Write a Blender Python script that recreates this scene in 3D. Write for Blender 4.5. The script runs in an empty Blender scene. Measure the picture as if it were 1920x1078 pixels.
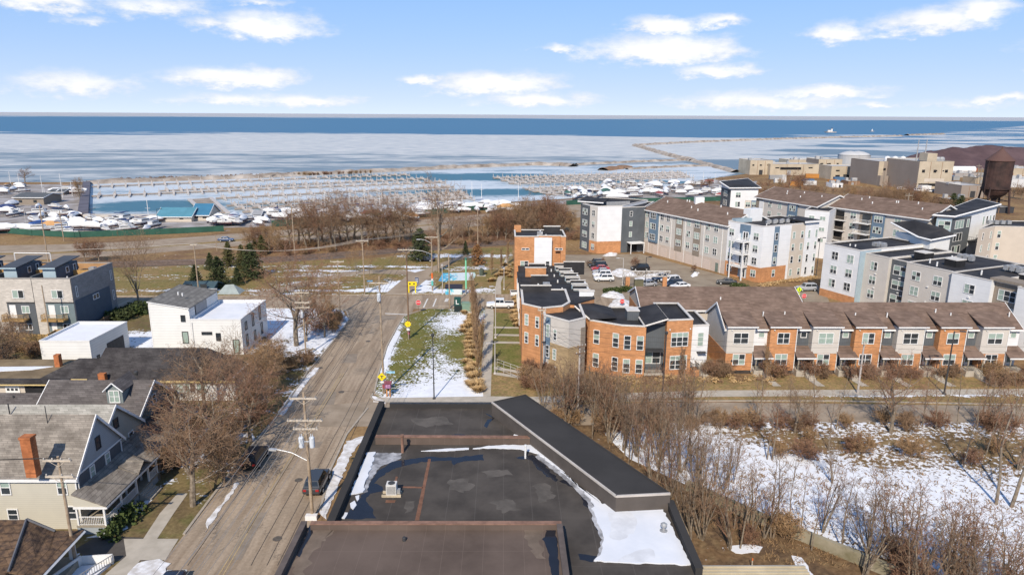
import bpy, math, random
from mathutils import Vector, Matrix
R = math.radians
random.seed(11)
scene = bpy.context.scene
col = scene.collection

# ---------------------------------------------------------------- camera
CAM_F, CAM_H = 1300.0, 38.0
PITCH, YAW, ROLL = R(14.0), R(-0.66), R(0.30)
_cy, _sy = math.cos(YAW), math.sin(YAW)
_f0 = Vector((-_sy, _cy, 0)); _r0 = Vector((_cy, _sy, 0))
FWD = _f0 * math.cos(PITCH) + Vector((0, 0, -1)) * math.sin(PITCH)
_u0 = _r0.cross(FWD)
RGT = _r0 * math.cos(ROLL) + _u0 * math.sin(ROLL)
UPV = RGT.cross(FWD)
CAMP = Vector((0, 0, CAM_H))
cd = bpy.data.cameras.new('camera'); cam = bpy.data.objects.new('camera', cd); col.objects.link(cam)
cd.sensor_width = 36; cd.lens = CAM_F / 1920 * 36; cd.clip_start = 0.5; cd.clip_end = 90000
m = Matrix.Identity(4)
for i in range(3):
    m[i][0], m[i][1], m[i][2], m[i][3] = RGT[i], UPV[i], -FWD[i], CAMP[i]
cam.matrix_world = m
scene.camera = cam

# ---------------------------------------------------------------- light
SUN_EL, SUN_AZ = R(39.5), R(13.0)      # sun stands behind the viewer, a little to the left
sd = bpy.data.lights.new('sun', 'SUN'); sun = bpy.data.objects.new('sun', sd); col.objects.link(sun)
sd.energy = 4.5; sd.angle = R(0.53); sd.color = (1.0, 0.90, 0.76)
_sdir = Vector((math.sin(SUN_AZ) * math.cos(SUN_EL), math.cos(SUN_AZ) * math.cos(SUN_EL), -math.sin(SUN_EL)))
sun.rotation_euler = _sdir.to_track_quat('-Z', 'Y').to_euler()
sun.location = (-40, -150, 150)
scene.view_settings.view_transform = 'Standard'
scene.view_settings.look = 'None'
scene.view_settings.gamma = 1
scene.view_settings.exposure = 0.12
scene.cycles.max_bounces = 5; scene.cycles.diffuse_bounces = 2; scene.cycles.glossy_bounces = 2
scene.cycles.transparent_max_bounces = 4

# ---------------------------------------------------------------- node helper
class NT:
    def __init__(self, tree): self.t = tree; self.n = tree.nodes; self.l = tree.links
    def node(self, typ, **kw):
        nd = self.n.new(typ)
        for k, v in kw.items(): setattr(nd, k, v)
        return nd
    def put(self, sock, v):
        if hasattr(v, 'links') or isinstance(v, bpy.types.NodeSocket): self.l.new(v, sock)
        else:
            if isinstance(v, tuple) and len(v) == 3 and sock.type == 'RGBA': v = v + (1,)
            sock.default_value = v
    def math(self, op, a, b=None, c=None, clamp=False):
        nd = self.node('ShaderNodeMath', operation=op, use_clamp=clamp)
        self.put(nd.inputs[0], a)
        if b is not None: self.put(nd.inputs[1], b)
        if c is not None: self.put(nd.inputs[2], c)
        return nd.outputs[0]
    def ss(self, v, a, b, lo=0.0, hi=1.0):
        nd = self.node('ShaderNodeMapRange', interpolation_type='SMOOTHSTEP')
        self.put(nd.inputs[0], v); nd.inputs[1].default_value = a; nd.inputs[2].default_value = b
        nd.inputs[3].default_value = lo; nd.inputs[4].default_value = hi
        return nd.outputs[0]
    def mix(self, f, a, b, blend='MIX'):
        nd = self.node('ShaderNodeMix', data_type='RGBA', blend_type=blend)
        self.put(nd.inputs[0], f); self.put(nd.inputs[6], a); self.put(nd.inputs[7], b)
        return nd.outputs[2]
    def noise(self, vec, scale, detail=4, rough=0.55, dist=0.0):
        nd = self.node('ShaderNodeTexNoise'); nd.inputs['Scale'].default_value = scale
        nd.inputs['Detail'].default_value = detail; nd.inputs['Roughness'].default_value = rough
        nd.inputs['Distortion'].default_value = dist
        if vec is not None: self.l.new(vec, nd.inputs['Vector'])
        return nd.outputs[0]
    def sep(self, v):
        nd = self.node('ShaderNodeSeparateXYZ'); self.l.new(v, nd.inputs[0]); return nd.outputs
    def comb(self, x, y, z):
        nd = self.node('ShaderNodeCombineXYZ')
        for s, v in zip(nd.inputs, (x, y, z)): self.put(s, v)
        return nd.outputs[0]
    def vmap(self, v, scale=(1, 1, 1), rot=(0, 0, 0), loc=(0, 0, 0)):
        nd = self.node('ShaderNodeMapping'); self.l.new(v, nd.inputs[0])
        nd.inputs['Scale'].default_value = scale; nd.inputs['Rotation'].default_value = rot; nd.inputs['Location'].default_value = loc
        return nd.outputs[0]

# ---------------------------------------------------------------- world: Nishita sky and fair weather clouds
w = bpy.data.worlds.new('World'); scene.world = w; w.use_nodes = True
wn = NT(w.node_tree); w.node_tree.nodes.clear()
sky = wn.node('ShaderNodeTexSky', sky_type='NISHITA', sun_disc=False)
sky.sun_elevation = SUN_EL; sky.sun_rotation = R(180) + SUN_AZ; sky.altitude = 200
sky.air_density = 1.0; sky.dust_density = 0.2; sky.ozone_density = 4.0
bg1 = wn.node('ShaderNodeBackground'); wn.l.new(wn.mix(1.0, sky.outputs[0], (1.02, 0.95, 0.92), 'MULTIPLY'), bg1.inputs[0]); bg1.inputs[1].default_value = 0.14
tc = wn.node('ShaderNodeTexCoord')
dx, dy, dz = wn.sep(tc.outputs['Generated'])
az = wn.math('ARCTAN2', dx, dy); el = wn.math('ARCSINE', dz)
pv = wn.comb(az, wn.math('MULTIPLY', el, 2.2), 0)
n1 = wn.math('SUBTRACT', wn.noise(pv, 14, 6, 0.58), 0.5)
n2 = wn.math('SUBTRACT', wn.noise(wn.vmap(pv, loc=(3.1, 1.7, 0)), 45, 5, 0.6), 0.5)
n3 = wn.math('SUBTRACT', wn.noise(wn.vmap(pv, loc=(7.1, 4.7, 0)), 22, 5, 0.6), 0.5)
def cloud_angle(u, v):
    d = FWD * CAM_F + RGT * (u - 960) - UPV * (v - 539)
    d.normalize(); return math.atan2(d.x, d.y), math.asin(d.z)
CLOUDS = [  # centre u, v and half sizes of each cloud bank, density
    (85, 6, 90, 20, .9), (290, 12, 115, 26, .6), (500, 52, 104, 32, 1.05), (375, 46, 52, 16, .55), (165, 42, 40, 8, .45), (480, 6, 50, 10, .6),
    (150, 160, 105, 26, .75), (440, 148, 122, 24, 1.1), (440, 186, 120, 14, .75), (580, 192, 95, 16, .85),
    (785, 152, 36, 12, .9), (925, 160, 132, 28, 1.1), (1010, 190, 120, 19, .95),
    (1235, 52, 88, 20, 1.1), (1245, 98, 155, 34, 1.15), (1350, 40, 55, 15, .8), (1350, 136, 78, 16, 1.0), (1050, 92, 56, 9, .7),
    (1565, 67, 62, 22, 1.0), (1750, 44, 105, 26, 1.0), (1850, 22, 60, 24, 1.0),
    (1560, 174, 105, 14, 1.0), (1420, 192, 170, 22, .8), (1640, 199, 40, 8, .8), (1880, 185, 40, 9, .8), (1800, 195, 90, 8, .4),
    (-300, 90, 160, 45, 1.0), (-420, 20, 120, 40, 1.0), (2200, 90, 160, 40, 1.0), (2500, 170, 220, 30, 1.0), (-900, 150, 260, 30, 1.0)]
acc = None
azn = wn.math('ADD', az, wn.math('MULTIPLY', n1, 0.10))
eln = wn.math('ADD', el, wn.math('ADD', wn.math('MULTIPLY', n1, 0.028), wn.math('MULTIPLY', n2, 0.016)))
for (u, v, hw, hh, dens) in CLOUDS:
    a, e = cloud_angle(u, v); kw = hw / CAM_F * 1.08; kh = hh / CAM_F * 1.1
    X = wn.math('MULTIPLY', wn.math('SUBTRACT', azn, a), 1 / kw)
    Y = wn.math('MULTIPLY', wn.math('SUBTRACT', eln, e), 1 / kh)
    lowp = wn.math('MULTIPLY', wn.math('MINIMUM', Y, 0.0), 0.35)      # flatter, crisper base
    Y2 = wn.math('ADD', Y, lowp)
    d2 = wn.math('ADD', wn.math('MULTIPLY', X, X), wn.math('MULTIPLY', Y2, Y2))
    val = wn.math('MULTIPLY', wn.math('SUBTRACT', 1.0, wn.math('SQRT', d2)), dens)
    acc = val if acc is None else wn.math('MAXIMUM', acc, val)
fluff = wn.math('ADD', acc, wn.math('ADD', wn.math('MULTIPLY', n3, 0.8), wn.math('MULTIPLY', n2, 0.75)))
mask = wn.ss(fluff, -0.05, 0.72)
mask = wn.math('MULTIPLY', mask, 0.97)
up = wn.ss(el, 0.004, 0.0)        # nothing below the horizon
bg2 = wn.node('ShaderNodeBackground'); bg2.inputs[0].default_value = (0.97, 0.98, 1.0, 1); wn.l.new(wn.ss(wn.math('ADD', fluff, wn.math('MULTIPLY', n1, 1.2)), 0.1, 0.8, 0.86, 0.99), bg2.inputs[1])
bg3 = wn.node('ShaderNodeBackground'); bg3.inputs[0].default_value = (0.20, 0.46, 0.98, 1); bg3.inputs[1].default_value = 0.90   # thin lake haze low over the horizon
bg4 = wn.node('ShaderNodeBackground'); bg4.inputs[0].default_value = (0.78, 0.88, 1.0, 1); bg4.inputs[1].default_value = 1.0
hz = wn.math('POWER', 2.718, wn.math('MULTIPLY', wn.math('MAXIMUM', el, 0.0), -1.6))
mh = wn.node('ShaderNodeMixShader'); wn.l.new(wn.math('MULTIPLY', hz, 0.92), mh.inputs[0]); wn.l.new(bg1.outputs[0], mh.inputs[1]); wn.l.new(bg3.outputs[0], mh.inputs[2])
hz2 = wn.math('POWER', 2.718, wn.math('MULTIPLY', wn.math('MAXIMUM', el, 0.0), -13.0))
mh2 = wn.node('ShaderNodeMixShader'); wn.l.new(wn.math('MULTIPLY', hz2, 0.85), mh2.inputs[0]); wn.l.new(mh.outputs[0], mh2.inputs[1]); wn.l.new(bg4.outputs[0], mh2.inputs[2])
mx = wn.node('ShaderNodeMixShader'); wn.l.new(mask, mx.inputs[0]); wn.l.new(mh2.outputs[0], mx.inputs[1]); wn.l.new(bg2.outputs[0], mx.inputs[2])
wo = wn.node('ShaderNodeOutputWorld'); wn.l.new(mx.outputs[0], wo.inputs[0])

# ---------------------------------------------------------------- where a point of the ground plan lies
def G(u, v, z=0.0):
    d = FWD * CAM_F + RGT * (u - 960) - UPV * (v - 539)
    return CAMP + d * ((z - CAM_H) / d.z)
def PR(p):
    d = Vector(p) - CAMP; k = d.dot(FWD)
    return 960 + CAM_F * d.dot(RGT) / k, 539 - CAM_F * d.dot(UPV) / k
def HT(p, v):
    lo, hi = -10.0, 70.0
    for _ in range(40):
        mid = (lo + hi) / 2
        if PR((p[0], p[1], mid))[1] > v: lo = mid
        else: hi = mid
    return lo

# ---------------------------------------------------------------- materials
MATS = {}
def mat(name, c, rough=0.85, var=0.12, scale=1.5, pat=None, c2=None, spec=0.25, bump=0.0, metal=0.0, psize=1.0, detail=4):
    if name in MATS: return MATS[name]
    M = bpy.data.materials.new(name); M.use_nodes = True; t = NT(M.node_tree)
    p = M.node_tree.nodes['Principled BSDF']
    tcn = t.node('ShaderNodeTexCoord'); v = tcn.outputs['Object']
    lo = tuple(x * (1 - var) for x in c); hi = tuple(min(1, x * (1 + var)) for x in c)
    nz = t.noise(v, scale, detail, 0.6)
    f = t.ss(nz, 0.3, 0.7)
    col_ = t.mix(f, lo, c2 if c2 else hi)
    x, y, z = t.sep(v)
    hgt = None
    if pat == 'siding':
        fr = t.math('FRACT', t.math('MULTIPLY', z, 1 / (0.2 * psize)))
        ln = t.ss(fr, 0.0, 0.16, 0.72, 1.0)
        col_ = t.mix(1.0, col_, t.comb(ln, ln, ln), 'MULTIPLY'); hgt = fr
    elif pat == 'panel':
        fr = t.math('FRACT', t.math('MULTIPLY', z, 1 / (1.2 * psize)))
        ln = t.ss(fr, 0.0, 0.04, 0.75, 1.0)
        col_ = t.mix(1.0, col_, t.comb(ln, ln, ln), 'MULTIPLY')
    elif pat == 'board':
        fr = t.math('FRACT', t.math('MULTIPLY', t.math('ADD', x, y), 1 / (0.3 * psize)))
        ln = t.ss(fr, 0.0, 0.15, 0.7, 1.0)
        col_ = t.mix(1.0, col_, t.comb(ln, ln, ln), 'MULTIPLY')
    elif pat in ('brick', 'shingle'):
        bt = t.node('ShaderNodeTexBrick')
        t.l.new(t.comb(t.math('ADD', x, y), z if pat == 'brick' else t.math('MULTIPLY', z, 2.0), 0), bt.inputs['Vector'])
        bt.inputs['Scale'].default_value = 1.0
        bt.inputs['Brick Width'].default_value = (0.5 if pat == 'brick' else 0.9) * psize
        bt.inputs['Row Height'].default_value = (0.16 if pat == 'brick' else 0.3) * psize
        bt.inputs['Mortar Size'].default_value = 0.012 if pat == 'brick' else 0.02
        k = 0.16 if pat == 'brick' else 0.22
        bt.inputs['Color1'].default_value = (1 - k, 1 - k, 1 - k, 1); bt.inputs['Color2'].default_value = (1 + k * .6, 1 + k * .6, 1 + k * .6, 1)
        bt.inputs['Mortar'].default_value = (.86, .86, .86, 1) if pat == 'brick' else (.6, .6, .6, 1)
        col_ = t.mix(1.0, col_, bt.outputs[0], 'MULTIPLY')
    elif pat == 'seams':
        fr = t.math('FRACT', t.math('ADD', t.math('MULTIPLY', x, 1 / (2.3 * psize)), t.math('MULTIPLY', t.noise(v, 0.3, 2), 0.03)))
        ln = t.math('MULTIPLY', t.ss(fr, 0.0, 0.03, 1.0, 0.0), 0.5)
        fr2 = t.math('FRACT', t.math('MULTIPLY', y, 1 / 6.1))
        ln2 = t.math('MULTIPLY', t.ss(fr2, 0.0, 0.012, 1.0, 0.0), 0.3)
        col_ = t.mix(t.math('MAXIMUM', ln, ln2), col_, tuple(min(1, q * 1.9 + .02) for q in c))
    t.l.new(col_, p.inputs['Base Color'])
    p.inputs['Roughness'].default_value = rough; p.inputs['Specular IOR Level'].default_value = spec; p.inputs['Metallic'].default_value = metal
    if bump > 0:
        b = t.node('ShaderNodeBump'); b.inputs['Strength'].default_value = bump; b.inputs['Distance'].default_value = 0.1
        t.l.new(nz if hgt is None else hgt, b.inputs['Height']); t.l.new(b.outputs[0], p.inputs['Normal'])
    MATS[name] = M; return M

def gmat(name, cols, scale=0.25, snow=None, blobs=(), bump=0.3, fine=3.0, th=0.5, streak=1.0, frag=0.75):
    """ground cover: three earth / grass tints broken up by noise, with old snow lying in patches"""
    if name in MATS: return MATS[name]
    M = bpy.data.materials.new(name); M.use_nodes = True; t = NT(M.node_tree)
    p = M.node_tree.nodes['Principled BSDF']
    v = t.node('ShaderNodeTexCoord').outputs['Object']
    a = t.noise(v, scale, 5, 0.6); b = t.noise(t.vmap(v, loc=(31, 17, 0)), fine, 5, 0.65); c = t.noise(t.vmap(v, loc=(5, 91, 0)), scale * 3.1, 4, 0.6)
    cc = t.mix(t.ss(a, 0.38, 0.62), cols[0], cols[1])
    cc = t.mix(t.math('MULTIPLY', t.ss(c, 0.45, 0.68), 0.8), cc, cols[2])
    k = t.ss(b, 0.25, 0.75, 0.7, 1.3); cc = t.mix(1.0, cc, t.comb(k, k, k), 'MULTIPLY')
    sn = None
    if snow is not None:
        x, y, z = t.sep(v)
        base = t.math('ADD', t.math('MULTIPLY', t.noise(t.vmap(v, scale=(1, streak, 1), loc=(11, 3, 0)), scale * 2.2, 6, 0.62), 1.0), t.math('MULTIPLY', t.math('SUBTRACT', b, 0.5), frag))
        s = t.math('ADD', base, snow)
        for (bx, by, rx, ry, amp) in blobs:
            X = t.math('MULTIPLY', t.math('SUBTRACT', x, bx), 1 / rx); Y = t.math('MULTIPLY', t.math('SUBTRACT', y, by), 1 / ry)
            d2 = t.math('ADD', t.math('MULTIPLY', X, X), t.math('MULTIPLY', Y, Y))
            s = t.math('ADD', s, t.math('MULTIPLY', t.math('POWER', 2.718, t.math('MULTIPLY', d2, -1.0)), amp))
        sn = t.ss(s, th, th + 0.07)
        snowc = t.mix(t.ss(c, 0.3, 0.7), (0.80, 0.82, 0.86), (0.70, 0.71, 0.74))
        cc = t.mix(sn, cc, snowc)
    t.l.new(cc, p.inputs['Base Color']); p.inputs['Roughness'].default_value = 0.95; p.inputs['Specular IOR Level'].default_value = 0.1
    bm = t.node('ShaderNodeBump'); bm.inputs['Strength'].default_value = bump; bm.inputs['Distance'].default_value = 0.25
    t.l.new(b if sn is None else t.math('ADD', t.math('MULTIPLY', b, 0.6), sn), bm.inputs['Height']); t.l.new(bm.outputs[0], p.inputs['Normal'])
    MATS[name] = M; return M

# ---------------------------------------------------------------- mesh collector
def frame(d):
    d = d.normalized(); a = Vector((0, 0, 1)) if abs(d.z) < 0.9 else Vector((1, 0, 0))
    x = d.cross(a).normalized(); return x, d.cross(x)
class MB:
    def __init__(s): s.v = []; s.f = []; s.mi = []; s.cur = 0; s.g = []
    def add(s, vs, fs):
        o = len(s.v); s.g.append((o, len(s.f), len(vs), len(fs))); s.v.extend([tuple(q) for q in vs]); s.f.extend([[i + o for i in f] for f in fs]); s.mi.extend([s.cur] * len(fs)); return s
    def box(s, x0, x1, y0, y1, z0, z1):
        return s.add([(x0, y0, z0), (x1, y0, z0), (x1, y1, z0), (x0, y1, z0), (x0, y0, z1), (x1, y0, z1), (x1, y1, z1), (x0, y1, z1)],
              [(3, 2, 1, 0), (4, 5, 6, 7), (0, 1, 5, 4), (1, 2, 6, 5), (2, 3, 7, 6), (3, 0, 4, 7)])
    def obox(s, c, sx, sy, z0, z1, rz=0.0):
        ca, sa = math.cos(rz), math.sin(rz); q = []
        for z in (z0, z1):
            for (a, b) in ((-1, -1), (1, -1), (1, 1), (-1, 1)):
                X, Y = a * sx / 2, b * sy / 2; q.append((c[0] + X * ca - Y * sa, c[1] + X * sa + Y * ca, z))
        return s.add(q, [(3, 2, 1, 0), (4, 5, 6, 7), (0, 1, 5, 4), (1, 2, 6, 5), (2, 3, 7, 6), (3, 0, 4, 7)])
    def prism(s, pts, z0, z1, cap=True):
        n = len(pts); pts = ccw(pts)
        vs = [(p[0], p[1], z0) for p in pts] + [(p[0], p[1], z1) for p in pts]
        fs = [(i, (i + 1) % n, n + (i + 1) % n, n + i) for i in range(n)]
        if cap: fs += [tuple(range(n, 2 * n)), tuple(range(n - 1, -1, -1))]
        return s.add(vs, fs)
    def poly(s, pts3): return s.add(pts3, [tuple(range(len(pts3)))])
    def slab(s, pts3, th):                 # thick sheet, pts3 counter-clockwise seen from above
        n = len(pts3); lo = [(p[0], p[1], p[2] - th) for p in pts3]
        return s.add(list(pts3) + lo, [tuple(range(n)), tuple(range(2 * n - 1, n - 1, -1))] + [(n + i, n + (i + 1) % n, (i + 1) % n, i) for i in range(n)])
    def cone(s, p0, p1, r0, r1, n=6, cap=True):
        p0, p1 = Vector(p0), Vector(p1); x, y = frame(p1 - p0); vs = []
        for p, r in ((p0, r0), (p1, r1)):
            for i in range(n):
                a = 2 * math.pi * i / n; vs.append(p + x * (r * math.cos(a)) + y * (r * math.sin(a)))
        fs = [(i, (i + 1) % n, n + (i + 1) % n, n + i) for i in range(n)]
        if cap: fs += [tuple(range(n, 2 * n)), tuple(range(n - 1, -1, -1))]
        return s.add(vs, fs)
    def tube(s, path, r, n=5):
        for a, b in zip(path, path[1:]): s.cone(a, b, r, r, n, True)
        return s
    def lathe(s, c, prof, n=16):           # prof: (radius, z)
        vs = []; m_ = len(prof)
        for r, z in prof:
            for i in range(n):
                a = 2 * math.pi * i / n; vs.append((c[0] + r * math.cos(a), c[1] + r * math.sin(a), c[2] + z))
        fs = [(j * n + i, j * n + (i + 1) % n, (j + 1) * n + (i + 1) % n, (j + 1) * n + i) for j in range(m_ - 1) for i in range(n)]
        fs += [tuple(range(n - 1, -1, -1)), tuple(range((m_ - 1) * n, m_ * n))]
        return s.add(vs, fs)
    def wall(s, p0, p1, z0, z1, th, off=0.0):   # upright slab; p0 to p1 runs left to right seen from outside
        d = Vector((p1[0] - p0[0], p1[1] - p0[1])); d.normalize(); nx, ny = d.y, -d.x
        q = [(p0[0] + nx * off, p0[1] + ny * off), (p1[0] + nx * off, p1[1] + ny * off),
             (p1[0] + nx * (off - th), p1[1] + ny * (off - th)), (p0[0] + nx * (off - th), p0[1] + ny * (off - th))]
        return s.prism(q, z0, z1)
    def pieces(s, gap=0.12):
        bb = []
        for (o, fo, nv, nf) in s.g:
            q = s.v[o:o + nv]; bb.append(([min(p[k] for p in q) - gap for k in range(3)], [max(p[k] for p in q) + gap for k in range(3)]))
        n = len(bb); par = list(range(n))
        def find(i):
            while par[i] != i: par[i] = par[par[i]]; i = par[i]
            return i
        for i in range(n):
            for j in range(i):
                if all(bb[i][0][k] < bb[j][1][k] and bb[j][0][k] < bb[i][1][k] for k in range(3)): par[find(i)] = find(j)
        out = {}
        for i in range(n): out.setdefault(find(i), []).append(i)
        res = []
        for ids in out.values():
            m_ = MB()
            for i in ids:
                o, fo, nv, nf = s.g[i]; m_.add(s.v[o:o + nv], [[x - o for x in f] for f in s.f[fo:fo + nf]])
            res.append(m_)
        return res
    def build(s, name, m_, parent=None, smooth=False, local=False):
        me = bpy.data.meshes.new(name)
        o = bpy.data.objects.new(name, me); col.objects.link(o)
        ox, oy, oz = 0, 0, 0
        if parent is not None:
            o.parent = parent
            if not local: ox, oy, oz = parent.location
        elif not local and s.v:
            xs = [q[0] for q in s.v]; ys = [q[1] for q in s.v]; zs = [q[2] for q in s.v]
            ox, oy, oz = (min(xs) + max(xs)) / 2, (min(ys) + max(ys)) / 2, min(zs); o.location = (ox, oy, oz)
        me.from_pydata([(q[0] - ox, q[1] - oy, q[2] - oz) for q in s.v], [], s.f)
        for mm in (m_ if isinstance(m_, (list, tuple)) else [m_]): me.materials.append(mm)
        if isinstance(m_, (list, tuple)): me.polygons.foreach_set('material_index', s.mi)
        if smooth: me.polygons.foreach_set('use_smooth', [True] * len(s.f))
        me.update(); return o
def ccw(pts):
    a = sum(pts[i][0] * pts[(i + 1) % len(pts)][1] - pts[(i + 1) % len(pts)][0] * pts[i][1] for i in range(len(pts)))
    return list(pts) if a > 0 else list(pts)[::-1]
def inset(pts, d):
    pts = ccw(pts); n = len(pts); out = []
    for i in range(n):
        p0, p, p1 = Vector(pts[i - 1][:2]), Vector(pts[i][:2]), Vector(pts[(i + 1) % n][:2])
        a = (p - p0).normalized(); b = (p1 - p).normalized()
        na, nb = Vector((-a.y, a.x)), Vector((-b.y, b.x)); k = na + nb; k /= max(0.2, 1 + na.dot(nb))
        out.append((p.x + k.x * d, p.y + k.y * d))
    return out
def tag(o, label=None, cat=None, group=None, kind=None):
    if label: o['label'] = label
    if cat: o['category'] = cat
    if group: o['group'] = group
    if kind: o['kind'] = kind
    return o
def thing(name, label, cat, loc=(0, 0, 0), rz=0.0, group=None):
    o = bpy.data.objects.new(name, None); col.objects.link(o); o.location = loc; o.rotation_euler = (0, 0, rz); o.empty_display_size = 0.3
    return tag(o, label, cat, group)
CH = {}
def clone(o, parent=None):
    c = o.copy(); col.objects.link(c)
    if parent is not None: c.parent = parent
    for ch in o.children: clone(ch, c)
    return c
class Proto:
    """one built thing; the first place() moves it, every later one copies it with its parts"""
    def __init__(s, fn): s.fn = fn; s.o = None
    def place(s, loc, rz=0.0, sc=1.0, label=None, group=None):
        if s.o is None: s.o = s.fn(); o = s.o
        else: o = clone(s.o)
        o.location = loc; o.rotation_euler = (0, 0, rz); o.scale = (sc, sc, sc) if not isinstance(sc, tuple) else sc
        if label: o['label'] = label
        if group: o['group'] = group
        elif 'group' in o: del o['group']
        return o
ORD = ['first', 'second', 'third', 'fourth', 'fifth', 'sixth', 'seventh', 'eighth', 'ninth', 'tenth', 'eleventh', 'twelfth', 'thirteenth', 'fourteenth',
       'fifteenth', 'sixteenth', 'seventeenth', 'eighteenth', 'nineteenth', 'twentieth']
def ordl(i):
    if i < 20: return ORD[i]
    tens = ['', '', 'twenty', 'thirty', 'forty', 'fifty', 'sixty', 'seventy', 'eighty', 'ninety']
    n = i + 1
    if n % 10 == 0: return {2: 'twentieth', 3: 'thirtieth', 4: 'fortieth', 5: 'fiftieth', 6: 'sixtieth', 7: 'seventieth', 8: 'eightieth', 9: 'ninetieth'}[n // 10]
    return tens[n // 10] + '-' + ORD[n % 10 - 1]
# ================================================================= ground, roads, water
def sheet(name, pts, z, m_, px=True, kind='structure', th=0.0):
    q = [G(*p) for p in pts] if px else pts
    mb = MB(); q = ccw([(p[0], p[1]) for p in q])
    if th: mb.prism(q, z - th, z)
    else: mb.poly([(p[0], p[1], z) for p in q])
    o = mb.build(name, m_, local=True); return tag(o, kind=kind)
A_dry = (0.29, 0.185, 0.09); A_brown = (0.19, 0.115, 0.065); A_green = (0.13, 0.125, 0.035); A_olive = (0.20, 0.155, 0.055); A_tan = (0.30, 0.22, 0.12)
GROUND = gmat('ground_brown_grass', (A_dry, A_brown, (0.25, 0.165, 0.075)), 0.06, snow=-0.2, th=0.5, fine=1.2)
sheet('ground', [(-4000, -300), (4000, -300), (4000, 700), (-4000, 700)], 0.0, GROUND, px=False)
# lake: open water, skim ice and pack ice in bands that run along the shore
def lake_mat():
    M = bpy.data.materials.new('lake_ice'); M.use_nodes = True; t = NT(M.node_tree); p = M.node_tree.nodes['Principled BSDF']
    v = t.node('ShaderNodeTexCoord').outputs['Object']
    x, y, z = t.sep(v)
    lg = t.math('LOGARITHM', t.math('MAXIMUM', t.math('ADD', y, t.math('MULTIPLY', x, -0.03)), 10.0), 10.0)
    warp = t.math('MULTIPLY', t.math('SUBTRACT', t.noise(t.vmap(v, scale=(0.4, 1, 1)), 0.0022, 6, 0.62), 0.5), 0.42)
    warp2 = t.math('MULTIPLY', t.math('SUBTRACT', t.noise(t.vmap(v, scale=(0.25, 1, 1), loc=(77, 0, 0)), 0.012, 4, 0.6), 0.5), 0.05)
    q = t.math('ADD', lg, t.math('ADD', warp, warp2))
    ramp = t.node('ShaderNodeValToRGB'); t.l.new(t.math('MULTIPLY', t.math('SUBTRACT', q, 2.2), 1 / 2.4), ramp.inputs[0])
    cr = ramp.color_ramp; stops = [(0.0, .50), (0.17, .52), (0.262, .56), (0.283, .92), (0.345, .84), (0.378, .92), (0.390, .14), (0.42, .06), (0.52, .12), (0.60, .04), (0.66, .12), (0.69, .72), (1.0, .78)]
    while len(cr.elements) < len(stops): cr.elements.new(0.5)
    for e, (pos, val) in zip(cr.elements, stops): e.position = pos; e.color = (val, val, val, 1)
    bias = t.sep(ramp.outputs[0])[0]
    st = t.noise(t.vmap(v, scale=(0.38, 1, 1), rot=(0, 0, 0.10)), 0.026, 7, 0.66, 0.5)
    st2 = t.noise(t.vmap(v, scale=(0.3, 1, 1), loc=(9, 40, 0)), 0.15, 5, 0.6)
    s = t.math('ADD', bias, t.math('ADD', t.math('MULTIPLY', t.math('SUBTRACT', st, 0.5), t.math('ADD', t.math('MULTIPLY', t.math('MULTIPLY', bias, t.math('SUBTRACT', 1.0, bias)), 6.8), 0.35)), t.math('MULTIPLY', t.math('SUBTRACT', st2, 0.5), 0.55)))
    # the outer harbour to the right: open water with broken floes
    hx = t.ss(x, 60, 260); hy = t.math('MULTIPLY', t.ss(y, 330, 420), t.ss(t.math('SUBTRACT', y, t.math('MULTIPLY', x, 1.15)), 560, 420))
    fl = t.ss(t.noise(t.vmap(v, scale=(0.45, 1, 1), rot=(0, 0, -0.5)), 0.0085, 6, 0.6, 0.6), 0.43, 0.56, 0.02, 0.85)
    hm = t.math('MULTIPLY', hx, hy); 
    s = t.math('ADD', t.math('MULTIPLY', s, t.math('SUBTRACT', 1.0, hm)), t.math('MULTIPLY', fl, hm))
    ice = t.ss(s, 0.25, 0.85)
    ice_c = t.mix(t.ss(st2, 0.3, 0.7), (0.38, 0.41, 0.43), (0.66, 0.645, 0.60))
    wat_c = t.mix(t.ss(lg, 2.85, 3.12), (0.16, 0.22, 0.265), (0.065, 0.17, 0.28))
    far = t.ss(lg, 3.80, 3.9)
    ice_c = t.mix(far, ice_c, (0.50, 0.47, 0.44))
    cc = t.mix(ice, wat_c, ice_c)
    t.l.new(cc, p.inputs['Base Color']); p.inputs['Specular IOR Level'].default_value = 0.06; p.inputs['Roughness'].default_value = 0.45
    b = t.node('ShaderNodeBump'); b.inputs['Strength'].default_value = 0.25; b.inputs['Distance'].default_value = 1.0
    t.l.new(st2, b.inputs['Height']); t.l.new(b.outputs[0], p.inputs['Normal'])
    return M
LAKE = lake_mat()
shore = [(-30, 342), (160, 342), (156, 405), (300, 404), (400, 409), (480, 409), (560, 402), (700, 394), (860, 384), (1000, 377), (1080, 372), (1240, 352),
         (1330, 336), (1400, 326), (1500, 318), (1640, 312), (1760, 306), (1960, 300)]
sh = [G(u, v) for u, v in shore]
lake_pts = [(-9000, 330)] + [(p.x, p.y) for p in sh] + [(1500, sh[-1].y + 120), (60000, 6000), (60000, 80000), (-60000, 80000), (-60000, 330)]
sheet('lake', lake_pts, 0.05, LAKE, px=False)

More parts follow.
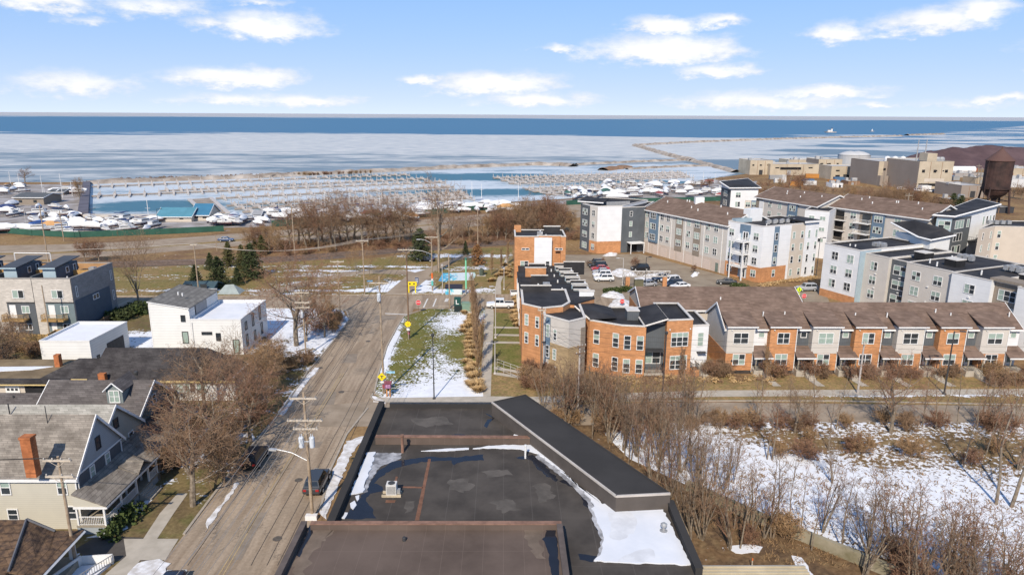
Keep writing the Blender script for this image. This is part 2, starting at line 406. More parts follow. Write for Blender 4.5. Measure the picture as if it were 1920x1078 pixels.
# marina basin: teal water with thin ice between the docks
def basin_mat():
    M = bpy.data.materials.new('basin_water'); M.use_nodes = True; t = NT(M.node_tree); p = M.node_tree.nodes['Principled BSDF']
    v = t.node('ShaderNodeTexCoord').outputs['Object']; x, y, z = t.sep(v)
    n = t.noise(t.vmap(v, scale=(0.35, 1, 1), rot=(0, 0, -0.3)), 0.035, 6, 0.6, 0.4); n2 = t.noise(v, 0.3, 4)
    bl = None
    for (bx, by, rx, ry, amp) in BASIN:
        X = t.math('MULTIPLY', t.math('SUBTRACT', x, bx), 1 / rx); Y = t.math('MULTIPLY', t.math('SUBTRACT', y, by), 1 / ry)
        g_ = t.math('MULTIPLY', t.math('POWER', 2.718, t.math('MULTIPLY', t.math('ADD', t.math('MULTIPLY', X, X), t.math('MULTIPLY', Y, Y)), -1.0)), amp)
        bl = g_ if bl is None else t.math('ADD', bl, g_)
    s = t.math('ADD', t.math('ADD', n, t.math('MULTIPLY', t.math('SUBTRACT', n2, 0.5), 0.3)), bl)
    ice = t.ss(s, 0.28, 0.52)
    cc = t.mix(ice, t.mix(n2, (0.03, 0.115, 0.16), (0.045, 0.15, 0.19)), t.mix(n, (0.44, 0.50, 0.54), (0.68, 0.69, 0.68)))
    t.l.new(cc, p.inputs['Base Color']); p.inputs['Roughness'].default_value = 0.35; p.inputs['Specular IOR Level'].default_value = 0.1
    return M
_o = [G(980, 332), G(900, 362), G(270, 388), G(1000, 345), G(330, 385)]
BASIN = [(_o[0].x - 25, _o[0].y, 60, 22, -0.55), (_o[1].x, _o[1].y, 40, 18, -0.35), (_o[2].x, _o[2].y, 26, 16, -0.35), (G(1200, 345).x, G(1200, 345).y, 60, 40, -0.12), (G(300, 350).x, G(300, 350).y, 90, 25, 0.10)]
sheet('marina_water', [(165, 346), (300, 341), (480, 336), (700, 326), (860, 318), (1000, 312), (1075, 313), (1280, 306), (1330, 312), (1380, 326), (1330, 336), (1240, 352), (1080, 372), (1000, 377), (860, 384), (700, 394), (560, 402), (480, 409), (400, 409), (300, 404), (157, 404)], 0.10, basin_mat())

def street_mat():
    """sun-bleached asphalt: lengthwise wear, blotches, hairline cracks"""
    M = bpy.data.materials.new('asphalt_worn'); M.use_nodes = True; t = NT(M.node_tree); p = M.node_tree.nodes['Principled BSDF']
    v = t.node('ShaderNodeTexCoord').outputs['Object']
    a = t.noise(t.vmap(v, scale=(1, .07, 1), rot=(0, 0, .02)), .9, 6, .6); b = t.noise(v, .25, 7, .65); c = t.noise(v, 3.0, 5, .6)
    cc = t.mix(t.ss(a, .36, .64), (.265, .20, .142), (.40, .315, .232)); cc = t.mix(t.math('MULTIPLY', t.ss(b, .42, .68), .7), cc, (.31, .245, .18)); cc = t.mix(t.math('MULTIPLY', t.ss(t.noise(t.vmap(v, loc=(40, 9, 0)), .13, 6, .6), .58, .7), .5), cc, (.20, .165, .13))
    k = t.ss(c, .25, .75, .86, 1.12); cc = t.mix(1.0, cc, t.comb(k, k, k), 'MULTIPLY')
    vo = t.node('ShaderNodeTexVoronoi', feature='DISTANCE_TO_EDGE'); t.l.new(t.vmap(t.comb(*[t.math('ADD', q, t.math('MULTIPLY', t.math('SUBTRACT', c, .5), 1.2)) for q in t.sep(v)]), scale=(1, .45, 1)), vo.inputs['Vector']); vo.inputs['Scale'].default_value = .28
    cr = t.math('MULTIPLY', t.ss(vo.outputs[0], .0, .022, 1, 0), t.ss(b, .4, .6)); cc = t.mix(t.math('MULTIPLY', cr, .6), cc, (.10, .085, .07))
    t.l.new(cc, p.inputs['Base Color']); p.inputs['Roughness'].default_value = .95; p.inputs['Specular IOR Level'].default_value = .1
    return M
ASPH = street_mat(); MATS['asphalt_worn'] = ASPH
ASPH2 = mat('asphalt_grey', (0.31, 0.24, 0.175), 0.95, 0.1, 0.25, c2=(0.37, 0.295, 0.22), spec=0.1, detail=7)
ASPH3 = mat('asphalt_dark_drive', (0.09, 0.08, 0.072), 0.9, 0.2, 0.5, spec=0.15)
CONC = mat('concrete_walk', (0.42, 0.375, 0.31), 0.95, 0.08, 0.8, c2=(0.48, 0.43, 0.36), spec=0.1, detail=6)
KERB = mat('kerb_stone', (0.38, 0.33, 0.27), 0.95, 0.1, 1.0, spec=0.1)
LINEW = mat('road_paint_white', (0.62, 0.6, 0.56), 0.9, 0.12, 2.0); LINEY = mat('road_paint_yellow', (0.40, 0.30, 0.165), 0.9, 0.15, 2.0)
SNOW = mat('old_snow', (0.80, 0.82, 0.86), 0.9, 0.05, 0.8, c2=(0.72, 0.72, 0.74), bump=0.3, spec=0.1)
DIRTY = mat('dirty_snow', (0.62, 0.58, 0.54), 0.95, 0.2, 1.2, c2=(0.8, 0.8, 0.82), bump=0.4, spec=0.1)

L_lawn = gmat('corner_lawn', ((0.17, 0.155, 0.045), (0.135, 0.14, 0.038), (0.20, 0.165, 0.06)), 0.22, snow=-0.17, fine=2.6, frag=1.6, th=0.52, blobs=[
    (G(850, 735).x, G(850, 735).y, 9, 4.2, .55), (G(905, 735).x, G(905, 735).y, 4, 5, .5), (G(790, 745).x, G(790, 745).y, 5, 1.6, .3), (G(815, 690).x, G(815, 690).y, 4, 8, .24), (G(862, 690).x, G(862, 690).y, 4, 6, .22),
    (G(860, 600).x, G(860, 600).y, 7, 7, .42), (G(838, 622).x, G(838, 622).y, 3.5, 7, .2), (G(830, 655).x, G(830, 655).y, 3, 6, .15), (G(745, 600).x, G(745, 600).y, 2, 8, .2), (G(727, 660).x, G(727, 660).y, 1.3, 14, .6),
    (G(880, 650).x, G(880, 650).y, 4.5, 9, -.35), (G(790, 600).x, G(790, 600).y, 5, 16, -.15)])
sheet('lawn', [(706, 752), (704, 735), (712, 700), (727, 650), (745, 616), (757, 594), (775, 588), (800, 580), (830, 575), (880, 577), (918, 579), (905, 640), (906, 700), (908, 757), (760, 757)], 0.012, L_lawn)
L_park = gmat('park_grass', ((0.215, 0.165, 0.065), (0.27, 0.18, 0.085), (0.155, 0.145, 0.045)), 0.12, snow=-0.16, fine=2.0, th=0.53, streak=2.0, blobs=[
    (G(610, 545).x, G(610, 545).y, 22, 1.2, .25), (G(540, 552).x, G(540, 552).y, 16, 1.2, .2), (G(580, 532).x, G(580, 532).y, 9, 3, .3), (G(735, 535).x, G(735, 535).y, 3.5, 6, .34), (G(790, 535).x, G(790, 535).y, 2.5, 8, .4), (G(835, 545).x, G(835, 545).y, 4, 3, .4),
    (G(880, 503).x, G(880, 503).y, 9, 3, .2), (G(650, 508).x, G(650, 508).y, 22, 1.6, .3), (G(700, 500).x, G(700, 500).y, 20, 1.5, .25), (G(420, 500).x, G(420, 500).y, 25, 3, .15), (G(300, 520).x, G(300, 520).y, 14, 3, .15), (G(780, 510).x, G(780, 510).y, 3, 6, .25), (G(690, 543).x, G(690, 543).y, 5, 3, .2), (G(900, 545).x, G(900, 545).y, 5, 3, .3), (G(870, 480).x, G(870, 480).y, 20, 3, .35), (G(600, 516).x, G(600, 516).y, 10, 2.5, .3), (G(330, 545).x, G(330, 545).y, 22, 2, .2)])
sheet('park_lawn', [(200, 555), (205, 500), (330, 495), (480, 493), (700, 484), (800, 472), (960, 462), (965, 553), (700, 553), (480, 556)], 0.008, L_park)
L_yard = gmat('yard_grass', ((0.20, 0.15, 0.07), (0.14, 0.10, 0.055), (0.13, 0.12, 0.045)), 0.2, snow=-0.06, fine=2.5, th=0.53, blobs=[
    (G(530, 600).x, G(530, 600).y, 16, 12, .32), (G(220, 640).x, G(220, 640).y, 14, 7, .3), (G(590, 640).x, G(590, 640).y, 6, 10, .2), (G(330, 830).x, G(330, 830).y, 7, 5, .28), (G(250, 600).x, G(250, 600).y, 9, 5, -.5), (G(60, 660).x, G(60, 660).y, 10, 10, -.3), (G(270, 985).x, G(270, 985).y, 3, 6, -.2)])
sheet('yard_ground', [(-300, 580), (300, 580), (638, 577), (655, 600), (625, 640), (575, 700), (535, 762), (450, 862), (395, 935), (300, 1060), (220, 1130), (-500, 1130)], 0.006, L_yard)
L_verge = gmat('dry_verge', ((0.32, 0.215, 0.10), (0.24, 0.165, 0.08), (0.18, 0.16, 0.055)), 0.35, snow=-0.26, fine=3.0, th=0.53, blobs=[
    (G(1520, 740).x, G(1520, 740).y, 3, 1.2, .3), (G(1580, 741).x, G(1580, 741).y, 3, 1, .32), (G(1660, 740).x, G(1660, 740).y, 3, 1.2, .35), (G(1800, 740).x, G(1800, 740).y, 12, 1.0, .42)])
sheet('verge', [(918, 757), (912, 690), (925, 585), (985, 590), (990, 690), (1060, 715), (1330, 705), (1960, 700), (1960, 762), (1320, 752), (1100, 757)], 0.010, L_verge)
L_side = gmat('side_lawn', ((0.15, 0.15, 0.045), (0.20, 0.165, 0.065), (0.12, 0.13, 0.035)), 0.3, fine=2.6)
sheet('side_lawn', [(927, 586), (984, 590), (988, 688), (922, 700), (924, 640)], 0.018, L_side)
L_wood = gmat('leaf_litter', ((0.17, 0.105, 0.055), (0.11, 0.072, 0.045), (0.22, 0.15, 0.08)), 0.3, snow=-0.20, fine=2.2, th=0.52)
sheet('thicket_ground', [(985, 757), (1100, 790), (1960, 786), (1960, 1130), (1330, 1130), (1280, 1010), (1262, 930), (1130, 860)], 0.008, L_wood)
L_field = gmat('snowy_field', ((0.20, 0.135, 0.07), (0.26, 0.185, 0.095), (0.15, 0.10, 0.06)), 0.28, snow=0.045, frag=1.7, fine=1.9, th=0.5, streak=1.9, blobs=[
    (G(1230, 850).x, G(1230, 850).y, 9, 9, .2), (G(1400, 880).x, G(1400, 880).y, 10, 8, .2), (G(1620, 920).x, G(1620, 920).y, 12, 8, .15), (G(1800, 980).x, G(1800, 980).y, 12, 8, .15), (G(1510, 835).x, G(1510, 835).y, 5, 2.2, -.35), (G(1640, 870).x, G(1640, 870).y, 6, 2, -.3), (G(1700, 830).x, G(1700, 830).y, 14, 2.0, -.15), (G(1880, 850).x, G(1880, 850).y, 8, 4, -.25), (G(1430, 815).x, G(1430, 815).y, 6, 2, -.2), (G(1500, 900).x, G(1500, 900).y, 12, 8, .15), (G(1700, 930).x, G(1700, 930).y, 14, 7, .13)])
sheet('snowy_field', [(1120, 800), (1250, 792), (1960, 790), (1960, 1120), (1830, 1110), (1640, 1040), (1500, 995), (1440, 978), (1300, 915), (1180, 860)], 0.016, L_field)

# streets
sheet('main_street', [(240, 1130), (300, 1060), (345, 1002), (395, 935), (450, 862), (535, 762), (575, 700), (625, 640), (655, 600), (650, 584), (636, 577), (776, 577), (772, 589), (757, 594), (743, 616), (725, 650), (710, 700), (702, 735), (698, 757), (650, 812), (618, 880), (598, 960), (560, 1030), (500, 1130)], 0.016, ASPH)
sheet('cross_street', [(-250, 579), (100, 578), (480, 578), (640, 579), (935, 579.5), (1010, 579), (1185, 585), (1185, 566), (1060, 548), (935, 552), (700, 554), (480, 556), (200, 557), (-250, 560)], 0.024, ASPH)
sheet('side_street', [(600, 760), (700, 753), (920, 757.5), (1100, 758), (1320, 754), (1960, 762), (1960, 793), (1320, 790), (1100, 797), (600, 800)], 0.028, mat('asphalt_tan', (0.285, 0.225, 0.165), 0.95, 0.12, 0.3, c2=(0.36, 0.29, 0.22), spec=0.1, detail=9))
sheet('front_walk', [(708, 744), (700, 754), (918, 757), (1100, 752), (1330, 744), (1960, 739), (1960, 729), (1330, 732), (1140, 738), (1000, 744), (912, 743), (730, 746)], 0.034, CONC)
sheet('path', [(906, 743), (920, 743), (922, 690), (924, 640), (926, 590), (925, 579), (910, 579), (906, 640), (902, 690)], 0.038, CONC)
sheet('path', [(928, 552), (940, 552), (939, 530), (948, 508), (955, 480), (950, 480), (938, 508), (930, 530)], 0.038, CONC)
sheet('front_walk', [(196, 1078), (262, 1020), (300, 962), (333, 925), (352, 925), (326, 962), (288, 1020), (240, 1078)], 0.030, CONC)
sheet('driveway', [(140, 1030), (180, 1006), (230, 1006), (322, 1010), (300, 1050), (240, 1052), (170, 1050)], 0.022, ASPH3)
sheet('driveway', [(232, 1010), (335, 1010), (310, 1050), (238, 1050)], 0.034, CONC)
sheet('driveway', [(-40, 735), (120, 735), (110, 700), (-40, 700)], 0.022, ASPH3)
sheet('car_park', [(985, 560), (1060, 478), (1100, 478), (1200, 476), (1360, 518), (1400, 536), (1440, 542), (1545, 540), (1560, 580), (1185, 585), (1060, 566)], 0.012, mat('parking_asphalt', (0.27, 0.215, 0.16), 0.95, 0.12, 0.25, c2=(0.32, 0.265, 0.20), spec=0.1, detail=7))
sheet('highway', [(-250, 463), (100, 459), (250, 453), (470, 436), (700, 420), (900, 402), (1085, 382), (1200, 372), (1200, 392), (1085, 408), (900, 424), (700, 440), (480, 458), (250, 478), (100, 486), (-250, 500)], 0.014, ASPH2)
sheet('median', [(-250, 480), (100, 473), (250, 466), (470, 447), (700, 430), (900, 413), (1085, 395), (1085, 396.2), (900, 414.5), (700, 432), (480, 449.5), (250, 468.5), (100, 476), (-250, 483)], 0.022, L_verge)
sheet('car_park', [(-60, 440), (120, 436), (300, 430), (480, 426), (700, 410), (900, 394), (1080, 382), (1080, 374), (1000, 379), (860, 386), (700, 396), (560, 404), (400, 411), (300, 407), (150, 408), (155, 345), (-60, 348)], 0.018, mat('yard_gravel', (0.24, 0.205, 0.17), 0.95, 0.15, 0.12, c2=(0.42, 0.40, 0.40), spec=0.1, detail=7))
sheet('car_park', [(1080, 382), (1400, 372), (1420, 340), (1330, 337), (1240, 353), (1080, 373)], 0.018, MATS['yard_gravel'])
sheet('path', [(476, 552), (560, 530), (650, 510), (720, 505), (760, 507), (795, 515), (810, 520), (806, 526), (790, 524), (755, 515), (700, 513), (650, 517), (570, 538), (500, 556)], 0.030, ASPH2)
sheet('path', [(720, 553), (748, 530), (765, 515), (800, 505), (830, 492), (860, 482), (885, 476), (890, 479), (862, 487), (838, 497), (808, 512), (800, 524), (780, 540), (770, 553)], 0.034, ASPH2)
sheet('driveway', [(500, 552), (560, 541), (690, 540), (700, 545), (700, 554), (500, 556)], 0.012, L_park)
# railway: ballast bed, rails
sheet('railway_bed', [(200, 503), (330, 498), (480, 494), (620, 486), (760, 473), (960, 459), (1090, 448), (1090, 439), (960, 449), (760, 463), (620, 475), (480, 483), (330, 487), (200, 491)], 0.020,
      mat('rail_ballast', (0.13, 0.095, 0.075), 0.95, 0.3, 1.2, c2=(0.2, 0.155, 0.125)))
mbr = MB()
for off in (2.2, 4.2, 6.8, 8.8):
    pts = [G(200, 503 - off), G(480, 494 - off * .95), G(760, 473 - off * .95), G(960, 459 - off * .9), G(1090, 448 - off * .8)]
    mbr.tube([(p.x, p.y, 0.13) for p in pts], 0.09, 4)
tag(mbr.build('railway_track', mat('rail_steel', (0.2, 0.14, 0.11), 0.6, 0.2, 2), local=True), 'four rusty rails running across behind the park', 'railway')
# kerbs
def kerb(px, name='kerb', h=0.12, wd=0.25):
    mb = MB(); q = [G(*p) for p in px]
    for a, b in zip(q, q[1:]):
        d = (b - a).normalized(); n = Vector((-d.y, d.x, 0)) * wd / 2
        mb.prism([(a + n)[:2], (b + n)[:2], (b - n)[:2], (a - n)[:2]], 0, h)
    return tag(mb.build(name, KERB, local=True), kind='structure')
kerb([(345, 1002), (395, 935), (450, 862), (535, 762), (575, 700), (625, 640), (655, 600), (650, 584), (630, 578), (480, 578), (200, 579)])
kerb([(702, 735), (710, 700), (725, 650), (743, 616), (757, 594), (772, 588), (790, 582), (822, 574), (880, 576.5), (912, 578)])
kerb([(600, 958), (620, 880), (650, 815), (690, 765)])
kerb([(200, 556), (480, 555), (700, 553), (830, 551), (930, 551)])
kerb([(1000, 757), (1140, 752), (1330, 752), (1560, 752), (1960, 760)])
kerb([(712, 742), (700, 738), (695, 745), (702, 752), (720, 754)])
# markings
def stripe(px, wd, m_, z, name='road_marking'):
    mb = MB(); q = [G(*p) for p in px]
    for a, b in zip(q, q[1:]):
        d = (b - a).normalized(); n = Vector((-d.y, d.x, 0)) * wd / 2
        mb.poly([((a - n).x, (a - n).y, z), ((b - n).x, (b - n).y, z), ((b + n).x, (b + n).y, z), ((a + n).x, (a + n).y, z)])
    return tag(mb.build(name, m_, local=True), kind='structure')
stripe([(408, 1082), (482, 958), (560, 830), (640, 700)], 0.10, LINEY, 0.030)
stripe([(416, 1082), (488, 958), (565, 830), (645, 700)], 0.10, LINEY, 0.030)
stripe([(722, 588), (764, 590)], 0.45, LINEW, 0.034)
stripe([(794, 577), (802, 560)], 0.3, LINEW, 0.034)
stripe([(812, 575), (818, 560)], 0.3, LINEW, 0.034)
stripe([(836, 566), (839, 560)], 0.7, LINEW, 0.034)
for k, (a, b) in enumerate([((300, 449.5), (470, 441)), ((250, 466), (470, 454))]): stripe([a, b], 0.2, LINEW, 0.026)
TAR = mat('tar_and_wire_shadow', (0.075, 0.066, 0.06), 0.8, 0.2, 1.0)  # one dark colour paints both tar seams and wire shadows
rnd = random.Random(3)
for k, (u0, va, vb) in enumerate([(352, 1060, 800), (425, 1000, 690), (500, 1060, 640), (520, 1060, 690), (470, 1060, 900), (545, 1000, 620)]):
    a = []
    for q in range(10):
        v = va + (vb - va) * q / 9; a.append((u0 + (945 - u0) * (1060 - v) / 845 + rnd.uniform(-.8, .8), v))
    stripe(a, 0.06, TAR, 0.032, 'tar_and_wire_shadow')
# old snow lying along kerbs, on the corner and at the lots: real low mounds
def snow_patch(px, h=0.10, m_=None, seed=0, jag=0.14):
    r_ = random.Random(seed + len(px) * 7); q = [G(*p) for p in px]; pts = []
    for a, b in zip(q, q[1:] + q[:1]):
        n = max(2, int((b - a).length / 0.5))
        for i in range(n):
            p = a.lerp(b, i / n); pts.append((p.x + r_.uniform(-jag, jag), p.y + r_.uniform(-jag, jag)))
    pts = ccw(pts); cx = sum(p[0] for p in pts) / len(pts); cy = sum(p[1] for p in pts) / len(pts); n = len(pts); mb = MB()
    if h >= .5:
        rings = [(1, 0.005)] + [(1 - .14 * k, h * math.sin(k / 7 * math.pi / 2)) for k in range(1, 7)]
        vs = []
        for k, (sc, z) in enumerate(rings):
            for i, p in enumerate(pts):
                nz = .75 + .5 * (math.sin(i * .9 + k * 1.3) * math.cos(i * .37 + seed) + 1) / 2 if k else 1
                vs.append((cx + (p[0] - cx) * sc, cy + (p[1] - cy) * sc, z * nz))
        vs.append((cx, cy, h)); K = len(rings)
        fs = [(k * n + i, k * n + (i + 1) % n, (k + 1) * n + (i + 1) % n, (k + 1) * n + i) for k in range(K - 1) for i in range(n)] + [((K - 1) * n + i, (K - 1) * n + (i + 1) % n, K * n) for i in range(n)]
        mb.add(vs, fs)
    else: mb.add([(x, y, 0.004) for x, y in pts] + [(x, y, h * .5) for x, y in pts], [(i, (i + 1) % n, n + (i + 1) % n, n + i) for i in range(n)] + [tuple(range(n, 2 * n))])
    return tag(mb.build('snow_patch', m_ or SNOW, local=True, smooth=h >= .5), 'patch of old snow', 'snow', kind='stuff')
snow_patch([(690, 815), (650, 828), (625, 880), (600, 960), (610, 972), (640, 900), (660, 850)], .15, DIRTY, 1)
snow_patch([(696, 742), (700, 753), (722, 757), (716, 750), (706, 744)], .12, DIRTY, 2, .15)
snow_patch([(240, 1078), (262, 1055), (300, 1050), (318, 1058), (300, 1090), (250, 1100)], .2, DIRTY, 3)
snow_patch([(1140, 575), (1150, 562), (1165, 558), (1185, 566), (1186, 578), (1160, 582)], .7, DIRTY, 4)
snow_patch([(1126, 556), (1135, 546), (1150, 545), (1168, 552), (1172, 560), (1150, 560)], .6, DIRTY, 5)
snow_patch([(1140, 512), (1160, 503), (1188, 508), (1195, 518), (1160, 520)], 0.8, DIRTY, 6)
snow_patch([(1190, 522), (1210, 515), (1245, 510), (1252, 516), (1230, 526), (1195, 530)], 0.6, DIRTY, 7)
snow_patch([(1130, 480), (1140, 475), (1158, 475), (1155, 480), (1135, 481)], .6, DIRTY, 8)
snow_patch([(1295, 517), (1302, 511), (1312, 511), (1308, 517), (1298, 520)], .6, SNOW, 9)
snow_patch([(725, 690), (735, 655), (752, 622), (745, 620), (728, 655), (718, 690)], .12, SNOW, 10)
snow_patch([(530, 780), (570, 725), (600, 690), (590, 690), (555, 728), (520, 775)], .2, DIRTY, 11)
snow_patch([(600, 660), (625, 632), (645, 606), (640, 600), (615, 630), (592, 655)], .2, SNOW, 12)
snow_patch([(215, 985), (250, 955), (285, 930), (290, 934), (262, 960), (225, 990)], .12, SNOW, 13, .15)
snow_patch([(165, 1008), (200, 1000), (235, 985), (240, 990), (200, 1008)], .1, SNOW, 14, .15)
snow_patch([(385, 1000), (400, 975), (430, 935), (450, 905), (442, 905), (418, 940), (390, 975)], .15, DIRTY, 15)
snow_patch([(1365, 1026), (1400, 1020), (1430, 1026), (1420, 1036), (1380, 1038)], .1, SNOW, 16)
snow_patch([(1480, 1040), (1500, 1045), (1525, 1078), (1500, 1075), (1488, 1055)], .1, SNOW, 17)
snow_patch([(260, 830), (330, 815), (380, 822), (390, 842), (300, 850), (262, 845)], .1, SNOW, 18)

for k_, (u_, v_) in enumerate([(560, 900), (640, 735), (690, 640), (600, 690), (520, 1010)]):
    c_ = G(u_, v_); mo = MB().lathe((c_.x, c_.y, .03), [(.42, 0), (.42, .012), (.36, .016)], 18).build('manhole_cover', mat('iron_cover', (.11, .095, .08), .7, .2, 3)); tag(mo, '%s from the near end of the iron manhole covers in the road' % ordl(sorted([-900, -735, -640, -690, -1010]).index(-v_)), 'manhole cover', 'manhole covers in the road')
r9 = random.Random(14)
for px in ([(585, 760), (625, 760), (632, 735), (598, 735)], [(640, 680), (668, 680), (672, 664), (648, 664)], [(425, 1050), (452, 1050), (500, 960), (478, 960)], [(560, 840), (600, 840), (604, 828), (566, 828)], [(700, 600), (740, 600), (744, 592), (706, 592)]):
    sheet('road_patch', [(u + r9.uniform(-2, 2), v + r9.uniform(-1, 1)) for u, v in px], .0215, mat('asphalt_patch', (.25, .205, .162), .95, .12, .8, c2=(.29, .24, .19), spec=.1))
# ================================================================= building kit
GLASS = mat('window_glass', (0.035, 0.042, 0.048), 0.12, 0.3, 0.4, spec=0.6)
BLIND = mat('window_blind', (0.30, 0.38, 0.33), 0.5, 0.1, 3.0, spec=0.4)
WHITE = mat('white_trim', (0.74, 0.73, 0.71), 0.7, 0.05, 2.0)
COPE = mat('pale_coping', (0.62, 0.58, 0.53), 0.7, 0.08, 1.0)
BLACKR = mat('black_roof_membrane', (0.034, 0.033, 0.036), 0.8, 0.3, 0.25, c2=(0.05, 0.048, 0.05), spec=0.2)
BRICK = mat('orange_brick', (0.52, 0.25, 0.115), 0.9, 0.12, 0.8, pat='brick')
SHING = mat('brown_shingle', (0.185, 0.127, 0.098), 0.95, 0.12, 0.5, pat='shingle', spec=0.1, c2=(0.228, 0.16, 0.125))
GREYS = mat('pale_grey_siding', (0.56, 0.52, 0.47), 0.85, 0.04, 0.5, pat='siding')
DARKS = mat('dark_slate_siding', (0.105, 0.115, 0.125), 0.85, 0.1, 0.6, pat='board')
WHITES = mat('white_siding', (0.72, 0.72, 0.72), 0.85, 0.04, 0.5, pat='panel')
WHITEL = mat('white_lap_siding', (0.74, 0.73, 0.70), 0.85, 0.04, 0.5, pat='siding', psize=2.2)
BEIGES = mat('beige_siding', (0.56, 0.49, 0.41), 0.85, 0.04, 0.5, pat='siding')
BLUES = mat('blue_siding', (0.135, 0.20, 0.27), 0.85, 0.08, 0.6, pat='siding')
LBLUES = mat('light_blue_siding', (0.34, 0.43, 0.48), 0.85, 0.06, 0.6, pat='siding')
TAUPE = mat('taupe_siding', (0.27, 0.225, 0.18), 0.85, 0.06, 0.6, pat='board')
TANBR = mat('tan_brick', (0.43, 0.31, 0.175), 0.9, 0.1, 0.8, pat='brick')
METALG = mat('grey_metal', (0.38, 0.38, 0.38), 0.5, 0.12, 2.0, metal=0.3)
DARKM = mat('dark_metal', (0.05, 0.05, 0.052), 0.6, 0.2, 2.0)
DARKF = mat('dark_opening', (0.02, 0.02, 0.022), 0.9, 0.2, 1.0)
WOODP = mat('warm_wood', (0.42, 0.26, 0.10), 0.85, 0.15, 2.0, pat='board')
_wm = {}
def win_mesh(w_, h_, nc, nr, var, dark=False, bar=0.09):
    k = (round(w_, 2), round(h_, 2), nc, nr, var, dark)
    if k in _wm: return _wm[k]
    fr = MB(); b = bar
    fr.box(-w_ / 2, w_ / 2, -.08, 0, h_ / 2 - b, h_ / 2); fr.box(-w_ / 2, w_ / 2, -.10, 0, -h_ / 2, -h_ / 2 + b)
    fr.box(-w_ / 2, -w_ / 2 + b, -.078, 0, -h_ / 2 + b, h_ / 2 - b); fr.box(w_ / 2 - b, w_ / 2, -.078, 0, -h_ / 2 + b, h_ / 2 - b)
    for i in range(1, nc):
        x = -w_ / 2 + w_ * i / nc; fr.box(x - b * .55, x + b * .55, -.074, 0, -h_ / 2 + b, h_ / 2 - b)
    for j in range(1, nr):
        z = -h_ / 2 + h_ * j / nr
        for i in range(nc):
            xa = -w_ / 2 + w_ * i / nc + b * .56; xb = -w_ / 2 + w_ * (i + 1) / nc - b * .56; fr.box(xa, xb, -.066, 0, z - b * .35, z + b * .35)
    pa = MB()
    for i in range(nc):
        for j in range(nr):
            pa.cur = 1 if (var == 1 and j == nr - 1) or var == 2 or (var == 3 and i == 0) or (var == 4 and (i + j) % 2) else 0
            xa = -w_ / 2 + w_ * i / nc; xb = xa + w_ / nc; za = -h_ / 2 + h_ * j / nr; zb = za + h_ / nr
            pa.add([(xa, -.03, za), (xb, -.03, za), (xb, -.03, zb), (xa, -.03, zb)], [(0, 1, 2, 3)])
    fm = bpy.data.meshes.new('window'); fm.from_pydata(fr.v, [], fr.f); fm.materials.append(DARKM if dark else WHITE)
    pm = bpy.data.meshes.new('pane'); pm.from_pydata(pa.v, [], pa.f); pm.materials.append(GLASS); pm.materials.append(BLIND); pm.polygons.foreach_set('material_index', pa.mi)
    _wm[k] = (fm, pm); return _wm[k]
wr = random.Random(5)
def add_win(par, pos, rz, w_, h_, nc=2, nr=2, var=None, dark=False):
    if var is None: var = wr.choice([0, 0, 1, 1, 1, 2, 3, 4])
    fm, pm = win_mesh(w_, h_, nc, nr, var, dark)
    f = bpy.data.objects.new('window', fm); col.objects.link(f); f.parent = par; f.location = Vector(pos) - par.location; f.rotation_euler = (0, 0, rz)
    p = bpy.data.objects.new('pane', pm); col.objects.link(p); p.parent = f
    return f
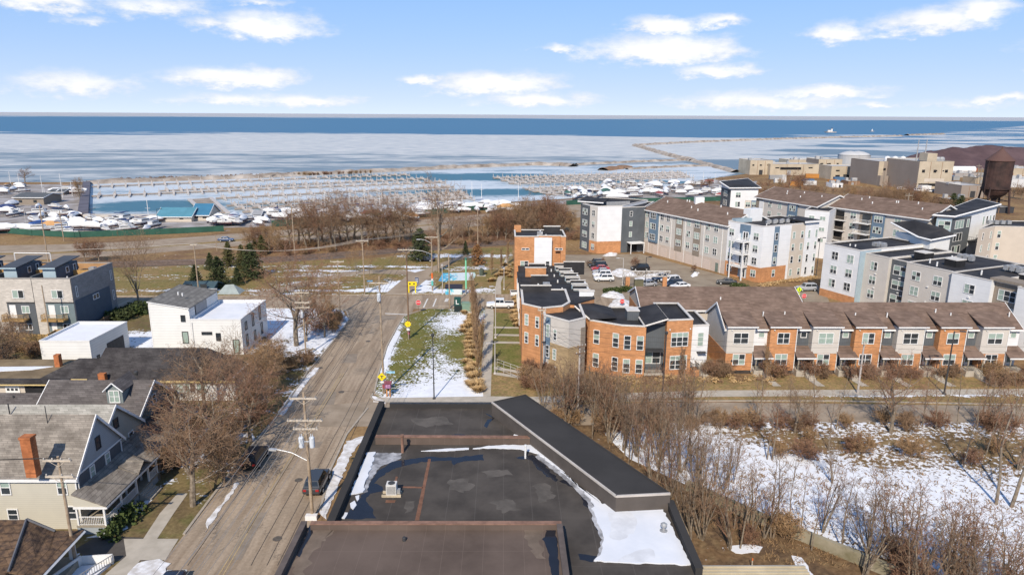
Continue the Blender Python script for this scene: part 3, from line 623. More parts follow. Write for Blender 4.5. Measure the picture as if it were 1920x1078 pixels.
class Bld:
    def __init__(s, name, label, cat, base, group=None):
        s.o = thing(name, label, cat, (base[0], base[1], 0), group=group); s.p = {}
    def m(s, part, m_):
        k = (part, m_.name)
        if k not in s.p: s.p[k] = (MB(), m_)
        return s.p[k][0]
    def done(s):
        for (part, _), (mb, m_) in s.p.items():
            for q in (mb.pieces() if len(mb.g) < 900 else [mb]): q.build(part, m_, s.o)
        return s.o
    def flat(s, pts, z0, z1, wm, rm=None, cm=None, par=0.45, th=0.3, wall='wall'):
        pts = [(p[0], p[1]) for p in ccw([(q[0], q[1]) for q in pts])]; rm = rm or BLACKR; cm = cm or COPE
        s.m(wall, wm).prism(pts, z0, z1 - par, False)
        inn = inset(pts, th); out = inset(pts, -0.06)
        s.m('roof', rm).poly([(p[0], p[1], z1 - par - .01) for p in inset(pts, th * .5)])
        n = len(pts); a = s.m(wall, wm); r = s.m('roof', rm); c = s.m('coping', cm)
        for i in range(n):
            j = (i + 1) % n
            a.add([(*pts[i], z1 - par), (*pts[j], z1 - par), (*pts[j], z1 - .1), (*pts[i], z1 - .1)], [(0, 1, 2, 3)])
            r.add([(*inn[j], z1 - par), (*inn[i], z1 - par), (*inn[i], z1 - .1), (*inn[j], z1 - .1)], [(0, 1, 2, 3)])
            c.add([(*out[i], z1 - .1), (*out[j], z1 - .1), (*inn[j], z1 - .1), (*inn[i], z1 - .1), (*out[i], z1 + .06), (*out[j], z1 + .06), (*inn[j], z1 + .06), (*inn[i], z1 + .06)],
                  [(0, 1, 5, 4), (4, 5, 6, 7), (2, 3, 7, 6), (3, 2, 1, 0)])
    def gable(s, p0, p1, D, z0, ze, zr, wm, rm, ov=0.45, rake=0.35, fm=None, tr=None, skew=(0, 0), fascia=True, zeb=None, hip=False):
        p0, p1 = Vector(p0[:2]), Vector(p1[:2]); d = (p1 - p0); L = d.length; d.normalize(); n = Vector((-d.y, d.x)); fm = fm or WHITE
        tr = D / 2 if tr is None else tr; zeb = ze if zeb is None else zeb
        P = lambda a, t, z: (p0.x + d.x * a + n.x * t, p0.y + d.y * a + n.y * t, z)
        a = [P(0, 0, z0), P(0, D, z0), P(0, D, zeb), P(0, tr, zr), P(0, 0, ze)]; b = [P(L, 0, z0), P(L, D, z0), P(L, D, zeb), P(L, tr, zr), P(L, 0, ze)]
        if hip: s.m('wall', wm).prism([q[:2] for q in (a[0], b[0], b[1], a[1])], z0, ze)
        else: s.m('wall', wm).add(a + b, [(0, 1, 2, 3, 4)[::-1], (5, 6, 7, 8, 9), (0, 5, 9, 4), (6, 1, 2, 7)])
        k = (zr - ze) / tr; kb = (zr - zeb) / (D - tr); e = 0.12
        f_ = [P(-rake, -ov, ze - ov * k + e), P(L + rake, -ov, ze - ov * k + e), P(L + rake - skew[1], tr, zr + e), P(-rake + skew[0], tr, zr + e)]
        g_ = [P(-rake + skew[0], tr, zr + e), P(L + rake - skew[1], tr, zr + e), P(L + rake, D + ov, zeb - ov * kb + e), P(-rake, D + ov, zeb - ov * kb + e)]
        s.m('roof', rm).slab(f_, 0.14).slab(g_, 0.14)
        if hip:
            if skew[1]: s.m('roof', rm).slab([f_[1], g_[2], f_[2]], 0.14)
            if skew[0]: s.m('roof', rm).slab([g_[3], f_[0], f_[3]], 0.14)
        if fascia:
            t = s.m('fascia', fm)
            t.wall(P(-rake, -ov - .01, 0), P(L + rake, -ov - .01, 0), ze - ov * k - .16, ze - ov * k + e + .01, .05, .04)
            for q, sg in (() if hip else ((-rake, 1), (L + rake, -1))):
                for (t0, zz0, t1, zz1) in ((-ov, ze - ov * k, tr, zr), (D + ov, zeb - ov * kb, tr, zr)):
                    A, B = P(q - sg * .05, t0, zz0), P(q - sg * .05, t1, zz1); A2, B2 = P(q + sg * .04, t0, zz0), P(q + sg * .04, t1, zz1)
                    t.add([(*A[:2], A[2] - .2), (*B[:2], B[2] - .2), (*B[:2], B[2] + .14), (*A[:2], A[2] + .14), (*A2[:2], A2[2] - .2), (*B2[:2], B2[2] - .2), (*B2[:2], B2[2] + .14), (*A2[:2], A2[2] + .14)],
                          [(0, 1, 2, 3), (7, 6, 5, 4), (0, 4, 5, 1), (1, 5, 6, 2), (2, 6, 7, 3), (3, 7, 4, 0)])
        return P
class Fac:
    """one wall of a building; s runs left to right as seen from outside"""
    def __init__(f, b, p0, p1):
        f.b = b; f.p0 = Vector(p0[:2]); f.p1 = Vector(p1[:2]); d = f.p1 - f.p0; f.L = d.length; f.d = d.normalized(); f.n = Vector((f.d.y, -f.d.x)); f.rz = math.atan2(f.d.y, f.d.x)
    def xy(f, s, out=0.0): return (f.p0.x + f.d.x * s + f.n.x * out, f.p0.y + f.d.y * s + f.n.y * out)
    def panel(f, s0, s1, z0, z1, part, m_, out=0.06, th=0.1): f.b.m(part, m_).wall(f.xy(s0), f.xy(s1), z0, z1, th, out); return f
    def win(f, s, z, w_, h_, nc=2, nr=2, var=None, out=0.0, dark=False):
        x, y = f.xy(s, out); return add_win(f.b.o, (x, y, z), f.rz, w_, h_, nc, nr, var, dark)
    def box(f, part, m_, s0, s1, o0, o1, z0, z1):
        f.b.m(part, m_).prism([f.xy(s0, o0), f.xy(s1, o0), f.xy(s1, o1), f.xy(s0, o1)], z0, z1); return f
    def rail(f, part, m_, s0, s1, o, z0, h=1.0, step=0.14, ends=True, back=0.0):
        mb = f.b.m(part, m_); q = [(s0, back), (s0, o), (s1, o), (s1, back)] if ends else [(s0, o), (s1, o)]
        for (a, oa), (c, oc) in zip(q, q[1:]):
            A = f.xy(a, oa); B = f.xy(c, oc); mb.wall(A, B, z0 + h - .06, z0 + h, .06); mb.wall(A, B, z0 + .05, z0 + .1, .05)
            L = math.dist(A, B); n = max(1, int(L / step))
            for i in range(n + 1):
                x = A[0] + (B[0] - A[0]) * i / n; y = A[1] + (B[1] - A[1]) * i / n; mb.obox((x, y), .035, .035, z0 + .1, z0 + h - .06, f.rz)
    def balcony(f, s0, s1, o, z0, part='balcony', m_=None, h=1.0, deckm=None, step=0.16):
        f.box('balcony', deckm or WHITE, s0, s1, 0, o, z0 - .2, z0); f.rail('railing', m_ or WHITE, s0 + .04, s1 - .04, o - .06, z0, h, step)
def vents(b, lst, m_=None, r=0.12, h=0.6):
    for (x, y, z) in lst: b.m('vent_pipe', m_ or WHITE); 
    for (x, y, z) in lst:
        mb = MB(); mb.cone((x, y, z), (x, y, z + h), r, r, 8); mb.build('vent_pipe', m_ or WHITE, b.o)
    for k in [k for k in b.p if k[0] == 'vent_pipe']: del b.p[k]
def hvac(b, p, z, sx=1.0, sy=1.0, h=0.9, rz=0, m_=None):
    mb = MB(); mb.obox(p, sx, sy, z + .12, z + h, rz); mb.obox(p, sx * 1.1, .12, z, z + .115, rz); mb.lathe((p[0], p[1], z + h + .005), [(sx * .36, 0), (sx * .36, .05), (sx * .1, .06)], 10)
    mb.build('condenser_unit', m_ or METALG, b.o)

# ================================================================= foreground flat roofed commercial building
FB = Bld('commercial_building', 'low commercial building with wide black flat roof, puddles and melting snow in the foreground', 'building', (0, 55))
MEMB = mat('roof_membrane_grey', (0.064, 0.056, 0.050), 0.9, 0.2, 0.3, c2=(0.090, 0.078, 0.068), pat='seams', spec=0.15, detail=8)
MEMB2 = mat('roof_membrane_brown', (0.105, 0.077, 0.062), 0.9, 0.2, 0.16, c2=(0.145, 0.108, 0.088), pat='seams', psize=0.62, spec=0.15, detail=8)
MEMB3 = mat('roof_membrane_new', (0.048, 0.045, 0.043), 0.85, 0.12, 0.2, spec=0.12, detail=6)
RUST = mat('rusty_coping', (0.235, 0.135, 0.095), 0.7, 0.25, 1.2, spec=0.2)
FWALL = mat('dark_brick_wall', (0.13, 0.10, 0.085), 0.9, 0.15, 0.8, pat='brick')
WET = mat('standing_water', (0.018, 0.020, 0.028), 0.16, 0.1, 1.0, spec=0.32)
ZR = 7.0
bl, br_, fl_ = G(718, 760, 7.6), G(958, 760, 7.6), G(630, 970, 7.6)
xl = -13.0
rb = G(1262, 938, 7.6); rf = G(1318, 1066, 7.6)
wA, wB, wC, wD = [G(*p, 8.5) for p in ((922, 754), (985, 740), (1257, 925), (1155, 930))]
main = [(xl, 70.3), (wA.x, 70.3), (wB.x - .4, wB.y - 1.2), (wC.x, wC.y), (rb.x, rb.y), (rf.x, rf.y - .3), (rf.x, 36), (xl, 36)]
FB.m('wall', FWALL).prism(main, 0, ZR - .02, False)
FB.m('roof', MEMB).poly([(p[0], p[1], ZR) for p in ccw(main)])
def parapet(b, a, c, z0, z1, th, wm, cm, part='parapet'):
    b.m(part, wm).wall(a, c, z0, z1, th); b.m('coping', cm).wall(a, c, z1 + .002, z1 + .07, th + .08, .04)
parapet(FB, (xl, 46.4), (xl, 70.3), ZR - .3, 7.65, .55, MEMB3, MEMB3)       # west edge, seen from inside as a thick dark band
parapet(FB, (xl + .6, 70.0), (wA.x, 70.0), ZR - .3, 7.5, .35, MEMB3, DARKM)
parapet(FB, (xl + .6, 61.5), (3.6, 61.3), ZR + .004, 7.75, .4, MEMB2, RUST)  # cross wall with rust coping
e0, e1 = Vector((rb.x, rb.y)), Vector((rf.x, rf.y))
parapet(FB, e1, e0, ZR - .3, 7.6, .5, MEMB3, MEMB3)
# raised wedge along the east side
wing = [(p.x, p.y) for p in (wA, wD, wC, wB)]
FB.m('wing_wall', mat('wing_upstand', (0.095, 0.08, 0.07), 0.85, 0.12, 0.5)).prism(wing, 6.0, 8.46, False)
FB.m('wing_roof', MEMB3).poly([(p[0], p[1], 8.5) for p in ccw(inset(wing, .1))])
for a, c in ((wA, wD), (wD, wC)): FB.m('metal_edge', mat('pale_metal_edge', (0.50, 0.45, 0.40), 0.5, 0.1, 1.0)).wall(a[:2], c[:2], 8.40, 8.56, .16, .05)
for a, c in ((wC, wB), (wB, wA)): FB.m('wing_edge', MEMB3).wall(a[:2], c[:2], 8.38, 8.55, .16, .04)
# near block, higher than the main roof
b0, b1 = G(575, 977, 8.75), G(1050, 977, 8.75)
blk = [(b0.x, b0.y), (b0.x, 30), (b1.x + .1, 30), (b1.x + .1, b1.y)]
FB.m('block_wall', FWALL).prism(blk, 0, 8.2, False)
FB.m('block_roof', MEMB2).poly([(p[0], p[1], 8.24) for p in ccw(blk)])
cb = ccw(blk)
parapet(FB, (b0.x, 30), (b0.x, b0.y), 8.2, 8.72, .35, MEMB2, mat('brown_coping', (0.12, 0.095, 0.082), 0.7, 0.15, 1))
parapet(FB, (b1.x + .1, b1.y), (b0.x + .35, b0.y), 8.2, 8.7, .35, MEMB2, RUST)
parapet(FB, (b1.x + .1, 30), (b1.x + .1, b1.y - .36), 8.2, 8.72, .35, MEMB2, MATS['brown_coping'])
# puddles, rust streaks and snow lying on the roof
def blob3(px, z, m_, name, b, jag=0.08, dome=0.0, seed=1):
    r_ = random.Random(seed); q = [G(u, v, z) for u, v in px]; pts = []
    for a, c in zip(q, q[1:] + q[:1]):
        n = max(1, int((c - a).length / 0.35))
        for i in range(n): p = a.lerp(c, i / n); pts.append((p.x + r_.uniform(-jag, jag), p.y + r_.uniform(-jag, jag)))
    pts = ccw(pts); mb = MB()
    if dome == 0: mb.poly([(x, y, z) for x, y in pts])
    else:
        cx = sum(p[0] for p in pts) / len(pts); cy = sum(p[1] for p in pts) / len(pts); n = len(pts)
        i1 = pts
        mb.add([(x, y, z) for x, y in pts] + [(x, y, z + dome) for x, y in i1], [(i, (i + 1) % n, n + (i + 1) % n, n + i) for i in range(n)] + [tuple(range(n, 2 * n))])
    return mb.build(name, m_, b.o)
blob3([(643, 972), (668, 940), (690, 915), (705, 885), (735, 865), (755, 862), (757, 873), (735, 880), (715, 893), (700, 905), (718, 912), (716, 921), (693, 925), (686, 938), (700, 955), (704, 972)], ZR + .006, WET, 'puddle', FB, .1)
blob3([(755, 862), (800, 856), (850, 857), (905, 852), (906, 862), (862, 866), (850, 872), (846, 862), (790, 866), (757, 872)], ZR + .006, WET, 'puddle', FB, .1, seed=2)
blob3([(705, 822), (726, 815), (760, 815), (790, 822), (750, 827)], ZR + .006, WET, 'puddle', FB, .1, seed=3)
blob3([(808, 824), (840, 815), (870, 814), (892, 823), (850, 826)], ZR + .006, WET, 'puddle', FB, .1, seed=4)
blob3([(1048, 902), (1068, 895), (1095, 925), (1118, 960), (1135, 990), (1132, 1012), (1120, 990), (1110, 960), (1095, 945), (1085, 918)], ZR + .006, WET, 'puddle', FB, .12, seed=5)
blob3([(960, 858), (1000, 853), (1022, 873), (1048, 900), (1040, 903), (1010, 880), (996, 862)], ZR + .006, WET, 'puddle', FB, .15, seed=6)
blob3([(1085, 1050), (1088, 1038), (1110, 1042), (1130, 1045), (1125, 1054)], ZR + .006, WET, 'puddle', FB, .15, seed=6)
blob3([(905, 772), (920, 778), (928, 784), (918, 792), (912, 802), (908, 798), (914, 786), (925, 784)], ZR + .006, WET, 'puddle', FB, .05, seed=7)
blob3([(582, 985), (590, 985), (580, 1010), (563, 1043), (556, 1042), (565, 1020)], 8.25, WET, 'puddle', FB, .08, seed=8)
blob3([(1020, 984), (1040, 984), (1045, 1015), (1050, 1078), (1034, 1090), (1030, 1040), (1018, 1010), (1024, 1000)], 8.25, WET, 'puddle', FB, .08, seed=9)
RSTK = mat('rust_streak', (0.19, 0.095, 0.06), 0.9, 0.25, 1.0)
for px in ([(803, 860), (808, 860), (786, 975), (778, 975)], [(752, 911), (792, 912), (792, 915), (752, 914)], [(742, 893), (746, 893), (741, 912), (736, 912)], [(724, 937), (742, 937), (740, 942), (722, 942)]):
    blob3(px, ZR + .010, RSTK, 'rust_stain', FB, .02)
RSNOW = mat('roof_snow', (0.80, 0.81, 0.84), 0.9, 0.06, 0.35, c2=(0.66, 0.68, 0.72), bump=0.25, spec=0.1)
blob3([(656, 928), (670, 896), (688, 849), (703, 848), (699, 868), (692, 888), (686, 905), (681, 924)], ZR + .012, RSNOW, 'roof_snow', FB, .1, .10, 11)
blob3([(640, 972), (648, 961), (653, 962), (646, 973)], ZR + .012, RSNOW, 'roof_snow', FB, .06, .06, 12)
blob3([(657, 945), (664, 940), (670, 947), (664, 955), (657, 951)], ZR + .012, RSNOW, 'roof_snow', FB, .08, .08, 13)
blob3([(667, 931), (673, 929), (674, 936), (669, 940)], ZR + .012, RSNOW, 'roof_snow', FB, .06, .06, 14)
blob3([(885, 841), (930, 836), (960, 835), (1000, 836), (1012, 836), (1022, 843), (1040, 868), (1060, 890), (1085, 913), (1112, 930), (1130, 945), (1180, 948), (1232, 944), (1240, 950), (1258, 985), (1296, 1060), (1115, 1053), (1128, 1035), (1133, 1010), (1122, 985), (1110, 955), (1113, 950), (1106, 935), (1081, 909), (1048, 880.5), (1029, 866), (1009, 852), (975, 842), (930, 841)], ZR + .016, RSNOW, 'roof_snow', FB, .09, .10, 15)
blob3([(790, 846), (830, 842), (880, 840), (880, 843), (830, 846)], ZR + .012, RSNOW, 'roof_snow', FB, .05, .06, 18)
SLUSH = mat('grey_slush', (.22, .22, .23), .6, .3, .9, c2=(.50, .50, .52), spec=.2)
blob3([(1010, 851), (1030, 865), (1049, 880), (1082, 908), (1107, 934), (1114, 955), (1126, 985), (1137, 1010), (1132, 1035), (1120, 1053), (1112, 1053), (1124, 1035), (1127, 1010), (1116, 985), (1106, 957), (1099, 938), (1074, 912), (1041, 884), (1022, 870), (1002, 855)], ZR + .009, SLUSH, 'slush', FB, .10, 0, 19)
blob3([(700, 849), (752, 849), (752, 859), (735, 866), (715, 874), (704, 886), (694, 903), (688, 922), (680, 924), (686, 900), (696, 870)], ZR + .009, SLUSH, 'slush', FB, .10, 0, 20)
GICE = mat('grey_ice', (.64, .645, .66), .6, .08, .6, c2=(.74, .745, .76), spec=.2)
blob3([(1140, 960), (1175, 955), (1195, 972), (1188, 998), (1160, 1012), (1142, 1006), (1146, 985)], ZR + .124, GICE, 'grey_ice', FB, .15, 0, 50)
blob3([(1160, 1052), (1180, 1036), (1214, 1026), (1232, 1040), (1226, 1055)], ZR + .124, GICE, 'grey_ice', FB, .15, 0, 51)
DUST = mat('dried_dust_stain', (.105, .092, .080), .95, .2, .8)
for k_, px in enumerate(([(840, 900), (870, 896), (890, 910), (868, 925), (845, 918)], [(920, 940), (960, 935), (975, 955), (940, 962)], [(1000, 910), (1025, 905), (1040, 930), (1015, 940)], [(760, 940), (775, 938), (772, 960), (758, 962)], [(770, 785), (830, 780), (850, 795), (790, 800)], [(900, 885), (950, 880), (960, 890), (915, 893)])): blob3(px, ZR + .004, DUST, 'dust_stain', FB, .2, 0, 30 + k_)
TDUST = mat('tan_dust_stain', (.17, .13, .10), .95, .25, .5)
blob3([(590, 983), (640, 983), (610, 1005), (585, 1040), (568, 1085), (545, 1090), (556, 1045), (575, 1012)], 8.246, TDUST, 'dust_stain', FB, .25, 0, 40); blob3([(980, 984), (1018, 984), (1014, 1010), (1022, 1050), (1000, 1040), (985, 1000)], 8.246, TDUST, 'dust_stain', FB, .2, 0, 41)
blob3([(960, 823), (964, 815), (975, 818), (990, 824)], ZR + .012, RSNOW, 'roof_snow', FB, .06, .08, 16)
# pipes standing on it
px_ = G(755, 848, ZR); FB.m('flue_pipe', RUST).cone((px_.x, px_.y, ZR), (px_.x, px_.y, ZR + 1.7), .14, .14, 8).cone((px_.x, px_.y, ZR + 1.7), (px_.x, px_.y, ZR + 1.8), .2, .2, 8)
px_ = G(985, 859, ZR); FB.m('white_vent_pipe', WHITE).cone((px_.x, px_.y, ZR), (px_.x, px_.y, ZR + 1.2), .09, .09, 8).cone((px_.x, px_.y, ZR + 1.2), (px_.x, px_.y, ZR + 1.36), .13, .13, 8)
px_ = G(1244, 997, ZR); FB.m('mushroom_vent', METALG).lathe((px_.x, px_.y, ZR), [(.3, 0), (.3, .14), (.12, .18), (.12, .5), (.24, .52), (.26, .68), (.12, .8)], 12)
px_ = G(758, 1013, 8.24); FB.m('drain_stub', DARKM).lathe((px_.x, px_.y, 8.24), [(.14, 0), (.14, .25), (.1, .3)], 8)
FB.done()
AC = thing('air_conditioner', 'white air conditioner on two timber rails on the grey flat roof', 'air conditioner', (G(735, 928, ZR).x, G(735, 928, ZR).y, ZR + .01))
a = MB(); a.box(-.42, .42, -.36, .36, .2, 1.12); a.build('case', mat('ac_white', (0.62, 0.6, 0.56), 0.6, 0.05, 2), AC, local=True)
a = MB()
for i in range(9): a.box(-.44, -.421, -.3 + i * .075, -.26 + i * .075, .3, 1.0); a.box(-.36 + i * .083, -.31 + i * .083, -.385, -.361, .3, 1.0)
a.build('grille', METALG, AC, local=True)
a = MB(); a.lathe((0, 0, 1.122), [(.3, 0), (.3, .03), (.26, .04), (.05, .05)], 14); a.build('fan_guard', DARKM, AC, local=True)
for y in (-.3, .3): a = MB(); a.box(-.8, .8, y - .07, y + .07, .0, .198); a.build('rail', mat('timber_rail', (0.5, 0.42, 0.3), 0.9, 0.15, 2), AC, local=True)
a = MB(); a.box(.45, .72, -.2, .1, .21, .6); a.build('switch_box', METALG, AC, local=True)
# ribbed metal roof beside it
sh0, sh1 = G(1066, 1056, 6.2), G(1512, 1073, 6.2)
SHD = Bld('metal_roof_shed', 'low shed with ribbed cream metal roof at the bottom edge', 'shed', ((sh0.x + sh1.x) / 2, 38))
RIB = mat('cream_ribbed_metal', (0.47, 0.40, 0.28), 0.6, 0.12, 0.6, spec=0.3)
mb = SHD.m('roof', RIB); y = sh0.y - .3; k = 0
while y > 34:
    z = 6.15 - (sh0.y - y) * 0.02; mb.box(5.1 if k else 5.1, 22.0, y - .33, y, z - .12, z - .03); mb.box(5.1, 22.0, y - .1, y - .0, z - .028, z + .07); y -= .34; k += 1
SHD.m('wall', mat('shed_wall', (0.3, 0.24, 0.17), 0.8, 0.1, 1)).box(5.3, 21.8, 34, sh0.y - .45, 0, 5.7)
SHD.m('gutter', METALG).box(5.1, 22.0, sh0.y - .28, sh0.y - .12, 6.0, 6.12)
SHD.done()
# ================================================================= houses on the left
CREAM = mat('cream_lap_siding', (0.52, 0.485, 0.40), 0.85, 0.04, 0.5, pat='siding')
SHADE_SKIRT = mat('shaded_gable_skirt_siding', (0.33, 0.355, 0.37), 0.85, 0.05, 0.5, pat='siding')  # puts the shade on the cream gable into colour; porch skirt shares it
GRSH = mat('grey_tan_shingle', (0.225, 0.195, 0.165), 0.95, 0.2, 0.9, pat='shingle', c2=(0.30, 0.265, 0.225), spec=0.1, detail=8)
LTSH = mat('pale_grey_shingle', (0.36, 0.345, 0.305), 0.95, 0.12, 0.7, pat='shingle', c2=(0.42, 0.40, 0.36), spec=0.1)
DKSH = mat('charcoal_shingle', (0.125, 0.11, 0.105), 0.95, 0.16, 0.6, pat='shingle', c2=(0.155, 0.138, 0.13), spec=0.1)
BKSH = mat('black_shingle', (0.055, 0.05, 0.052), 0.95, 0.25, 0.6, pat='shingle', c2=(0.078, 0.072, 0.072), spec=0.15)
BRSH = mat('dark_brown_shingle', (0.085, 0.062, 0.054), 0.95, 0.3, 2.2, pat='shingle', c2=(0.20, 0.125, 0.075), spec=0.1, detail=9)
CHBR = mat('red_orange_chimney_brick', (0.42, 0.15, 0.06), 0.9, 0.25, 1.2, pat='brick')

# cream house with the brick chimney
HX1 = -39.5
H1 = Bld('cream_house', 'cream lap-sided two storey house with orange brick chimney and covered front porch', 'house', (-48, 62))
P = H1.gable((-62, 58.2), (HX1, 58.2), 7.8, 0, 5.6, 9.75, CREAM, GRSH, ov=.35, rake=.3)
f = Fac(H1, (-62, 58.2), (HX1, 58.2))
f.win(f.L - 8.0, 4.35, .9, 1.5, 1, 2, 0); f.win(f.L - 6.55, 4.35, .95, 1.5, 1, 2, 4); f.win(f.L - 1.35, 4.35, .95, 1.5, 1, 2, 1)
f.win(f.L - 6.3, 1.55, 1.0, 1.2, 1, 2, 0); f.win(f.L - .75, 1.75, .85, 1.4, 1, 2, 0)
H1.m('fascia', WHITE).box(HX1 - .08, HX1 + .02, 58.12, 58.2, 0, 5.4)
g = Fac(H1, (HX1, 58.2), (HX1, 66.0))       # gable end towards the street
H1.m('gable_siding', SHADE_SKIRT).add([(HX1 + .05, 58.25, 3.9), (HX1 + .05, 65.95, 3.9), (HX1 + .05, 65.95, 5.55), (HX1 + .05, 62.1, 9.6), (HX1 + .05, 58.25, 5.55)], [(0, 1, 2, 3, 4)])  # cream gable overlaid in its shade colour
g.panel(.05, 7.75, 3.9, 5.35, 'gable_siding', DARKS, .08)
g.panel(0, 7.8, 5.35, 5.5, 'trim_band', WHITE, .11)
g.win(2.4, 4.65, .8, 1.25, 1, 2, 2, out=.08); g.win(5.0, 4.65, .8, 1.25, 1, 2, 2, out=.08); g.win(3.9, 6.9, .8, 1.3, 1, 2, 0, out=.06, dark=True)
# porch
px0, px1, pz = HX1, -36.7, 3.0
r = H1.m('porch_roof', GRSH); r.slab([(px1 + .25, 57.2, pz), (px1 + .25, 67.3, pz), (px0, 67.3, 4.2), (px0, 57.2, 4.2)], .12)
r.slab([(px1 + .3, 62.9, pz + .05), (px1 + .3, 64.2, 3.9), (px0 + 1, 64.2, 3.95), (px0 + 1.2, 62.9, 3.9)], .1); r.slab([(px1 + .3, 64.2, 3.9), (px1 + .3, 65.5, pz + .05), (px0 + 1.2, 65.5, 3.9), (px0 + 1, 64.2, 3.95)], .1)
t = H1.m('porch_fascia', WHITE); t.box(px1 + .2, px1 + .3, 57.2, 67.3, pz - .3, pz - .12); t.prism([(px0, 57.2), (px1 + .2, 57.2), (px1 + .2, 57.32), (px0, 57.32)], pz - .32, pz - .125)
H1.m('wall', CREAM).add([(px0, 57.28, pz - .1), (px1 + .2, 57.28, pz - .1), (px0, 57.28, 4.05)], [(0, 1, 2)])
fl = H1.m('porch_floor', mat('porch_floor_board', (0.3, 0.26, 0.2), 0.9, 0.1, 2)); fl.box(px0, px1, 57.3, 67.2, .75, .9); H1.m('porch_skirt', SHADE_SKIRT).box(px0, px1 - .05, 57.36, 67.14, 0, .745)
for y in (57.4, 60.2, 63.0, 65.4, 67.1): H1.m('porch_post', WHITE).box(px1 - .2, px1 - .04, y - .08, y + .08, .905, pz - .3)
H1.m('porch_post', WHITE).box(px0 + .1, px0 + .26, 57.32, 57.48, .905, pz - .3)
fr = Fac(H1, (px0, 57.42), (px1, 57.42)); fr.rail('porch_railing', WHITE, .25, 2.7, .03, .9, .9, .16, False)
fs = Fac(H1, (px1, 57.4), (px1, 67.1)); fs.rail('porch_railing', WHITE, .1, 5.4, -.06, .9, .85, .16, False); fs.rail('porch_railing', WHITE, 8.0, 9.7, -.06, .9, .85, .16, False)
for i in range(4): H1.m('porch_steps', CONC).box(px1 + .28 * i, px1 + .28 * (i + 1), 63.1, 65.3, 0, .74 - .18 * i)
chx = G(60, 880, 6.9); cm = MB(); cm.box(chx.x - .5, chx.x + .42, chx.y - .2, chx.y + .55, 6.2, 9.9); cm.box(chx.x - .56, chx.x + .48, chx.y - .26, chx.y + .61, 9.905, 10.1)
ch = cm.build('chimney', CHBR, H1.o); cm = MB(); cm.cone((chx.x - .05, chx.y + .2, 10.1), (chx.x - .05, chx.y + .2, 10.4), .16, .14, 8); cm.build('flue', mat('clay_flue', (0.35, 0.2, 0.12), 0.9, .1, 2), ch, local=False) if False else None
H1.m('vent_pipe', DARKM).cone((chx.x - 1.2, 61.5, 9.2), (chx.x - 1.2, 61.5, 11.0), .04, .04, 5)
H1.m('downspout', WHITE).box(HX1 + .06, HX1 + .15, 65.7, 65.8, 3.9, 5.3).box(HX1 + .06, HX1 + .15, 58.3, 58.4, 4.1, 5.4)
H1.done()

# corner of the near house with the leaf strewn roof
H2 = Bld('porch_house', 'near house with dark brown leaf-strewn hipped porch roof and white deck, bottom left corner', 'house', (-46, 46))
q = [G(0, 974, 4.6), G(50, 974, 4.6), G(158, 993, 3.0), G(75, 1082, 3.0), G(16, 1072, 3.6)]
A, B_, C_, D_, E_ = q
H2.m('roof', BRSH).slab([tuple(D_), tuple(C_), (G(103, 995, 3.3).x, G(103, 995, 3.3).y, 3.3), tuple(B_), (E_.x, E_.y, 3.62)], .14)
H2.m('roof', BRSH).slab([(E_.x, E_.y, 3.62), tuple(B_), (A.x - 12, A.y, 4.6), (A.x - 12, E_.y - 3, 3.4), (E_.x - 1, E_.y - 3, 3.2)], .14)
H2.m('roof_hip_cap', mat('blue_grey_hip_cap', (0.12, 0.12, 0.13), .7, .1, 1)).tube([(E_.x, E_.y, 3.66), (B_.x, B_.y, 4.66)], .1, 5)
H2.m('roof_hip_cap', MATS['blue_grey_hip_cap']).tube([(B_.x, B_.y, 4.66), (G(103, 995, 3.4).x, G(103, 995, 3.4).y, 3.4)], .12, 5)
H2.m('fascia', WHITE).tube([(C_.x, C_.y, 2.84), (D_.x, D_.y, 2.84)], .13, 4)
H2.m('wall', WHITEL).prism([(C_.x - 2.2, C_.y - .6), (D_.x - 2.2, D_.y), (D_.x - 2.2, 38), (-62, 38), (-62, C_.y - .6)], 0, 2.7)
pp = Vector((C_.x - .7, C_.y - .9)); H2.m('porch_post', WHITE).box(pp.x - .2, pp.x + .2, pp.y - .2, pp.y + .2, .8, 2.75)
d1, d2, d3 = G(152, 1042, 1.0), G(110, 1082, 1.0), G(210, 1040, .9)
H2.m('deck_wall', WHITE).wall((d1.x, d1.y), (d3.x, d3.y), .0, .95, .12); H2.m('deck_wall', WHITE).wall((d2.x - 1, d2.y - 1.2), (d1.x, d1.y), 0, 1.05, .12)
H2.m('deck', SNOW).prism([(d1.x + .1, d1.y - .2), (d3.x - .1, d3.y - .2), (d3.x - 1.2, d3.y - 5), (d1.x - 2, d1.y - 5)], 0, .22)
fd = Fac(H2, (d3.x - 2.2, d3.y - 5), (d3.x + .1, d3.y)); fd.rail('deck_railing', METALG, 0, fd.L, 0, .22, .75, .22, False)
H2.m('porch_floor', MATS['porch_floor_board']).prism([(C_.x - 2.2, C_.y - .7), (C_.x - .2, C_.y - .7), (D_.x - .2, D_.y), (D_.x - 2.2, D_.y)], 0, .8)
H2.m('porch_lamp', WHITE).lathe((G(112, 1035, 2.5).x, G(112, 1035, 2.5).y, 2.3), [(.05, 0), (.16, .1), (.16, .3), (.06, .42)], 8)
H2.done()

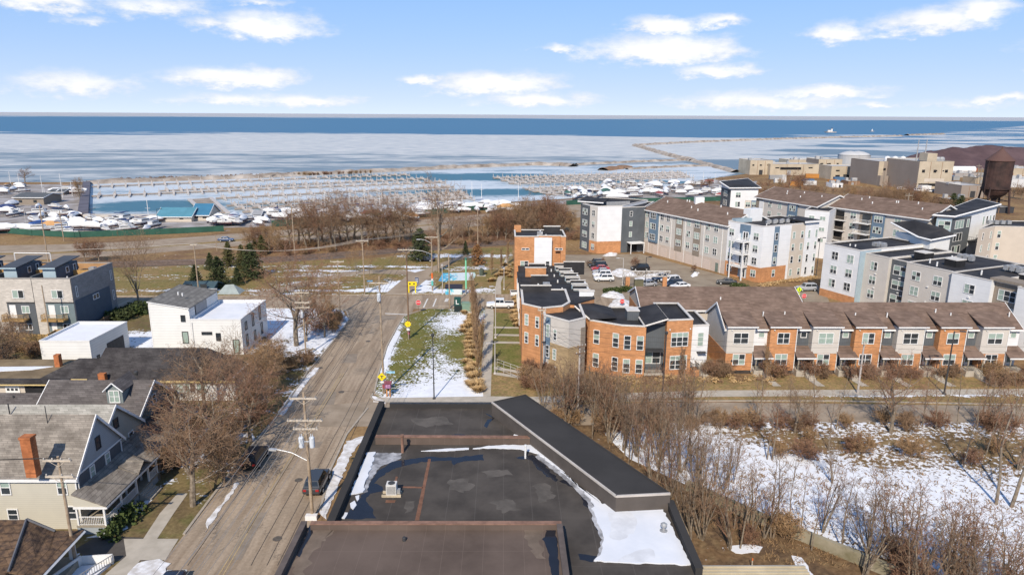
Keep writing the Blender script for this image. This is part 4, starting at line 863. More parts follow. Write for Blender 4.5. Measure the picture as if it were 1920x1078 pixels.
# pale roofed house behind the cream one
H3 = Bld('pale_roof_house', 'house with pale grey shingle roof just behind the cream house', 'house', (-46, 75))
a0 = G(212, 760, 8.6); H3.gable((-62, a0.y - 4.6), (a0.x, a0.y - 4.6), 9.2, 0, 4.9, 8.6, mat('olive_grey_siding', (0.36, 0.35, 0.30), .85, .05, .6, pat='siding'), LTSH, ov=.35, rake=.3)
f = Fac(H3, (a0.x, a0.y - 4.6), (a0.x, a0.y + 4.6)); f.win(4.6, 6.6, .9, 1.1, 1, 2, 0, dark=True); f.win(2.0, 3.9, 1, 1.3, 1, 2, 0); f.win(7, 3.9, 1, 1.3, 1, 2, 0)
H3.m('porch_roof', GRSH).slab([(a0.x + 2.9, a0.y - 4.6, 2.7), (a0.x + 2.9, a0.y + 4.6, 2.7), (a0.x, a0.y + 4.2, 4.1), (a0.x, a0.y - 4.2, 4.1)], .12)
H3.m('porch_fascia', WHITE).box(a0.x + 2.82, a0.x + 2.92, a0.y - 4.6, a0.y + 4.6, 2.42, 2.57)
for k in range(4): H3.m('porch_post', WHITE).box(a0.x + 2.6, a0.x + 2.76, a0.y - 4.4 + k * 2.9, a0.y - 4.24 + k * 2.9, .6, 2.5)
H3.m('porch_floor', MATS['porch_floor_board']).box(a0.x, a0.x + 2.8, a0.y - 4.5, a0.y + 4.5, 0, .6)
H3.m('vent_pipe', DARKM).cone((a0.x - 10, a0.y - 1, 7.8), (a0.x - 10, a0.y - 1, 9.2), .06, .06, 5)
H3.done()

# charcoal roofed house with one dormer
H4 = Bld('dormer_house', 'house with charcoal roof, single white-trimmed dormer and white porch posts', 'house', (-48, 85))
a0 = G(284, 714, 7.8); xl4 = G(116, 713, 7.8).x; yr = a0.y
P = H4.gable((xl4 - 1, yr - 6), (a0.x, yr - 6), 12, 0, 3.6, 7.8, mat('teal_grey_siding', (0.19, 0.22, 0.22), .85, .05, .6, pat='siding'), DKSH, ov=.4, rake=.35)
H4.gable((xl4 - 11, yr - 5.2), (xl4 - .7, yr - 5.2), 10.4, 0, 3.2, 6.2, MATS['teal_grey_siding'], DKSH, ov=.4, rake=.3)
f = Fac(H4, (a0.x, yr - 6), (a0.x, yr + 6)); f.win(6, 5.6, .9, 1.2, 1, 2, 0); f.win(3, 2.2, 1.0, 1.3, 1, 2, 0); f.win(9, 2.2, 1.0, 1.3, 1, 2, 0)
zz = 3.6
while zz < 7.8 and 3.6 + (G(217, 757, zz).y - (yr - 6)) * .7 > zz: zz += .05
dp = G(217, 757, zz); dx_, dy_ = dp.x, dp.y
H4.m('dormer_wall', MATS['teal_grey_siding']).prism([(dx_ - .9, dy_), (dx_ + .9, dy_), (dx_ + .9, dy_ + 3.2), (dx_ - .9, dy_ + 3.2)], zz - .3, zz + 1.75)
H4.m('dormer_wall', MATS['teal_grey_siding']).add([(dx_ - .9, dy_, zz + 1.75), (dx_ + .9, dy_, zz + 1.75), (dx_, dy_, zz + 2.5)], [(0, 1, 2)])
for sg in (-1, 1):
    s4 = [(dx_ + sg * 1.1, dy_ - .25, zz + 1.6), (dx_ + sg * 1.1, dy_ + 3.2, zz + 1.6), (dx_, dy_ + 3.6, zz + 2.62), (dx_, dy_ - .25, zz + 2.62)]
    H4.m('dormer_roof', DKSH).slab(s4 if sg > 0 else s4[::-1], .1)
    H4.m('dormer_trim', WHITE).tube([(dx_ + sg * 1.12, dy_ - .28, zz + 1.54), (dx_, dy_ - .28, zz + 2.56)], .08, 4)
add_win(H4.o, (dx_, dy_ - .01, zz + .9), 0, 1.2, 1.5, 2, 2, 2)
H4.m('porch_roof', DKSH).slab([(a0.x + 3.2, yr - 6, 2.6), (a0.x + 3.2, yr + 4, 2.6), (a0.x, yr + 4, 4.0), (a0.x, yr - 6, 4.0)], .12)
H4.m('porch_fascia', WHITE).box(a0.x + 3.1, a0.x + 3.22, yr - 6, yr + 4, 2.3, 2.46).box(a0.x - 4, a0.x + 3.1, yr - 6.1, yr - 6.0, 2.3, 2.46)
for k in range(4): H4.m('porch_post', WHITE).box(a0.x + 2.8, a0.x + 3.0, yr - 5.9 + k * 3.1, yr - 5.7 + k * 3.1, .4, 2.35)
H4.m('porch_floor', MATS['porch_floor_board']).box(a0.x, a0.x + 3.1, yr - 5.9, yr + 3.9, 0, .4)
vp = G(28, 760, 5.0); H4.m('vent_pipe', DARKM).cone((vp.x, vp.y, 4.4), (vp.x, vp.y, 6.2), .09, .09, 6)
H4.done()

# black roofed bungalow
H5 = Bld('black_roof_house', 'long low house with black shingle roof and pale yellow fascia', 'house', (-48, 95))
r0, r1 = G(212, 652, 6.6), G(388, 652, 6.6); e0, e1 = G(176, 709, 3.3), G(400, 711, 3.3); yr = (r0.y + r1.y) / 2
ye = (e0.y + e1.y) / 2
YFA = mat('yellow_fascia', (0.62, 0.47, 0.22), .7, .05, 2)
P = H5.gable((r0.x - 2.0, ye + .4), (r1.x + 4.5, ye + .4), 2 * (yr - ye - .4), 0, 3.35, 6.5, WHITEL, BKSH, ov=.4, rake=.2, fm=YFA, skew=(1.2, 4.6), hip=True)
H5.m('roof', BKSH).slab([(r0.x - 8.8, ye + .2, 3.2), (r0.x - 1.2, ye + .2, 3.2), (r0.x - .8, yr - .6, 5.3), (r0.x - 4.5, yr - .6, 5.3)], .14)
H5.m('wall', WHITEL).box(r0.x - 8.3, r0.x - 2.1, ye + .8, yr - .8, 0, 3.0); H5.m('fascia', YFA).box(r0.x - 8.8, r0.x - 2.3, ye + .1, ye + .18, 2.95, 3.2)
f = Fac(H5, (r0.x - 2, ye + .4), (r1.x + 4.5, ye + .4))
for i in range(4): f.win(f.L - 9.2 + i * 1.55, 1.9, 1.4, 1.5, 2, 2, wr.choice([0, 2, 3]))
for (u, v) in ((260, 663), (255, 700), (340, 657)): p = G(u, v, 5.5); H5.m('roof_vent', DARKM).lathe((p.x, p.y, HT(p, v + 3)), [(.2, 0), (.2, .3), (.28, .32), (.2, .5)], 8)
c5 = G(195, 712, 3.2); H5.m('chimney', CHBR).box(c5.x - .5, c5.x + .4, ye - .6, ye + .02, 0, 4.2)
H5.done()

# flat brown garage roof with white doors
GA = Bld('garage_row', 'flat garage row with brown roof, yellow trim and white doors', 'garage', (-78, 92))
a0, a1 = G(0, 710, 3.2), G(118, 712, 3.2); ga1 = a1.x + .8; yg = a0.y
GA.m('roof', mat('brown_tar_roof', (0.20, 0.145, 0.085), .95, .25, .3, c2=(.27, .2, .12), detail=8)).box(-92, ga1, yg, yg + 7.5, 3.0, 3.25)
GA.m('fascia', BKSH).box(-92, ga1 + .05, yg - .5, yg - .003, 2.6, 3.27); GA.m('trim', YFA).box(-92, ga1, yg - .53, yg - .45, 2.42, 2.595)
GA.m('wall', BEIGES).box(-92, ga1 - .3, yg + .3, yg + 7.3, 0, 2.99)
f = Fac(GA, (a0.x, yg + .3), (ga1 - .3, yg + .3))
f.panel(.3, 2.2, 0, 2.2, 'door', WHITE, .08)
for i in range(3): f.panel(.5 + i * .55, .85 + i * .55, 1.4, 1.75, 'door_glass', GLASS, .10)
f.panel(2.9, 6.2, 0, 2.3, 'open_bay', DARKF, .06); f.panel(8.2, f.L - .3, 0, 2.2, 'door', WHITE, .08)
cg = G(110, 686, 3.3); GA.m('chimney', CHBR).box(cg.x - .35, cg.x + .35, cg.y - .3, cg.y + .4, 3.26, 5.0)
GA.done()
snow_r = MB(); p0, p1, p2, p3 = G(-20, 697, 3.3), G(60, 693, 3.3), G(100, 687, 3.3), G(-10, 688, 3.3)
snow_r.slab([(p0.x, p0.y, 3.34), (p1.x, p1.y, 3.34), (p2.x, p2.y, 3.34), (p3.x, p3.y, 3.34)], .08); tag(snow_r.build('snow_patch', SNOW, local=True), kind='stuff')

GALVP = mat('pale_grey_pipe', (.5, .5, .5), .6, .05, 1)
# white modern garage and white modern house
WG = Bld('white_box_garage', 'plain white box garage with flat roof, behind the brown garage roof', 'garage', (-66, 104))
p0, p1 = G(82, 690), G(175, 690); zt = HT(p0, 641); zt2 = HT(p1, 637)
ptsg = [(p0.x, p0.y), (p1.x, p1.y), (p1.x + .4, p1.y + 10), (p0.x, p1.y + 10)]
WG.flat(ptsg, 0, (zt + zt2) / 2, WHITEL, SNOW, WHITE, .25, .2)
f = Fac(WG, (p1.x, p1.y), (p1.x + .4, p1.y + 10)); f.panel(4, 8.5, 0, 2.6, 'door', DARKM, .06); f.panel(1.2, 1.9, .4, 1.6, 'side_window', GLASS, .07)
WG.done()
WH = Bld('white_modern_house', 'white modern house with single-pitch grey roof and snowy roof terrace', 'house', (-50, 108))
z1, z2 = 9.6, 8.0
qa, qb = G(277, 567, 9.6), G(353, 580, 8.4); yb = qb.y + .3; xa, xb = qa.x + .2, qb.x
FRY = G(285, 655).y - 4.2; xw = G(447, 600, 6.0).x
FRY = G(353, 598, 6.0).y; xa = G(279, 600, HT((0, FRY), 600)).x
zl, zr_ = HT((xa, FRY), 567), HT((G(353, 580, 8).x, FRY), 579); xb = -FRY * 0 + G(353, 600, HT((0, FRY), 600)).x; zt6 = HT((xb, FRY), 599); xw = G(446, 603, zt6).x
Dp = 11.5
WH.m('wall', WHITEL).add([(xa, FRY, 0), (xb, FRY, 0), (xb, FRY, zr_), (xa, FRY, zl), (xa, FRY + Dp, 0), (xb, FRY + Dp, 0), (xb, FRY + Dp, zr_), (xa, FRY + Dp, zl)], [(0, 1, 2, 3), (1, 5, 6, 2), (5, 4, 7, 6), (4, 0, 3, 7)])
WH.m('roof', mat('mid_grey_shingle', (0.20, 0.19, 0.175), .95, .1, .8, pat='shingle', spec=.1)).slab([(xa - .15, FRY - .1, zl + .16), (xb + .25, FRY - .1, zr_ + .12), (xb + .25, FRY + Dp + .1, zr_ + .12), (xa - .15, FRY + Dp + .1, zl + .16)], .12)
WH.m('fascia', WHITE).tube([(xa - .15, FRY - .12, zl + .05), (xb + .2, FRY - .12, zr_ + .02)], .08, 4)
WH.flat([(xb, FRY), (xw, FRY), (xw, FRY + 12), (xb, FRY + 12)], 0, zt6, WHITEL, RSNOW, WHITE, .35, .25)
f = Fac(WH, (xa, FRY), (xb, FRY)); f.win(f.L - .95, zr_ - 1.6, .75, 1.1, 1, 1, 0, dark=True); f.win(f.L - .9, 2.9, 1.0, 2.0, 1, 1, 3, dark=True)
f = Fac(WH, (xb, FRY), (xw, FRY)); f.win(2.6, zt6 - 2.3, 1.7, .5, 2, 1, 0, dark=True); f.win(4.4, zt6 - 2.9, .8, 1.3, 1, 1, 4, dark=True); f.win(f.L - 1.0, 1.4, 1.0, 2.4, 1, 1, 3, dark=True)
f = Fac(WH, (xw, FRY), (xw, FRY + 12))
for s, z, h in ((2.0, 1.8, 2.0), (5.2, 4.4, 2.2), (8.6, 4.6, 2.4), (5.6, 1.5, 1.8), (9, 1.7, 2.0), (2.0, 4.3, 1.4)): f.win(s, z, .9, h, 1, 1, 0, dark=True)
f = Fac(WH, (xb, FRY), (xb, FRY + Dp)); f.panel(2.4, 6.8, zt6 - .3, zt6 + 1.9, 'terrace_door', mat('grey_glass_door', (0.2, 0.22, 0.24), .3, .1, 1), .06); f.panel(2.3, 2.5, zt6 - .3, zt6 + 1.95, 'terrace_door_frame', DARKM, .08)
for (u, v) in ((334, 551), (342, 553)): p = G(u, v, 9); vents(WH, [(p.x, p.y, HT(p, v + 2))], r=.12, h=.5)
for (x_, z_) in ((xa, zl), (xb, zr_), (xw - .1, zt6)): WH.m('corner_trim', WHITE).box(x_ - .02, x_ + .12, FRY - .03, FRY - .002, 0, z_ - .4)
WH.m('downpipe', GALVP).box(xb + .35, xb + .43, FRY - .1, FRY - .02, 0, zt6 - .5); WH.m('gutter', GALVP).box(xa, xb, FRY + Dp + .1, FRY + Dp + .2, 8.0, 8.1)
WH.done()

# grey townhouses with roof decks
GT = Bld('grey_townhouses', 'row of pale grey and slate townhouses with roof decks and wooden balconies', 'townhouses', (-90, 122))
GTB = mat('warm_grey_brick', (0.54, 0.495, 0.44), .9, .05, .6, pat='brick'); GTSHADE = mat('shaded_grey_brick', (0.25, 0.235, 0.225), .9, .08, .6, pat='brick')  # second brick is a darker copy, shade of the side wall in colour
TEAL = mat('slate_teal_siding', (0.17, 0.215, 0.225), .85, .06, .6, pat='siding')
q0 = G(139, 627); GY = q0.y; xr = q0.x; zt = HT((xr, GY), 522); xr = G(126, 524, zt).x
DX = 13.2
GT.flat([(xr - 22, GY), (xr, GY), (xr, GY + DX), (xr - 22, GY + DX)], 0, zt, GTB, mat('deck_boards', (0.40, 0.24, 0.12), .9, .12, 1.0, pat='board'), mat('grey_coping', (.3, .28, .26), .8, .1, 1), 1.0, .25)
f = Fac(GT, (xr, GY), (xr, GY + DX)); f.panel(0, f.L, 0, zt - .1, 'side_wall', GTSHADE, .03); f.panel(.4, f.L - 2.0, 0, zt * .60, 'side_siding', mat('shade_navy_siding', (0.085, 0.105, 0.13), .85, .08, .6, pat='siding'), .08)  # right-hand wall and its siding carry their shade as darker colour
f.win(6.5, zt * .52, 1.9, 1.0, 2, 1, 0, out=.08); f.win(f.L - 1.0, zt * .78, .5, 1.9, 1, 1, 0, out=.03); f.win(f.L - 1.0, zt * .40, .5, 1.9, 1, 1, 0, out=.03); f.win(1.2, zt * .74, .5, 1.9, 1, 1, 0, out=.03)
f = Fac(GT, (xr - 22, GY), (xr, GY))
UW = 6.75
for i in range(3):
    s1 = f.L - i * UW; s0 = s1 - UW
    f.panel(s0 + 1.9, s1 - .02, 0, zt * .56, 'lower_siding', TEAL if i != 1 else DARKS, .03); f.panel(s0 + 1.9, s1 + .02, zt * .56, zt * .58, 'overhang', DARKM, .1)
    f.win(s1 - 2.6, zt * .72, 2.0, 1.5, 2, 1, 3); f.win(s1 - 1.7, zt * .45, 1.4, 1.35, 2, 1, 1, out=.03); f.win(s1 - 1.7, zt * .14, 1.4, 1.2, 2, 1, 0, out=.03)
    f.panel(s1 - 4.5, s1 - 3.4, zt * .30, zt * .53, 'balcony_door', WHITE, .06); f.panel(s1 - 4.4, s1 - 3.5, 0, 2.2, 'door', WHITE, .06)
    f.balcony(s1 - 5.2, s1 - 1.3, 1.5, zt * .29, m_=WOODP, deckm=WOODP)
    f.panel(s0 - .04, s0 + .04, 0, zt - .1, 'party_joint', DARKM, .02)
    # stair head on the roof
    sx0, sx1 = xr - i * UW - 5.6, xr - i * UW - 3.4; y0, y1 = GY + 1.6, GY + 8.0; zf = zt - 1.0
    GT.m('stair_head', LBLUES).prism([(sx0, y0), (sx1, y0), (sx1, y1), (sx0, y1)], zf, zf + 2.5)
    GT.m('stair_head_side', MATS['shade_navy_siding']).box(sx1 + .002, sx1 + .06, y0 + .05, y1, zf, zf + 2.5)  # right face darkened in colour like the shaded end wall
    GT.m('stair_head_roof', mat('dark_sheet_roof', (0.07, 0.075, 0.085), .6, .1, .5)).slab([(sx0 - .35, y0 - .5, zf + 2.62), (sx1 + .35, y0 - .5, zf + 2.62), (sx1 + .35, y1 + .5, zf + 3.3), (sx0 - .35, y1 + .5, zf + 3.3)], .15)
    GT.m('stair_head_fascia', LBLUES).box(sx0 - .36, sx1 + .36, y0 - .56, y0 - .505, zf + 2.35, zf + 2.6)
    add_win(GT.o, (sx1 + .065, y0 + 3.2, zf + 1.5), R(90), .9, 1.1, 1, 1, 0); add_win(GT.o, (sx1 + .065, y0 + 5.4, zf + 1.2), R(90), .8, 1.9, 1, 1, 0)
    GT.m('deck_fence', WOODP).box(sx1 + .2, xr - i * UW - .4, GY + 6.2, GY + 6.3, zf, zf + 1.1)
    if i: GT.m('party_parapet', DARKS).box(xr - i * UW - .2, xr - i * UW + .2, GY + .1, GY + DX, zf, zt + .3)
GT.m('pergola', WHITE).tube([(xr - 16, GY + 10, zt - 1), (xr - 16, GY + 10, zt + 2.4), (xr - 9.4, GY + 10, zt + 2.4), (xr - 9.4, GY + 10, zt - 1)], .1, 4)
vents(GT, [(xr - 1.4, GY + 1.5, zt - .9)], h=.9); hvac(GT, (xr - 1.6, GY + 9.5), zt - .98)
GT.done()

# ================================================================= brown roofed row houses on the right
YF, YR, X0R, X1R = 98.7, 99.9, 33.5, 78.4
RW = Bld('row_house_terrace', 'long brick and grey row house terrace with brown roof and seven porches facing the street', 'row houses', (56, 104))
BRK2 = BRICK
RW.gable((X0R, YR), (X1R, YR), 109.4 - YR, 0, 7.0, 9.65, GREYS, SHING, ov=.5, rake=.25, tr=104.3 - YR, zeb=6.7)
slope = (9.65 - 7.0) / (104.3 - YR)
RW.m('brick_base', BRICK).box(X0R - .07, X0R - .002, YF, 109.3, 0, 3.3)
RW.m('wall', GREYS).box(X0R - .05, X0R + .3, YF, YR - .01, 3.301, 6.9)
bays = [X0R + 6.4 * i for i in range(7)]
styles = ['g', 'b', 'g', 'b', 'g', 'b', 'g']
GREEN_D = mat('storm_door_glass', (0.16, 0.2, 0.17), .2, .1, 1, spec=.5)
for i, bx in enumerate(bays):
    x1 = bx + 4.05; low = i
    RW.m('bay_brick', BRICK).box(bx, x1, YF, YR + .2, .55, 3.25 if styles[i] == 'g' else 7.3)
    if styles[i] == 'g': RW.m('bay_siding', GREYS).box(bx - .02, x1 + .02, YF - .03, YR + .2, 3.252, 7.3)
    RW.m('foundation', mat('dark_foundation', (0.06, 0.05, 0.045), .9, .2, 1)).box(bx + .05, x1 - .05, YF + .06, YR, 0, .548)
    RW.m('bay_roof', SHING).slab([(bx - .2, YF - .35, 7.55), (x1 + .35, YF - .35, 7.55), (x1 + .35, 102.6, 8.77), (bx - .2, 102.6, 8.77)], .16)
    RW.m('gutter', WHITE).box(bx - .22, x1 + .38, YF - .45, YF - .352, 7.36, 7.54)
    RW.m('bay_soffit', WHITE).box(bx - .15, x1 + .3, YF - .35, YF + .02, 7.302, 7.36)
    RW.m('downspout', WHITE).box(x1 - .14, x1 - .04, YF - .13, YF - .04, .3, 7.3)
    f = Fac(RW, (bx, YF - .03), (x1, YF - .03)); f.win(2.0, 5.65, 1.85 if styles[i] == 'b' else 2.3, 1.75, 2, 2); f.win(1.95, 2.3, 1.9, 1.75, 2, 2, out=-.03)
    RW.m('wall_light', WHITE).lathe((bx + .55, YF - .12, 6.85), [(.05, 0), (.12, .05), (.12, .12), (.05, .16)], 8)
    # recess with porch
    r0 = x1; r1 = bays[i + 1] if i < 6 else X1R; dk = WHITES if i in (0, 6) else DARKS
    RW.m('recess_siding', dk).box(r0 - .0, r1, YR - .06, YR - .003, 1.0, 6.95)
    RW.m('recess_gutter', WHITE).box(r0 - .02, r1 + .02, YR - .62, YR - .5, 6.58, 6.74)
    f = Fac(RW, (r0, YR - .06), (r1, YR - .06)); w_ = r1 - r0
    f.win(w_ * .62, 5.85, .95, .95, 1, 1)
    py = 97.3
    RW.m('porch_roof', SHING).slab([(r0 - .25, py, 3.0), (r1 + .3, py, 3.0), (r1 + .1, YR, 4.15), (r0 - .05, YR, 4.15)], .1)
    RW.m('porch_fascia', WHITE).box(r0 - .26, r1 + .31, py - .08, py - .005, 2.82, 3.02)
    RW.m('porch_floor', CONC).box(r0 - .1, r1 + .1, py + .1, YF - .01, .0, 1.0); RW.m('porch_floor', CONC).box(r0 + .01, r1 - .01, YF, YR - .07, 0, 1.0)
    WP = mat('weathered_post', (0.33, 0.29, 0.22), .9, .1, 1)
    for xx in (r0 + .12, r1 - .02): RW.m('porch_post', WP).box(xx - .07, xx + .07, py + .16, py + .30, 1.002, 2.85)
    f.panel(w_ * .42, w_ * .42 + .95, 1.0, 3.1, 'door', WHITE, .05); f.panel(w_ * .42 + .2, w_ * .42 + .75, 1.5, 2.9, 'door_glass', GREEN_D, .07)
    fr = Fac(RW, (r0, py + .12), (r1, py + .12)); fr.rail('porch_railing', DARKM, .15, w_ * .45, 0, 1.0, .9, .18, False)
    sx0, sx1 = r0 + w_ * .5, r0 + w_ * .5 + 1.15
    for k in range(5): RW.m('porch_steps', CONC).box(sx0 + .28 * k * .0, sx1, py + .1 - .3 * (k + 1), py + .1 - .3 * k, 0, .83 - .166 * k)
    for xx in (sx0, sx1): RW.m('step_railing', DARKM).tube([(xx, py + .1, 1.9), (xx, py - 1.4, 1.0), (xx, py - 1.4, .05)], .03, 4)
    sheet('front_walk', [(sx0, py - 1.3), (sx1, py - 1.3), (sx1 + .3, 93.6), (sx0 + .3, 93.6)], .045, CONC, px=False)
vents(RW, [(X0R + 6.2 + dx_, 101.7 + dy_, 8.2 + dy_ * .5) for dx_, dy_ in ((0, 0), (3.3, 0), (14.1, -.2), (19.0, -.2), (26.9, .6), (28.8, -.2), (38, 0), (47 - 6, -.1))][:7], r=.09, h=.75)
pn = MB(); pn.box(X0R + .8, X0R + 1.7, YF - .075, YF - .035, 1.9, 2.25); RW_sign = pn.build('house_number_plate', mat('plate_dark', (0.06, 0.055, 0.05), .6, .1, 2), RW.o)
RW.done()
# second terrace behind
b0, b1 = G(1203, 581, 6.2), G(1490, 581, 6.2); bt = G(1188, 541, 8.6)
RB = Bld('row_house_terrace', 'second brown-roofed terrace standing behind and left of the long row houses', 'row houses', ((b0.x + b1.x) / 2, b0.y + 5))
RB.gable((b0.x + .1, b0.y + .4), (G(1490, 560, 7).x, b0.y + .4), 11.6, 0, 6.3, 8.75, BEIGES, SHING, ov=.5, rake=.25, tr=5.3)
f = Fac(RB, (b0.x, b0.y + .4), (b1.x, b0.y + .4)); f.panel(0, 2.2, 0, 6, 'bay_brick', BRICK, .3); f.panel(0, f.L, 5.95, 6.15, 'trim_band', WHITE, .1)
g = Fac(RB, (b0.x + .1, b0.y + 12), (b0.x + .1, b0.y + .4)); g.panel(.2, 11.4, 0, 5.5, 'side_brick', BRICK, .05)
vents(RB, [(b0.x + 14, b0.y + 2.5, 7.2)], h=.6)
RB.done()
# ================================================================= brick townhouses in the middle
EC = Bld('brick_townhouses', 'orange brick and grey townhouse block with black butterfly roofs on the corner', 'townhouses', (16, 100))
e1 = [(11.2, 107.5), (11.2, 103.0), (12.9, 100.0), (17.3, 97.3), (20.8, 96.8), (20.8, 107.5)]
EC.flat(e1, 0, 8.05, BRICK, par=.5)
EC.m('wall', BRICK).add([(11.1, 103.1, 7.9), (12.8, 99.9, 7.9), (12.8, 99.9, 8.2), (11.1, 103.1, 9.3)], [(0, 1, 2, 3)])
EC.m('butterfly_roof', BLACKR).slab([(12.85, 99.8, 8.28), (17.2, 101.5, 8.0), (17.2, 107.4, 8.0), (11.0, 107.4, 9.4), (10.9, 103.1, 9.4)], .14)
EC.m('roof_edge', COPE).tube([(10.9, 103.0, 9.36), (12.82, 99.72, 8.24)], .15, 4)
EC.flat([(20.8, 98.6), (24.0, 98.6), (24.0, 107.4), (20.8, 107.4)], 0, 8.0, DARKS, par=.3)
EC.flat([(24.0, 97.6), (28.0, 98.2), (28.0, 107.4), (24.0, 107.4)], 0, 8.75, BRICK, par=.4)
EC.flat([(28.0, 99.0), (30.8, 99.4), (30.8, 107.4), (28.0, 107.4)], 0, 7.5, WHITES, par=.3)
EC.m('butterfly_roof', BLACKR).slab([(20.7, 96.7, 8.2), (24.1, 97.5, 9.0), (24.1, 106, 9.0), (20.7, 106, 8.2)], .15)
EC.m('roof_edge', COPE).tube([(20.6, 96.62, 8.14), (24.1, 97.42, 8.95)], .15, 4)
f = Fac(EC, (12.9, 100.0), (17.3, 97.3))
for s in (1.2, 4.3):
    for z in (5.6, 1.9): f.win(s, z, 1.0, 2.2, 1, 3)
f = Fac(EC, (17.3, 97.3), (20.8, 96.8))
for s in (.9, 2.75):
    for z in (5.45, 1.8): f.win(s, z, 1.05, 2.2, 1, 3)
f = Fac(EC, (20.8, 98.6), (24.0, 98.6)); f.win(1.5, 2.6, 2.5, 1.9, 2, 2, 3); f.panel(.1, 2.9, 3.9, 4.1, 'porch_canopy', DARKM, 1.3, 1.25); f.box('porch_floor', CONC, .1, 3.0, .05, 1.6, .3, .7); f.rail('porch_railing', DARKM, .2, 2.9, 1.5, .7, .9, .2)
f.box('porch_post', DARKM, .1, .2, 1.25, 1.35, .7, 3.88)
f = Fac(EC, (24.0, 97.6), (28.0, 98.2))
for z in (5.7, 2.1): f.win(2.1, z, 2.7, 2.2, 3, 3)
for s in (.4, 3.6): f.box('wall_light', WHITE, s, s + .15, .02, .15, 7.2, 7.4)
f = Fac(EC, (28.0, 99.0), (30.8, 99.4)); f.win(1.6, 5.3, 1.0, 2.2, 1, 3, 3); f.panel(1.2, 2.2, 1.0, 3.1, 'door', WHITE, .08); f.panel(1.1, 2.4, 3.3, 3.4, 'door_canopy', DARKM, .8, .75)
f.box('porch_floor', BRICK, .1, 1.1, .05, 1.5, 0, .98); f.box('porch_floor', CONC, 1.1, 2.4, .05, 1.0, 0, .98)
for k in range(5): f.box('porch_steps', CONC, 1.15, 2.3, 1.0 + .35 * k, 1.35 + .35 * k, 0, .8 - .16 * k)
f.rail('porch_railing', DARKM, .15, 1.05, 1.4, .98, .9, .2)
for s in (1.1, 2.4): f.b.m('step_railing', DARKM).tube([(*f.xy(s, 1.0), 1.9), (*f.xy(s, 2.8), .95), (*f.xy(s, 2.8), .05)], .03, 4)
EC.m('skylight', mat('skylight_glass', (0.25, 0.3, 0.36), .2, .1, 1, spec=.5)).box(15.4, 17.2, 103.2, 104.6, 7.56, 7.8)
EC.m('roof_hatch', DARKS).box(18.8, 20.6, 101.5, 103.4, 7.56, 9.0); EC.m('roof_hatch_cap', COPE).box(18.7, 20.7, 101.4, 103.5, 9.003, 9.1)
vents(EC, [(20.9 - .1 + .4, 102.0, 7.7), (15.2, 105.2, 7.6)], r=.15, h=.5)
# west wing: stepped black roof running back to the three storey end block
wa, wb_, wc_ = G(979, 569, 9.8), G(1016, 577.5, 9.8), G(1069, 566, 9.8)
wx0 = wa.x
EC.flat([(wa.x, wa.y), (wb_.x, wb_.y), (wb_.x + 3.3, wb_.y + 1.2), (wc_.x, wc_.y), (wc_.x, 112), (wa.x, 112)], 0, 9.8, BRICK, par=.2)
f = Fac(EC, (wa.x, wa.y), (wb_.x, wb_.y))
for s, n_ in ((.95, 1), (3.05, 1)):
    for z in (7.4, 4.5): f.win(s if s < f.L - .5 else f.L - .5, z, .75, 1.8, 1, 3)
ga_, gb_, gc_ = G(1020, 590, 9.2), G(1067, 603, 9.2), G(1098, 595.5, 9.2)
EC.flat([(ga_.x, ga_.y), (gb_.x, gb_.y), (gc_.x, gc_.y), (gc_.x, 112), (ga_.x, 112)], 0, 9.2, GREYS, par=.35)
f = Fac(EC, (ga_.x, ga_.y), (gb_.x, gb_.y)); f2 = Fac(EC, (gb_.x, gb_.y), (gc_.x, gc_.y))
f.panel(1.1 - .0, f.L, 0, 5.2, 'tan_brick_base', TANBR, .05); f2.panel(0, f2.L, 0, 5.2, 'tan_brick_base', TANBR, .05)
f.panel(.55, 1.35, 2.6, 9.0, 'blue_panel', BLUES, .12); f.win(.95, 7.0, .75, 2.0, 1, 3, 2, out=.12); f.win(.95, 3.8, .75, 1.9, 1, 3, 0, out=.12); f.win(2.3, 6.6, .7, 1.7, 1, 3); f.win(2.3, 3.6, .7, 1.7, 1, 3, out=.05); f.win(2.3, .95, .7, 1.6, 1, 3, out=.05)
f2.panel(f2.L - .9, f2.L, 0, 7.8, 'dark_recess', TAUPE, .08); f.panel(0, .5, 5.0, 5.1, 'small_balcony', DARKM, .6, .58)
steps = [(112, 122, 8.4, 14.2), (122, 131, 7.4, 13.9), (131, 140, 6.4, 13.6), (140, 150, 5.5, 13.3)]
prev = 9.4
EC.m('roof', BLACKR)
EC.flat([(wx0 + .2, 104.6), (10.9, 104.0), (14.5, 107.6), (14.5, 112), (wx0 + .2, 112)], 0, 9.42, BRICK, BLACKR, BLACKR, par=.05, th=.1)
